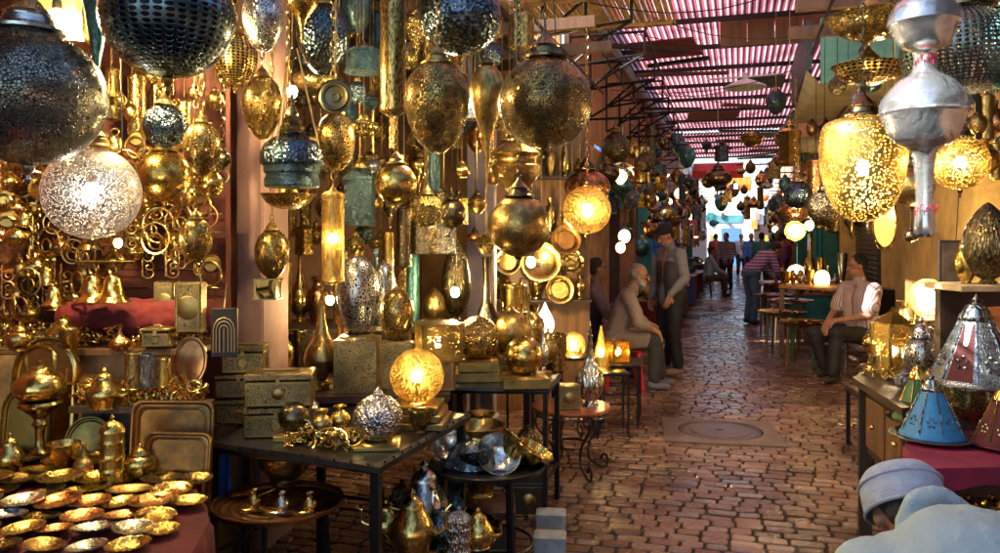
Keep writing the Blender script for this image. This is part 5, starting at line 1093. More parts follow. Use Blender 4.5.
teapot(386, 3.3, zt, .17, 'gold', 'small golden teapot at the left rim of the tray', 3.4)
teapot(443, 3.22, zt, .17, 'bluehammer', 'blue steel teapot in the middle of the tray', 1.0)
teapot(478, 3.2, zt, .16, 'gold', 'small golden teapot at the right of the tray', 0)
teapot(402, 3.45, zt, .2, 'dark', 'dark bronze teapot behind the golden ones', 2.8)
vase(459, 0, 3.05, 24, 56, 'canister', 'silverhammer', 'sugar_shaker', 'ribbed silver shaker with a pointed lid at the front of the tray', 'shaker', key='canister', z=zt)
vase(436, 0, 3.4, 18, 40, 'vase', 'teal', 'metal_vase', 'teal vase at the back of the teapot tray', 'vase', key='vase', z=zt)
vase(456, 0, 3.42, 18, 36, 'vase', 'blueeng', 'metal_vase', 'blue engraved vase at the back right of the teapot tray', 'vase', key='vase', z=zt)
# copper tray: bowl, ringed bottles
vase(285, 0, 3.25, 56, 26, 'bowl', 'oldbrass', 'brass_bowl', 'wide plain brass bowl at the back of the copper tray', 'bowl', key='bowl', z=.56)
vase(283, 0, 3.22, 26, 10, 'bowl', 'oldbrass', 'ring_stand', 'small brass ring foot under the wide bowl', 'stand', key='bowl', z=.53)
for i, (px, D_, mk, lb) in enumerate(((254, 2.98, 'brass', 'ring handled golden bottle lying on the copper tray, leftmost of three'), (282, 2.95, 'silver', 'ring handled silver bottle on the copper tray, middle of three'), (310, 2.95, 'gold', 'ring handled gilt bottle on the copper tray, rightmost of three'))):
    p = on(px, D_, .545); t = thing('ring_bottle', lb, 'bottle', p, YAW, 'ring handled bottles on the copper tray')
    part('body', mesh_of('jug', mk, lm([(.001, -.8), (.4, -.8), (.45, -.72), (.7, -.4), (.75, -.1), (.5, .25), (.28, .45), (.3, .6), (.42, .75), (.4, .76), (.26, .6), (.001, .5)], 2, 20)), t, loc=(0, 0, .025), s=(.035, .035, .05)); MB().ring((0, -.045, .0), .043, .005, (0, .35, 1), 22, 6).build('ring', M(mk), t)
for i, px in enumerate((236, 243, 262)):
    p = on(px, 3.12, .545); t = part('pestle', mesh_of('pest', 'brass', lm([(.001, -1), (.3, -.95), (.2, -.4), (.14, .2), (.25, .7), (.001, 1)], 2, 12)), None, p, (.03, .03, .06), (R_(78), 0, .5 + i)); t.name = 'brass_pestle'; tag(t, 'brass pestle lying at the back left of the copper tray, %s from left' % ORD[i], 'pestle', 'pestles on the copper tray')
# blue cloth strip beside the table leg
b = MB(); vs_ = []; fs = []
for i in range(9):
    for j_ in range(13): vs_.append((i * .012, .012 * math.sin(i * 1.4 + j_ * .2), -j_ * .022))
for i in range(8):
    for j_ in range(12): a = i * 13 + j_; fs.append((a, a + 13, a + 14, a + 1))
o = b.add(vs_, fs).build('blue_cloth', plain('bright blue cloth', (.02, .12, .5), .8)); p = P(212, 446, 3.25); o.location = p; tag(o, 'bright blue cloth hanging below the left end of the riveted table', 'cloth')
# ------------------------------------------------------------------ scroll table, steps with lit lamps
vase(590, 0, D_sc - .02, 31, 86, 'genie', 'silverhammer', 'genie_lamp', 'silvery long necked flask lamp with a pointed tip on the scroll legged table', 'lamp', key='genie', z=.45)
t = boxthing(569, 405, D_sc - .1, 22, 24, .12, 'boxbrass', 'plain dull brass cube on the scroll legged table', lid=False, name='brass_cube'); t.location.z = .45
def stepstand(px, D, w_, zz, label):
    p = on(px, D, 0); t = thing('tiered_stand', label, 'stand', (p.x, p.y, 0), YAW)
    for k, (x0, x1, z) in enumerate(zz):
        MB().box(x0, x1, -w_ / 2, w_ / 2, z - .02, z, bv=.003).build('shelf', M('iron'), t)
        for x in (x0 + .012, x1 - .012):
            for y in (-w_ / 2 + .012, w_ / 2 - .012): MB().box(x - .008, x + .008, y - .008, y + .008, 0, z - .021).build('leg', M('iron'), t)
stepstand(535, 5.9, .24, [(-.22, -.035, 1.02), (-.03, .2, .8)], 'black stepped iron stand holding the glowing flame lamp')
stepstand(590, 6.3, .3, [(-.25, .03, .62), (.035, .3, .5)], 'low black stepped stand with small lit lamps behind the scroll legged table')
def glow(px, D, z, w_, h_, c, s, label, shape='flame', name='glass_lamp'):
    p = on(px, D, z); t = thing(name, label, 'lamp', p, YAW, 'lit table lamps in the middle stall')
    pr = {'flame': [(.3, 0), (.7, .12), (1, .36), (.75, .6), (.3, .82), (.02, 1)], 'dome': [(.9, 0), (1, .3), (.95, .6), (.7, .85), (.3, .97), (.01, 1)], 'cone': [(1, 0), (.8, .25), (.45, .6), (.2, .85), (.01, 1)]}[shape]
    if shape != 'flame' and name == 'glass_lamp':
        MB().lathe([(r * w_ / 2, .015 + z_ * h_) for r, z_ in smoothprof(pr, 3)], 24).build('shade', M('pbox'), t); MB().ball((0, 0, .015 + h_ * .3), w_ * .13, 10).build('bulb', bulbmat(WARM, 260), t)
    else: MB().lathe([(r * w_ / 2, .015 + z_ * h_) for r, z_ in smoothprof(pr, 3)], 20).build('shade', plain('lit frosted shade %d %.1f' % (s, c[1]), c, .5, emit=c, est=s, var=0, bump=0), t)
    MB().lathe([(.001, 0), (w_ * .4, 0), (w_ * .35, .014), (.001, .014)], 16).build('base', M('oldbrass'), t); return t
glow(545, 5.9, .80, .14, .27, (1, .84, .58), 3, 'flame shaped lamp glowing white on the stepped stand')
glow(573, 6.35, .62, .20, .17, (1, .62, .24), 2, 'domed lamp glowing orange behind the scroll legged table', 'dome')
glow(601, 6.4, .50, .15, .34, (1, .66, .28), 2.4, 'cone lamp glowing yellow behind the silvery flask', 'cone')
b = box_lantern(on(618, 6.6, .0), .16, .17, 'brass', 'small square lantern glowing amber on the stool beside the old man', YAW + .3, lit=((1, .5, .08), 230, .025), roofk=False, panes='pbox', group='lit table lamps in the middle stall'); b.location.z = .535
ST1 = [on(598, 6.4, 0), on(640, 6.45, 0), on(642, 6.85, 0), on(602, 6.85, 0)]
table_top('small_stool', 'small black stool under the amber lantern', 'stool', ST1, .52, .02, 'iron', inset(ST1, .9), .01, rail=.2)
vase(556, 0, 5.7, 22, 34, 'tube', 'brasslace', 'pierced_canister', 'openwork brass canister beside the orange dome lamp', 'canister', key='tube', z=.62)
t = boxthing(499, 300, 5.9, 18, 26, .1, 'boxbrass', 'small pale box on the top step of the iron stand', lid=False, name='brass_box'); t.location.x, t.location.y = on(517, 5.9, 0).x, on(517, 5.9, 0).y; t.location.z = 1.02
for i, (px, D, z, w_, h_, pf, mk, lb) in enumerate(((503, 5.2, Z1 - .02, 18, 62, 'genie', 'gold', 'golden spired jar'), (528, 5.2, Z1 - .02, 16, 70, 'flask', 'brass', 'slim golden flask'), (543, 5.0, Z1 - .02, 12, 58, 'genie', 'silver', 'slim silvery spired flask'), (512, 5.6, Z1 - .02, 24, 70, 'tube', 'brass', 'golden tube'), (532, 5.6, Z1 - .02, 26, 50, 'vase', 'gold', 'bright gilt vase'), (548, 5.3, Z1 - .02, 20, 34, 'lidjar', 'oldbrass', 'squat lidded jar'))):
    vase(px, 0, D, w_, h_, pf, mk, 'metal_vase', lb + ' on the table behind the iron one', 'vase', 'vases behind the iron table', key=pf, z=z)
# plates on the orange wall, small hung pieces around 500-640
for i, (px, py, r, mk, lb) in enumerate(((508, 262, 13, 'gold', 'oval golden plate hanging at the left of the glowing stall'), (541, 262, 20, 'gold', 'large golden plate with embossed rings behind the flame lamp'), (560, 290, 14, 'brass', 'small golden plate right of the flame lamp'), (572, 262, 12, 'brasseng', 'engraved golden plate under the glowing cream globe'), (527, 232, 12, 'gold', 'golden plate behind the brown brass globe'), (566, 240, 15, 'woodbrass', 'brown round tray hanging left of the seated dark haired man'))):
    D = 6.9 if px < 590 else 9.5; p = P(px, py, D); rr_ = r * D / FPX; t = thing('wall_plate', lb, 'plate', p, YAW, 'plates hung in the middle stall')
    MB().lathe([(.001, -.005), (rr_ * .6, -.004), (rr_ * .7, .01), (rr_ * .95, .02), (rr_, .02), (rr_, .012), (rr_ * .7, -.012), (.001, -.015)], 28, Euler((R_(80), 0, 0)).to_matrix().to_4x4()).build('plate', M(mk), t); chain(t, rr_ * .9, 2.6 - p.z, False)
rk = thing('wall_rack', 'dark timber rack behind the glowing flame lamp', 'rack', on(535, 7.1, 0), YAW); MB().box(-.6, .5, 0, .04, 0, 2.6).build('panel', M('wood'), rk)
for z in (1.0, 1.6, 2.1): MB().box(-.6, .5, -.18, -.001, z, z + .02).build('shelf', M('darkwood'), rk)
rnd = random.Random(5)
for j_, z in enumerate((1.02, 1.62, 2.12)):
    for i in range(8):
        px = 478 + i * 14.5; pf = rnd.choice(['vase', 'flask', 'lidjar', 'genie', 'tube']); vase(px, 0, 7.0, rnd.uniform(10, 15), rnd.uniform(20, 38), pf, rnd.choice(['gold', 'brass', 'oldbrass', 'brass', 'copper']), 'metal_vase', 'brass piece on the %s shelf of the timber rack, %s from left' % (['lowest', 'middle', 'top'][j_], ORD[i]), 'vase', 'brass pieces on the timber rack', key=pf, z=z)
bare = [(57, 20, 3.0, 950, .035, 'bare bulb glowing at the top left behind the huge grey globe'), (176, 52, 2.85, 420, .03, 'added fill bulb hidden behind the large blue black globe'), (118, 243, 3.1, 260, .015, 'added fill bulb peeping out below the glowing white globe'), (330, 300, 4.3, 220, .022, 'added fill bulb behind the big silvery egg lamp'),
 (531, 262, 6.2, 420, .035, 'bare bulb lighting the plates behind the iron table'), (447, 108, 3.7, 330, .03, 'added fill bulb behind the golden acorn lamp'), (552, 110, 4.2, 330, .03, 'added fill bulb behind the big dark engraved globe'), (292, 92, 3.9, 300, .026, 'added fill bulb behind the spire of the domed lantern'), (455, 292, 4.75, 260, .026, 'added fill bulb behind the openwork golden canister'), (40, 330, 2.75, 160, .02, 'small bare bulb over the dish table at the left edge') ]
bare = bare[:-1]
for px, py, D, s, r, lb in bare:  # most of these are added bulbs, tucked behind lamps to brighten the shops
    p = P(px, py, D); t = thing('bare_or_fill_bulb', lb, 'light bulb', p, 0, 'bare bulbs in the left shops'); MB().ball((0, 0, 0), r, 14, r * 1.25).build('bulb', bulbmat(WARM, s), t)
    MB().lathe([(r * .5, r), (r * .55, r * 1.5), (r * .5, r * 2.1), (.004, r * 2.2)], 12).build('socket', M('darksmooth'), t); MB().tube([(0, 0, r * 2.1), (.02, 0, .4), (0, 0, 3.02 - p.z)], .003, 5).build('cable', M('iron'), t)

# back layers of lamps in the left shops
rnd = random.Random(90)
CNm = {'brass': 'golden', 'oldbrass': 'brown brass', 'dark': 'dark hammered', 'darksmooth': 'dark bronze', 'copper': 'copper', 'gold': 'gilt', 'brasshammer': 'hammered brass', 'bluehammer': 'blue black', 'blueeng': 'blue grey', 'brasslace': 'pierced brass', 'brasseng': 'engraved brass', 'olive': 'olive', 'silverlace': 'pierced silver'}
for row, (py, Dm) in enumerate(((28, 4.6), (62, 4.9), (96, 4.5), (132, 5.0), (168, 4.7), (205, 5.2), (242, 4.9))):
    for k in range(17):
        px = 264 + k * 17.5 + rnd.uniform(-6, 6) + (row % 2) * 8
        if rnd.random() < .16 or (px > 500 and row > 4) or (px > 540): continue
        kd = rnd.choice(['globe', 'globe', 'egg', 'pear', 'squat', 'cyl', 'hex', 'drop', 'urn', 'drum']); mk = rnd.choice(list(CNm)); r = rnd.uniform(8, 14.5); h = r * {'cyl': 2.4, 'egg': 1.4, 'pear': 1.35, 'drop': 1, 'hex': 1.3}.get(kd, 1); r *= .62 if kd == 'cyl' else 1
        hang(kd, px, py + rnd.uniform(-9, 9), r, h, Dm + rnd.uniform(-.3, .5), mk, {'cyl': 'tube_lamp', 'hex': 'hexagonal_lantern'}.get(kd, kd + '_lamp'), '%s %s lamp, %s from left in the middle shop\'s %s back row' % (CNm[mk], {'cyl': 'tube', 'hex': 'six sided'}.get(kd, kd), ORD[k], ORD[row]), group='small lamps hanging deep in the middle shop', big=False, caps=('cap', 'loop'))
for k in range(13):
    px = 100 + k * 10.5; py = rnd.choice((70, 95, 118)) + rnd.uniform(-8, 8); kd = rnd.choice(['cyl', 'globe', 'pear', 'bowl']); r = rnd.uniform(6, 10)
    hang(kd, px, py, r, r * (2.6 if kd == 'cyl' else 1.3), 3.5 + rnd.uniform(-.1, .15), rnd.choice(['brass', 'oldbrass', 'brasslace', 'brasseng', 'gold']), {'cyl': 'tube_lamp'}.get(kd, kd + '_lamp'), 'small golden %s lamp high on the red partition, %s from left' % ({'cyl': 'tube'}.get(kd, kd), ORD[k]), group='small lamps high on the partition', big=False, caps=('cap', 'loop'))

for i, (px, py, w_, h_, pf, mk, lb) in enumerate(((140, 478, 30, 34, 'lidjar', 'gold', 'small gilt lidded jar right of the ribbed canister'), (64, 470, 30, 26, 'bowl', 'brass', 'deep golden bowl beside the kettle stand'), (84, 474, 20, 30, 'flask', 'oldbrass', 'short brown flask behind the back row of dishes'), (10, 474, 26, 40, 'teapot', 'gold', 'golden pot at the left edge behind the dishes'))):
    vase(px, py, dy(py, ZR), w_, h_, pf, mk, 'metal_vase', lb, 'vase', 'vessels behind the dishes', key=pf, z=ZR + .003)
teapot(104, 3.05, .905, .16, 'gold', 'golden teapot on the lower ledge among the handles', .3); teapot(64, 3.3, 1.105, .15, 'brass', 'golden teapot on the wooden shelf, left of the bells', 2.5)

b = box_lantern(P(60, 44, 3.25), .24, .25, 'brass', 'big square brass lantern glowing yellow at the top left behind the huge grey globe', YAW + .2, lit=((1, .74, .34), 420, .03), panes='pbox', group=G1, top=3.02)
for i, (px, py, w_, h_, mk) in enumerate(((20, 352, 26, 30, 'gold'), (70, 352, 22, 22, 'brass'), (120, 350, 20, 26, 'copper'))):
    vase(px, py, 3.22, w_, h_, ['lidjar', 'bowl', 'flask'][i], mk, 'metal_vase', ['gilt lidded jar', 'golden bowl', 'copper flask'][i] + ' standing on the wooden shelf of fittings', 'vase', 'vessels on the shelf of fittings', key=['lidjar', 'bowl', 'flask'][i], z=1.105)
# ================================================================== right hand shop
for a in [
 ('globe', 912, 186, 21, 21, 4.2, 'oldbrass', GL, 'brown brass globe below the big glowing basket lamp'),
 ('globe', 911, 236, 6.5, 6.5, 4.4, 'darksmooth', GL, 'tiny dark ball hanging against the ochre wall'),
 ('squat', 962, 50, 57, 72, 3.0, 'darkdots', 'basket_lamp', 'large dark basket lamp with rows of round holes at the top right'),
 ('globe', 1003, 48, 18, 42, 2.9, 'teal', EG, 'teal pierced lamp cut by the right edge'),
 ('bowl', 872, 20, 44, 40, 3.7, 'brasseng', 'bowl_lamp', 'wide brown brass bowl lamp hanging at the top above the glowing basket'),
 ('bowl', 868, 68, 34, 34, 3.8, 'brassdots', 'bowl_lamp', 'lower pierced brass bowl lamp left of the plastic wrapped lamp'),
 ('globe', 825, 208, 17, 18, 5.6, 'dark', GL, 'dark bronze globe left of the glowing basket lamp'),
 ('globe', 798, 195, 14, 14, 6.5, 'bluehammer', GL, 'dark glossy globe above the small yellow one'),
 ('globe', 795, 210, 15, 12, 7.2, 'copper', GL, 'copper globe half hidden behind the dark glossy one'),
 ('cyl', 816, 184, 10, 24, 7.0, 'copper', CY, 'copper tube lamp left of the glowing basket lamp'),
 ('hex', 790, 148, 12, 18, 7.5, 'gold', 'hexagonal_lantern', 'golden lantern hanging under the teal canopy'),
 ('pear', 776, 103, 10, 12, 8.5, 'blueeng', 'bucket_lamp', 'grey bucket shaped lamp hanging under the roof'),
 ('bowl', 752, 138, 12, 18, 9.5, 'gold', 'bowl_lamp', 'golden bowl lamp hanging in the middle of the alley'),
 ('squat', 718, 178, 14, 14, 9.0, 'darksmooth', 'squat_lamp', 'black oval pot lamp hanging in the middle of the alley'),
]:
    hang(*a, group=G2, big=a[5] < 3.9, top=4.1 if a[5] > 7.2 else None)
hang('barrel', 863, 168, 41, 54, 3.4, 'pbrass', 'basket_lamp', 'big openwork brass basket lamp glowing yellow at the right', lit=(YEL, 330, .032), group=G2, capm='darksmooth')
hang('globe', 960, 163, 27, 27, 3.3, 'pbrass', GL, 'openwork brass globe glowing yellow right of the plastic wrapped lamp', lit=(YEL, 330, .024), group=G2, capm='darksmooth')
hang('globe', 795, 231, 10, 10, 7.0, 'pfine', GL, 'small glowing orange yellow globe over the far right stalls', lit=(YEL, 260, .05), group=G2)
hang('egg', 905, 175, 12, 20, 4.6, 'pbrass', EG, 'small openwork egg glowing behind the brown brass globe', lit=(YEL, 300, .025), group=G2)
# plastic wrapped silver double lamp
p = P(925, 112, 2.35); k = 2.35 / FPX
t = thing('double_lamp', 'silver double globe lamp wrapped in clear plastic with red printed tape', 'lamp', p, 0, G2)
PRs = [(.004, -125), (9, -122), (7, -90), (8, -60), (12, -38), (28, -28), (38, -2), (39, 0), (36, 14), (24, 30), (12, 38), (9, 46), (10, 60), (22, 68), (30, 88), (31, 90), (26, 108), (12, 118), (6, 124), (4, 140)]
MB().lathe(smoothprof([(r * k, z * k) for r, z in PRs], 3), 32).build('body', M('silver'), t)
MB().lathe([(38.2 * k, -3 * k), (40.5 * k, -1 * k), (40.5 * k, 1.5 * k), (38.2 * k, 3 * k)], 36).build('seam_band', M('silverhammer'), t)
def plastic():
    m, nt, nd, lk, b = newmat('clear crinkled plastic'); b.inputs['Roughness'].default_value = .12; b.inputs['Base Color'].default_value = (.85, .95, 1, 1); b.inputs['Metallic'].default_value = 0
    tc = nd.new('ShaderNodeTexCoord'); nz = nd.new('ShaderNodeTexNoise'); nz.inputs['Scale'].default_value = 22; nz.inputs['Distortion'].default_value = 1.2; lk.new(tc.outputs['Object'], nz.inputs['Vector'])
    bp = nd.new('ShaderNodeBump'); bp.inputs['Strength'].default_value = .5; bp.inputs['Distance'].default_value = .012; lk.new(nz.outputs[0], bp.inputs['Height']); lk.new(bp.outputs[0], b.inputs['Normal'])
    tr = nd.new('ShaderNodeBsdfTransparent'); ms = nd.new('ShaderNodeMixShader'); ms.inputs[0].default_value = .86; lk.new(b.outputs[0], ms.inputs[1]); lk.new(tr.outputs[0], ms.inputs[2]); lk.new(ms.outputs[0], nd['Material Output'].inputs[0]); return m
PL = plastic(); b = MB().lathe(smoothprof([(r * k * 1.05 + .004, z * k) for r, z in PRs[1:-2]], 3), 40)
for i, v in enumerate(b.v): q = Vector(v); f = 1 + .03 * noise.noise(q * 22); b.v[i] = (q.x * f, q.y * f, q.z)
b.build('plastic_wrap', PL, t); redp = plain('red print', (.7, .02, .08), .5)
for zc in (51, -98):
    b = MB()
    for j_ in range(9):
        a = -2.6 + j_ * .25; r = 11.5 * k; z = (zc + (j_ % 3) * 3 - 3) * k; b.cbox((r * math.cos(a), r * math.sin(a), z), .004, .002, .014, a, 0); b.cbox((r * math.cos(a + .1), r * math.sin(a + .1), z + .005), .007, .002, .0035, a + PI / 2, 0)
    b.build('printed_tape', redp, t)
chain(t, 138 * k, 3.02 - p.z)
# scroll bracket on the ochre wall, plates, mirror
p = P(978, 120, 4.5); t = thing('scroll_bracket', 'dark iron scroll bracket at the far right behind the glowing globe', 'bracket', p, YAW + 3.1)
scroll(t, .2, 'iron')
p = P(885, 222, 6.6); t = thing('oval_mirror', 'shining oval gilt mirror hanging on the left of the ochre wall', 'mirror', p, YAW - .5)
m4 = Euler((R_(90), 0, 0)).to_matrix().to_4x4() @ Matrix.Diagonal((.10, .25, 1, 1)); MB().lathe([(.001, .006), (.82, .006), (.84, .03), (1, .02), (1.02, .0), (.9, -.02), (.001, -.02)], 30, m4).build('mirror_plate', M('gold'), t); chain(t, .24, 3.0 - p.z, False)
for i, (px, py, h_, D) in enumerate(((868, 205, .62, 8.3), (876, 215, .5, 8.0), (852, 212, .55, 8.6))):
    p = P(px, py, D); t = MB().lathe(smoothprof([(.005, -h_ / 2), (.03, -h_ * .4), (.022, 0), (.03, h_ * .4), (.005, h_ / 2)], 3), 16).build('hanging_tube', M(['silver', 'brass', 'gold'][i])); t.location = p; tag(t, ['slim silver tube', 'slim brass tube', 'slim gilt tube'][i] + ' hanging behind the seated shopkeeper', 'tube', 'tubes hanging behind the shopkeeper')
    tag(MB().tube([(p.x, p.y, p.z + h_ / 2), (p.x, p.y, 3.6)], .003, 4).build('hanging_wire', M('iron')), 'thin wire holding the ' + ['slim silver tube', 'slim brass tube', 'slim gilt tube'][i], 'wire')
for i, (px, py, D) in enumerate(((833, 280, 8.9),)): pass
# framed dark picture and the shelf at the right
ZS = 1.36
p = on(985, 3.6, 0); t = thing('wall_shelf', 'pale wooden shelf at the right edge carrying the big dark egg vase', 'shelf', (p.x, p.y, ZS), YAW)
MB().box(-.2, .45, -.15, .15, -.03, 0, bv=.004).build('board', plain('pale wood', (.5, .36, .2), .5), t); MB().box(-.15, .4, .1, .15, -.5, -.031).build('bracket', M('darkwood'), t)
for x in (-.16, .38): MB().box(x - .015, x + .015, .1, .13, -1.36, -.5).build('leg', M('darkwood'), t)
vase(988, 0, 3.55, 48, 82, 'egg', 'dark', 'egg_vase', 'big dark hammered egg vase on the pale shelf at the right edge', 'vase', key='egg', z=ZS)
vase(966, 0, 3.6, 20, 56, 'lidjar', 'gold', 'lidded_jar', 'golden lidded jar left of the big dark egg vase', 'jar', key='lidjar', z=ZS)
p = P(955, 292, 3.9); t = thing('framed_picture', 'dark framed picture leaning behind the golden jar', 'picture', p, YAW)
MB().box(-.08, .08, 0, .02, 0, .26, bv=.004).build('frame', M('darkwood'), t); MB().box(-.065, .065, -.003, -.001, .015, .245).build('canvas', plain('sooty painted canvas', (.12, .08, .05), .4, 0, 12, .8, .2), t)
MB().box(-.015, .015, .02, .04, -1.2, .1).build('easel_leg', M('darkwood'), t)
# angled upper counter
U1 = [P(852, 377, dy(377, .84)), P(902, 408, dy(408, .84)), on(1060, 3.5, 0), on(1010, 4.8, 0), on(905, 4.9, 0)]
for q in U1: q.z = 0
table_top('wooden_counter', 'brown wooden counter with the silver globes and the lit lantern', 'counter', U1, .84, .035, 'darkwood', inset(U1, .86), .03, lip=False, lm_='darkwood')
base_lamp('globe', 890, 333, 19, 19, 4.45, 'silverhammer', 'hammered silver globe at the left end of the wooden counter', .84, .7, group='lamps on the right counter', finial=False)
b = box_lantern(on(893, 4.15, .84), .15, .26, 'brass', 'tall four sided lantern glowing cream on the wooden counter', YAW + .2, lit=(YEL, 330, .024), roofk=True, panes='pbox', group='lamps on the right counter'); b.location.z = .852
base_lamp('egg', 928, 299, 17, 20, 4.5, 'pfine', 'openwork egg lamp glowing brightest on the right counter', .84, .5, lit=(YEL, 420, .045), group='lamps on the right counter', steps=3, finial=False)
vase(921, 0, 4.0, 34, 64, 'lidjar', 'silverlace', 'pierced_jar', 'pierced silver jar in front of the glowing egg lamp', 'jar', key='lidjar', z=.84)
vase(903, 0, 4.6, 20, 60, 'vase', 'oldbrass', 'metal_vase', 'brown vase against the ochre wall behind the lantern', 'vase', key='vase', z=.84)
vase(944, 0, 4.2, 30, 46, 'tube', 'darksmooth', 'metal_tube', 'dark bronze tube right of the pierced silver jar', 'tube', key='tube', z=.84)
vase(956, 0, 4.35, 40, 60, 'lidjar', 'dark', 'dark_kettle', 'dark round kettle right of the glowing egg lamp', 'kettle', key='lidjar', z=.84)
vase(940, 0, 4.6, 26, 34, 'lidjar', 'copper', 'metal_jar', 'small copper jar behind the dark tube', 'jar', key='lidjar', z=.84)
p = P(1000, 352, 3.45); t = thing('copper_charger', 'large round copper charger leaning at the right edge behind the cone lids', 'tray', p, YAW); MB().lathe([(.001, -.004), (.12, -.004), (.15, .012), (.19, .02), (.2, .02), (.2, .012), (.14, -.01), (.001, -.012)], 36, Euler((R_(78), 0, 0)).to_matrix().to_4x4()).build('plate', M('copper'), t); MB().box(-.02, .02, .03, .06, -.3, .05).build('prop', M('darkwood'), t)
# near table with magenta cloth
ZC = .74
C1 = [P(905, 446, dy(446, ZC)), P(930, 468, dy(468, ZC)), on(1060, 2.85, 0), on(1075, 3.6, 0), on(925, 3.6, 0)]
for q in C1: q.z = 0
table_top('cloth_table', 'low table with a magenta cloth under the blue cone lid at the right', 'table', C1, ZC - .004, .03, 'darkwood', inset(C1, .92), .022, lip=False, lm_='darkwood')
c_ = sum(C1, Vector()) / 5; vs_ = []; fs = []; N = 60
ins = [(p.x, p.y) for p in C1]
for k in range(N):
    seg = k / N * 5; i = int(seg); q = seg - i; a, c = ins[i], ins[(i + 1) % 5]; e = Vector((a[0] + (c[0] - a[0]) * q, a[1] + (c[1] - a[1]) * q, 0)); d = (e - c_).normalized()
    for o_, z_ in ((-.03, ZC), (.006, ZC), (.012, ZC - .02), (.016, ZC - .07 - .01 * math.sin(k))): vs_.append((e.x + d.x * o_, e.y + d.y * o_, z_))
for k in range(N):
    for j_ in range(3): a = k * 4 + j_; c = ((k + 1) % N) * 4 + j_; fs.append((a, c, c + 1, a + 1))
fs.append(tuple(k * 4 for k in range(N)))
tag(MB().add(vs_, fs).build('tablecloth', M('pinkcloth')), 'magenta cloth on the low table under the cone lids', 'tablecloth')
def tagine(px, pyb, D, wpx, hpx, z, mk, tipm, label, platew, plate_m='silver', panel=None):
    p = on(px, D, z); k = D / FPX; r = wpx / 2 * k; h = hpx * k; t = thing('cone_lid_dish', label, 'tagine', p, random.random(), 'cone lidded dishes on the right')
    pr = platew / 2 * k; MB().lathe([(.001, 0), (pr * .6, 0), (pr * .9, .012), (pr, .016), (pr * 1.01, .022), (pr * .97, .022), (pr * .85, .016), (.001, .01)], 40).build('plate', M(plate_m), t)
    MB().lathe([(r, .018), (r * 1.0, .024), (r * .93, .035), (r * .3, .02 + h * .70), (.001, .02 + h * .7)], 40, None, 8, .012).build('cone', M(mk) if isinstance(mk, str) else mk, t)
    MB().lathe([(r * .34, .02 + h * .66), (r * .36, .02 + h * .7), (r * .2, .02 + h * .84), (r * .1, h * .9), (r * .16, h * .93), (r * .05, h * .97), (.001, h)], 20).build('tip', M(tipm), t)
    b = MB(); n = 8
    for q in range(n):
        a = 2 * PI * q / n; b.tube([((r * .95) * math.cos(a), (r * .95) * math.sin(a), .04), (r * .33 * math.cos(a), r * .33 * math.sin(a), .02 + h * .68)], .0035, 5)
    b.build('rib', M(tipm), t)
    if panel:
        for q in range(0, 8, 2):
            a0, a1 = 2 * PI * (q + .12) / n, 2 * PI * (q + .88) / n; rr = lambda f: r * (.955 - f * .62)
            pts = [(rr(f) * math.cos(a), rr(f) * math.sin(a), .04 + f * h * .62) for f, a in ((0, a0), (0, a1), (.95, a1), (.95, a0))]; MB().add(pts, [(0, 1, 2, 3)]).build('panel', panel, t)
    for q in range(8):
        a = 2 * PI * (q + .5) / n; b = MB(); q3 = Matrix.Rotation(a, 4, 'Z'); c = q3 @ Vector((r * .74, 0, .02 + h * .24))
        for j_ in range(5): d = q3 @ Vector((0, 0, 0)); an = j_ * 1.256; s = r * .11; cc2 = c + q3 @ Vector((-math.cos(an) * s * .5, math.sin(an) * s, math.cos(an) * s * 1.2)); b.ball(cc2, r * .05, 6)
        b.build('applique', M(tipm), t)
    return t
blueleather = plain('bright blue leather', (.02, .20, .44), .5, 0, 22, .3, .5); redleather = plain('dark red leather', (.08, .004, .006), .75, 0, 22, .3, .4); greenleather = plain('green leather', (.02, .10, .025), .5, 0, 22, .3, .4); MATS['greyleather'] = metal('stamped silver sheet', (.5, .56, .62), .35, 'engrave', 90, .7)
tagine(932, 437, dy(440, ZC), 60, 66, ZC + .002, blueleather, 'silvereng', 'bright blue cone lid with silver tip on a silver plate', 78)
tagine(917, 418, dy(420, ZC) - .05, 46, 58, ZC + .0, greenleather, 'gold', 'green and gold cone lid half behind the blue one', 56)
tagine(976, 386, 3.42, 86, 92, .92, 'greyleather', 'silvereng', 'largest cone lid of stamped silver and dark red raised on a brass bowl', 96, panel=redleather)
vase(968, 0, 3.42, 64, 42, 'bowl', 'olive', 'brass_bowl', 'deep dull brass bowl under the largest cone lid', 'bowl', key='bowl', z=ZC)
tagine(1003, 440, dy(448, ZC), 56, 62, ZC + .002, redleather, 'gold', 'dark red cone lid with gold trim cut by the right edge', 66, 'silver')
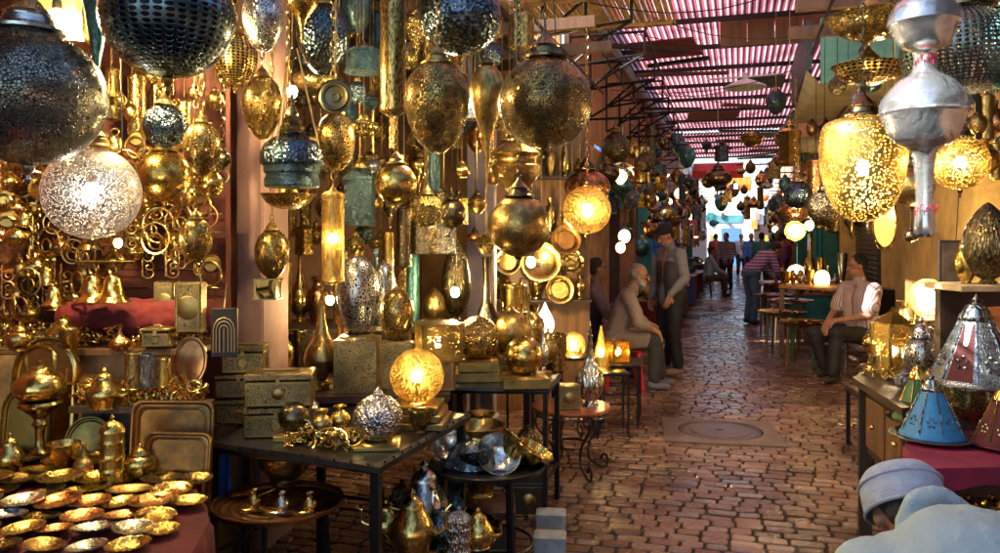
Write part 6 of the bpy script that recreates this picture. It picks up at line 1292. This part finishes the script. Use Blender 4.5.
# low table with knick knacks
L1 = [P(862, 402, dy(402, .66)), P(885, 428, dy(428, .66)), P(930, 424, dy(424, .66)), P(915, 396, dy(396, .66))]
for q in L1: q.z = 0
table_top('trinket_table', 'narrow low wooden table with coloured dishes and trinkets', 'table', L1, .66, .03, 'redtop', inset(L1, .9), .018, lip=False, lm_='redtop', rail=.25)
rnd = random.Random(8)
for i, (px, py, r, mk) in enumerate(((872, 401, 8, 'silver'), (884, 405, 9, 'silvereng'), (880, 414, 10, 'brass'), (893, 410, 8, 'copper'), (896, 421, 9, 'teal'), (906, 414, 8, 'brass'), (874, 409, 6, 'gold'), (890, 398, 7, 'silver'), (903, 403, 7, 'gold'), (911, 424, 7, 'oldbrass'))):
    D = dy(py, .67); dish(on(px, D, .661), r * D / FPX, 'round', mk, 'tiny %s dish on the trinket table, %s counted from its far left corner' % ({'silver': 'silver', 'silvereng': 'engraved silver', 'brass': 'brass', 'copper': 'copper', 'teal': 'teal', 'gold': 'gilt', 'oldbrass': 'brown brass'}[mk], ORD[i]), rnd.uniform(.6, 1), 0, rnd.random() * 6, 'tiny dishes on the trinket table')
# black bench with bronze ball
K1 = [on(846, 5.95, 0), on(872, 5.2, 0), on(905, 5.3, 0), on(890, 6.0, 0)]
table_top('black_bench', 'low black iron bench holding a bronze ball beside the shopkeeper', 'bench', K1, .45, .02, 'iron', inset(K1, .93), .014, rail=None)
base_lamp('globe', 868, 376, 13.5, 13.5, 5.6, 'darksmooth', 'bronze ball on the low black bench', .45, 1.0, group='lamps on the right counter', steps=1, finial=False)
for i, px in enumerate((880, 889)): D = 5.5; dish(on(px, D, .452), .07, 'round', 'brass', ['small brass dish on the low black bench, left one', 'small brass dish on the low black bench, right one'][i], .8, 0, 1)
# under the cloth table
for i, (px, mk) in enumerate(((968, 'gold'), (992, 'brass'), (950, 'copper'))): vase(px, 0, 3.1, 30, 34, 'lidjar', mk, 'lidded_jar', ['gilt', 'brass', 'copper'][i] + ' lidded jar on the shelf under the magenta cloth table', 'jar', key='lidjar', z=.42)
o = MB().prism([(p.x, p.y) for p in [on(925, 3.0, 0), on(1060, 2.95, 0), on(1070, 3.5, 0), on(930, 3.5, 0)]], .40, .418).build('under_shelf', M('wood')); tag(o, 'wooden shelf under the magenta cloth table', 'shelf')
# chair and stools
p = on(872, 9.1, 0); t = thing('office_chair', 'black padded chair behind the seated shopkeeper', 'chair', (p.x, p.y, 0), R_(122))
MB().box(-.22, .22, -.26, .22, .40, .455, bv=.02).build('seat', plain('black vinyl', (.015, .015, .017), .35), t); MB().box(-.21, .21, -.32, -.27, .5, .98, bv=.02).build('backrest', MATS['black vinyl'], t)
for x in (-.2, .2):
    for y in (-.24, .2): MB().tube([(x, y, 0), (x, y, .4)], .013, 6).build('leg', M('silver'), t)
    MB().tube(smoothpts([(x, -.26, .4), (x * 1.2, -.2, .62), (x * 1.2, .16, .64), (x * 1.1, .18, .42)]), .013, 6).build('armrest', M('silver'), t)
def stool(px, D, label, m, r=.17, h=.42, face=0):
    p = on(px, D, 0); t = thing('plastic_stool', label, 'stool', (p.x, p.y, 0), face)
    MB().box(-r, r, -r, r, h - .03, h, bv=.012).build('seat', m, t)
    for sx in (-1, 1):
        for sy in (-1, 1): MB().tube([(sx * r * .85, sy * r * .85, h - .03), (sx * r * 1.05, sy * r * 1.05, 0)], .022, 6).build('leg', m, t)
redpl = plain('red plastic', (.55, .02, .03), .35)
stool(622, 8.2, 'red plastic stool under the old man', redpl, .18, .42, .3); stool(588, 9.0, 'dark stool under the dark haired man in the jacket', M('darkwood'))
stool(704, 21, 'dark stool under the far off man in pale blue', M('darkwood'), .18, .42)
# right stalls: trays on stools, board tables
def traystool(px, D, z, r, mk, label):
    p = on(px, D, 0); t = thing('tray_stool', label, 'tray stool', (p.x, p.y, 0), 0, 'tray topped stools along the right stalls')
    MB().lathe([(.001, z - .01), (r * .9, z - .01), (r, z + .02), (r * 1.02, z + .03), (r * .96, z + .02), (.001, z)], 30).build('tray', M(mk), t)
    for q in range(4): a = q * PI / 2 + .5; MB().tube([(r * .65 * math.cos(a), r * .65 * math.sin(a), z - .01), (r * .75 * math.cos(a), r * .75 * math.sin(a), 0)], .018, 6).build('leg', [M('wood'), plain('green painted leg', (.03, .1, .05), .6)][q % 2], t)
rr = [(803, 9.6, .52, .3, 'gold', 'golden round tray on a stool nearest the shopkeeper'), (782, 10.6, .55, .32, 'brassrings', 'ringed brass tray stool second from the shopkeeper'), (790, 11.9, .6, .33, 'silver', 'silvery tray stool third from the shopkeeper'), (773, 12.8, .62, .3, 'silvereng', 'engraved silver tray stool next to the plaid shirt'), (776, 14.5, .7, .32, 'brass', 'brass tray stool beyond the plaid shirt'), (770, 17, .6, .35, 'silver', 'far silvery tray stool on the right')]
for a in rr: traystool(a[0], a[1], a[2], a[3], a[4], a[5])
rnd = random.Random(12)
for i, a in enumerate(rr[:5]):
    for k in range(6):
        p = on(a[0], a[1], a[2] + .006) + Vector((rnd.uniform(-.6, .6) * a[3], rnd.uniform(-.6, .6) * a[3], 0)); dish(p, rnd.uniform(.035, .07), rnd.choice(['round', 'bowl']), rnd.choice(['gold', 'silver', 'copper', 'brass']), 'tiny metal dish lying on the %s' % a[5], 1, 0, 0, 'tiny dishes on ' + a[5])
W1 = [on(778, 10.6, 0), on(838, 9.9, 0), on(850, 10.9, 0), on(795, 12.2, 0)]
table_top('board_table', 'orange edged board table with lit globes left of the seated shopkeeper', 'table', W1, .92, .03, 'orangewood', inset(W1, .9), .03, lip=False, lm_='wood')
glow(796, 11.3, .92, .26, .25, (1, .85, .6), 1.6, 'white glowing ball lamp on the orange edged board table', 'dome', 'ball_lamp'); glow(822, 10.6, .92, .2, .2, (1, .7, .25), 2.2, 'yellow glowing ball lamp on the orange edged board table', 'dome', 'ball_lamp')
for i in range(9):
    px = 786 + i * 7; vase(px, 0, 10.9 + (i % 3) * .15, rnd.uniform(7, 12), rnd.uniform(9, 36) if i > 4 else rnd.uniform(8, 16), rnd.choice(['vase', 'lidjar', 'genie', 'bowl']), rnd.choice(['gold', 'brass', 'silver', 'oldbrass']), 'metal_vase', 'metal pot on the orange edged board table, %s from left' % ORD[i], 'vase', 'pots on the board table', key=None, z=.92)
vase(810, 0, 10.8, 12, 60, 'genie', 'gold', 'tall_flask', 'tallest golden flask on the orange edged board table', 'flask', key='genie', z=.92)
# ================================================================== masses of lamps along both sides, row by row
rnd = random.Random(31)
MK = ['brass', 'oldbrass', 'dark', 'darksmooth', 'copper', 'gold', 'brasshammer', 'bluehammer', 'silverhammer', 'blueeng', 'teal', 'brasslace', 'silvereng', 'brasseng']
CN = {'silverlace': 'pierced silver', 'brass': 'golden', 'oldbrass': 'brown brass', 'dark': 'dark hammered', 'darksmooth': 'dark bronze', 'copper': 'copper', 'gold': 'gilt', 'brasshammer': 'hammered brass', 'bluehammer': 'blue black', 'silverhammer': 'hammered silver', 'blueeng': 'blue grey', 'teal': 'teal', 'brasslace': 'pierced brass', 'silvereng': 'engraved silver', 'brasseng': 'engraved brass'}
KD = ['globe', 'globe', 'egg', 'pear', 'drop', 'squat', 'cyl', 'hex', 'urn', 'bowl']; KNM = {'globe': 'globe', 'egg': 'egg', 'pear': 'pear', 'drop': 'drop', 'squat': 'squat', 'cyl': 'tube', 'hex': 'six sided', 'urn': 'urn', 'bowl': 'bowl'}
LIT = []
def far(side, row, X, z, Y0, Y1, n, rr_, rows):
    for i in range(n):
        Y = Y0 + (Y1 - Y0) * (i / n) ** 1.15 + rnd.uniform(-.1, .1); x = X + rnd.uniform(-.16, .16) * (5 if side == 'middle' else 1); zz = z + rnd.uniform(-.16, .16); kd = rnd.choice(KD); mk = rnd.choice(MK); r = rr_ * rnd.uniform(.8, 1.4)
        fn, zt_ = BODY[kd]; lit = rnd.random() < .2; big = Y < 14
        if side == 'left' and Y < 12 and zz < 1.95: continue
        t = thing({'cyl': 'tube_lamp', 'hex': 'hexagonal_lantern'}.get(kd, kd + '_lamp'), '%s%s %s lamp, %s along the %s side\'s %s row' % ('lit ' if lit else '', CN[mk], KNM[kd], ORD[i], side, row), 'lamp', (x, Y, zz), rnd.random() * 6, 'lamps hanging along the %s side of the alley' % side)
        if lit: part('body', mesh_of(kd, 'litshade', fn), t, s=(r * .6, r * .6, r * .68)); part('cap', mesh_of('cap', 'oldbrass', CAPS['cap']), t, (0, 0, zt_ * r * .68 - .93 * r * .6), (r * .6,) * 3)
        else:
            hh = r * (2.2 if kd == 'cyl' else 1.15 if kd != 'drop' else .9); part('body', mesh_of(kd, mk, fn), t, s=(r, r, hh)); part('cap', mesh_of('cap', 'oldbrass', CAPS['cap']), t, (0, 0, zt_ * hh - .93 * r), (r, r, r))
        part('hanging_wire', WIRE, t, (0, 0, r), (1, 1, max(.1, (2.95 if zz < 2.8 else 4.0) - zz - r)))
MATS['litshade'] = plain('lit amber shade', (1, .72, .35), .5, emit=(1, .60, .24), est=3.2, var=0, bump=0)
WIRE = MB().tube([(0, 0, 0), (0, 0, 1)], .003, 4).mesh('hanging_wire', M('iron'))
far('left', 'top', -1.25, 2.65, 9.2, 31, 24, .12, 0); far('left', 'second', -1.4, 2.2, 9.0, 31, 26, .13, 0); far('left', 'third', -1.3, 1.75, 12.2, 31, 22, .12, 0); far('left', 'wall side', -1.75, 2.5, 11.2, 26, 20, .14, 0); far('left', 'wall side lower', -1.8, 1.5, 11.6, 28, 20, .13, 0)
far('middle', 'top', 0, 3.2, 12.5, 31, 15, .12, 0); far('middle', 'low', .1, 2.7, 18, 33, 10, .11, 0)
far('right', 'top', 1.15, 2.6, 9.8, 31, 22, .12, 0); far('right', 'second', 1.05, 2.15, 10.5, 31, 22, .13, 0); far('right', 'third', 1.15, 1.7, 12.6, 31, 20, .12, 0); far('right', 'wall side', 1.6, 1.95, 11.6, 27, 18, .14, 0)
for k in range(14):
    y = 9 + k * 1.7
    tag(MB().tube([(-2.4, y, 2.95), (-1.0, y, 2.95)], .014, 5).build('lamp_pole', M('iron')), 'short iron pole sticking out over the left side carrying lamps', 'pole', 'poles carrying the left lamps')
    if k: tag(MB().tube([(.85, y, 2.95), (2.2, y, 2.95)], .014, 5).build('lamp_pole', M('iron')), 'short iron pole sticking out over the right side carrying lamps', 'pole', 'poles carrying the right lamps')
for x, s in ((-1.25, 'left inner'), (-1.7, 'left outer'), (1.1, 'right inner'), (1.6, 'right outer')):
    tag(MB().tube([(x, 9, 2.965), (x, 31, 2.965)], .01, 5).build('hanging_rail', M('iron')), 'long %s iron rail running down the alley above the lamps' % s, 'rail')
# merchandise tables down both sides
for side, X, ys in (('left', -1.35, (12.4, 14.2, 16.2, 18.6, 21.5, 24.5, 28)), ('right', 1.25, (15.2, 17.6, 20, 23, 26.5))):
    for i, y in enumerate(ys):
        t = thing('stall_table', 'low cloth draped stall table on the %s side, %s down the alley' % (side, ORD[i]), 'table', (X, y, 0), rnd.uniform(-.08, .08), 'stall tables down the alley'); z = rnd.uniform(.5, .75)
        MB().box(-.4, .4, -.6, .6, z - .03, z, bv=.01).build('top', M('wood'), t)
        MB().box(-.38, .38, -.58, .58, .1, z - .031).build('skirt', [M('redcloth'), plain('teal cloth', (.03, .22, .22), .8), M('darkwood'), plain('blue cloth', (.03, .06, .25), .8)][(i + (side == 'right')) % 4], t)
        for k in range(7):
            pf = rnd.choice(['vase', 'lidjar', 'genie', 'bowl', 'flask', 'egg']); mk = rnd.choice(MK); body, nk = PROF[pf]; hh = rnd.uniform(.12, .38); r = rnd.uniform(.06, .12)
            q = thing('metal_vase', '%s piece on the %s stall table on the %s, %s from its near end' % (CN[mk], ORD[i], side, ORD[k]), 'vase', (X + rnd.uniform(-.26, .26), y - .5 + k * .165, z), 0, 'brassware on the stall tables'); part('body', mesh_of(pf + 'b', mk, lm(body, 3, 26)), q, s=(r, r, hh))
            if nk: part('lid', mesh_of(pf + 'n', mk, lm(nk, 2, 20)), q, s=(r, r, hh))
# blue lantern and box, cloth goods
for px, py, D, c, w_, h_, lb in ((603, 150, 10.5, (.02, .1, .6), .22, .3, 'bright blue lantern hanging by the boarded upper wall'), (628, 158, 13, (.05, .2, .6), .16, .3, 'second smaller blue lantern further down the left side')):
    t = thing('blue_lantern', lb, 'lantern', P(px, py, D), 0, 'blue lanterns'); MB().lathe(smoothprof([(.02, -h_ * .6), (w_ * .3, -h_ * .4), (w_ * .5, 0), (w_ * .35, h_ * .3), (w_ * .1, h_ * .45)], 3), 12).build('body', plain('blue glass %.1f' % c[1], c, .15), t); part('hanging_wire', WIRE, t, (0, 0, h_ * .4), (1, 1, .5))
p = P(745, 88, 10.5); t = thing('pendant_shade', 'flat white enamel pendant shade under the pink roof', 'lamp', p, 0); MB().lathe([(.28, 0), (.27, .02), (.12, .09), (.04, .12), (.03, .2), (.001, .2)], 28).build('shade', plain('white enamel', (.75, .78, .8), .3), t); part('hanging_wire', WIRE, t, (0, 0, .2), (1, 1, 3.95 - p.z))
MB().tube([(-.5, 0, .14), (.5, 0, .16)], .012, 6).build('cross_arm', plain('white enamel', (.75, .78, .8), .3), t)
SC = [('red', (.55, .03, .04)), ('bright blue', (.03, .15, .6)), ('teal', (.03, .3, .3)), ('white', (.7, .7, .7)), ('purple', (.25, .06, .35)), ('orange', (.7, .25, .03)), ('pink', (.6, .2, .3))]
rnd = random.Random(4)
for i in range(22):
    nm, cc = SC[i % 7]; sd_ = -1 if i % 2 else 1; y = 14 + i * .85; x = (-1.5 if sd_ < 0 else 1.35) + rnd.uniform(-.25, .25); b = MB(); L = rnd.uniform(.5, 1.1); W = rnd.uniform(.12, .22)
    b.tube([(-W, 0, 0), (W, 0, 0)], .012, 5)
    for q in range(6): b.tube([(-W + W * q / 2.5, .02 * math.sin(q), 0), (-W + W * q / 2.5 + rnd.uniform(-.02, .02), .03 * math.cos(q), -L * .5), (-W + W * q / 2.5, .02, -L * rnd.uniform(.85, 1))], W * .24, 6)
    o = b.build('hanging_scarf', plain('scarf ' + nm, cc, .8)); o.location = (x, y, rnd.uniform(2.1, 2.7)); tag(o, '%s scarf bundle far down the %s side, %s scarf down the alley' % (nm, 'left' if sd_ < 0 else 'right', ORD[i]), 'scarf', 'scarves hanging down the alley'); part('hanging_wire', WIRE, o, s=(1, 1, 2.96 - o.location.z))
for i in range(6):
    nm, cc = SC[[1, 2, 5, 3, 2, 5][i]]; y = 25 + rnd.uniform(0, 9); x = rnd.uniform(-1.1, 1.1); z = rnd.uniform(2.0, 3.3); r = rnd.uniform(.07, .13)
    t = thing('paper_lantern', '%s paper lantern over the bright end of the alley, %s of its string' % (nm, ORD[i]), 'lantern', (x, y, z), 0, 'paper lanterns at the end of the alley')
    MB().lathe(smoothprof([(.3 * r, -.9 * r), (.8 * r, -.6 * r), (r, 0), (.8 * r, .6 * r), (.3 * r, .9 * r)], 3), 14).build('shade', plain('paper ' + nm, tuple(min(1, c * 1.3 + .05) for c in cc), .7, trans=.5), t); part('hanging_wire', WIRE, t, (0, 0, .9 * r), (1, 1, 4.0 - z))
heap('heaped_trinkets', 'small brass and silver trinkets heaped at the near edge of the right counter', -.14, .14, -.06, .06, 0, YAW - 1.0, on(893, 4.02, .84), 60, .03, 12, 'brass', .04)
d0, d1 = U1[0], U1[1]; dv = (d1 - d0); t = thing('drawer_chest', 'dark wooden drawer chest under the near edge of the right counter', 'chest', (d0.x, d0.y, 0), math.atan2(dv.y, dv.x)); Lc = dv.length
MB().box(.05, Lc - .05, .06, .5, .45, .80, bv=.006).build('case', M('darkwood'), t)
for q in range(2):
    dr = MB().box(.08 + q * (Lc - .14) / 2, .03 + (q + 1) * (Lc - .1) / 2, .045, .058, .5, .76, bv=.004).build('drawer', M('wood'), t); MB().ball((.05 + (q + .5) * (Lc - .1) / 2, .035, .63), .014, 8).build('knob', M('brass'), dr)
# more pieces crowding the right counter and the shelf under it
for i, (px, D, z, w_, h_, pf, mk, lb) in enumerate(((872, 4.9, .84, 18, 30, 'lidjar', 'brass', 'small golden lidded jar at the far left corner of the counter'), (880, 4.2, .84, 16, 18, 'bowl', 'silver', 'small silver bowl at the front of the counter'), (905, 3.75, .84, 20, 24, 'lidjar', 'silvereng', 'engraved silver jar at the front of the counter'), (915, 5.0, .84, 20, 50, 'genie', 'brass', 'golden spired jar behind the glowing egg lamp'), (975, 4.3, .84, 22, 70, 'genie', 'oldbrass', 'brown spired jar right of the dark kettle'), (968, 4.0, .84, 24, 30, 'vase', 'gold', 'gilt vase behind the silver tipped cone lid'), (895, 4.9, .84, 16, 44, 'flask', 'copper', 'copper flask behind the lit lantern'), (930, 3.8, .84, 22, 20, 'teapot', 'brass', 'round brass pot at the front right of the counter'))):
    vase(px, 0, D, w_, h_, pf, mk, 'metal_vase', lb, 'vase', 'vessels on the right counter', key=pf, z=z)
for i in range(10):
    px = 978 + (i % 5) * 9; p = P(px, 120 + (i // 5) * 38 + rnd.uniform(-6, 6), 4.6); kd = rnd.choice(['globe', 'egg', 'cyl', 'pear']); r = rnd.uniform(8, 12)
    hang(kd, px, 120 + (i // 5) * 40 + rnd.uniform(-6, 6), r * (.6 if kd == 'cyl' else 1), r * (2 if kd == 'cyl' else 1.2), 4.5, rnd.choice(['brass', 'dark', 'copper', 'oldbrass']), kd.replace('cyl', 'tube') + '_lamp', 'small %s lamp at the right edge behind the glowing globe, %s of a cluster' % (kd.replace('cyl', 'tube'), ORD[i]), group='small lamps at the right edge', big=False, caps=('cap', 'loop'))
for px, py, D, s, r, lb in ((893, 190, 5.6, 420, .035, 'added fill bulb behind the big glowing basket lamp'), (955, 262, 5.2, 260, .025, 'added fill bulb behind the framed picture')):  # hidden bulbs added to light the ochre wall and the right shop
    p = P(px, py, D); t = thing('bare_or_fill_bulb', lb, 'light bulb', p, 0, 'added fill bulbs in the right shop'); MB().ball((0, 0, 0), r, 14, r * 1.25).build('bulb', bulbmat(WARM, s), t); MB().lathe([(r * .5, r), (r * .55, r * 1.5), (r * .5, r * 2.1), (.004, r * 2.2)], 12).build('socket', M('darksmooth'), t); MB().tube([(0, 0, r * 2.1), (.02, 0, .4), (0, 0, 3.02 - p.z)], .003, 5).build('cable', M('iron'), t)
rnd = random.Random(44)
def cluster(name, n, x0, x1, y0, y1, D0, D1, where, r0=7, r1=12, top=None):
    for i in range(n):
        px = x0 + (x1 - x0) * (i + .5) / n; py = rnd.uniform(y0, y1); kd = rnd.choice(['globe', 'globe', 'egg', 'pear', 'squat', 'cyl', 'hex', 'urn']); mk = rnd.choice(['brass', 'oldbrass', 'dark', 'copper', 'bluehammer', 'blueeng', 'brasslace', 'darksmooth', 'teal', 'silverlace']); r = rnd.uniform(r0, r1)
        hang(kd, px, py, r * (.6 if kd == 'cyl' else 1), r * {'cyl': 2.1, 'egg': 1.35, 'pear': 1.3, 'hex': 1.3}.get(kd, 1), rnd.uniform(D0, D1), mk, kd.replace('cyl', 'tube').replace('hex', 'hexagonal') + '_lamp', '%s %s lamp %s, %s from left' % (CN[mk], KNM[kd], where, ORD[i]), group=name, big=False, caps=('cap', 'loop'), top=top)
cluster('lamps above the ochre wall', 15, 832, 996, 70, 108, 5.0, 6.4, 'high over the ochre wall')
cluster('lamps before the ochre wall', 12, 880, 998, 112, 150, 4.8, 6.0, 'hanging before the ochre wall')
cluster('lamps under the canopies', 14, 772, 838, 118, 175, 8.5, 12, 'under the shop canopies', 5, 9, 2.94)
cluster('lamps left of the shopkeeper', 12, 764, 836, 180, 232, 8.5, 12, 'above the board table', 5, 9, 2.94)
cluster('lamps by the blue lanterns', 16, 592, 690, 130, 175, 9.5, 14, 'near the blue lanterns', 5, 9, 2.94)
cluster('lamps above the seated men', 14, 600, 700, 176, 222, 10.5, 15, 'above the seated men', 5, 8, 2.94)
cluster('lamps low down the alley', 12, 692, 770, 176, 214, 17, 26, 'over the far end of the alley', 4, 8, 4.0)
cluster('lamps past the right edge', 14, 1006, 1130, 60, 200, 3.6, 4.8, 'past the basket lamps at the far right', 9, 15)
for i in range(6):
    vase(1030 + i * 22, 0, 3.2, rnd.uniform(26, 40), rnd.uniform(30, 60), rnd.choice(['vase', 'lidjar', 'genie', 'bowl']), rnd.choice(['brass', 'gold', 'silver', 'copper']), 'metal_vase', 'metal vessel beyond the dark red cone lid on the magenta cloth, %s from it' % ORD[i], 'vase', 'vessels on the magenta cloth', key=None, z=ZC)
# a few loose cables
rnd = random.Random(77)
for i in range(12):
    x0 = rnd.uniform(-1.6, -1.1); y0 = 6.5 + i * 1.1; x1 = rnd.uniform(.7, 1.4); z0 = rnd.uniform(3.4, 4.0); z1 = rnd.uniform(3.5, 4.0)
    pts = [Vector((x0 + (x1 - x0) * k / 10, y0 + rnd.uniform(-.02, .02) + .5 * k / 10, z0 + (z1 - z0) * k / 10 - .25 * math.sin(PI * k / 10))) for k in range(11)]
    tag(MB().tube(pts, .006, 4).build('sagging_cable', M('iron')), 'dark cable sagging across the alley under the roof, %s from the camera' % ORD[i], 'cable', 'cables sagging under the roof')
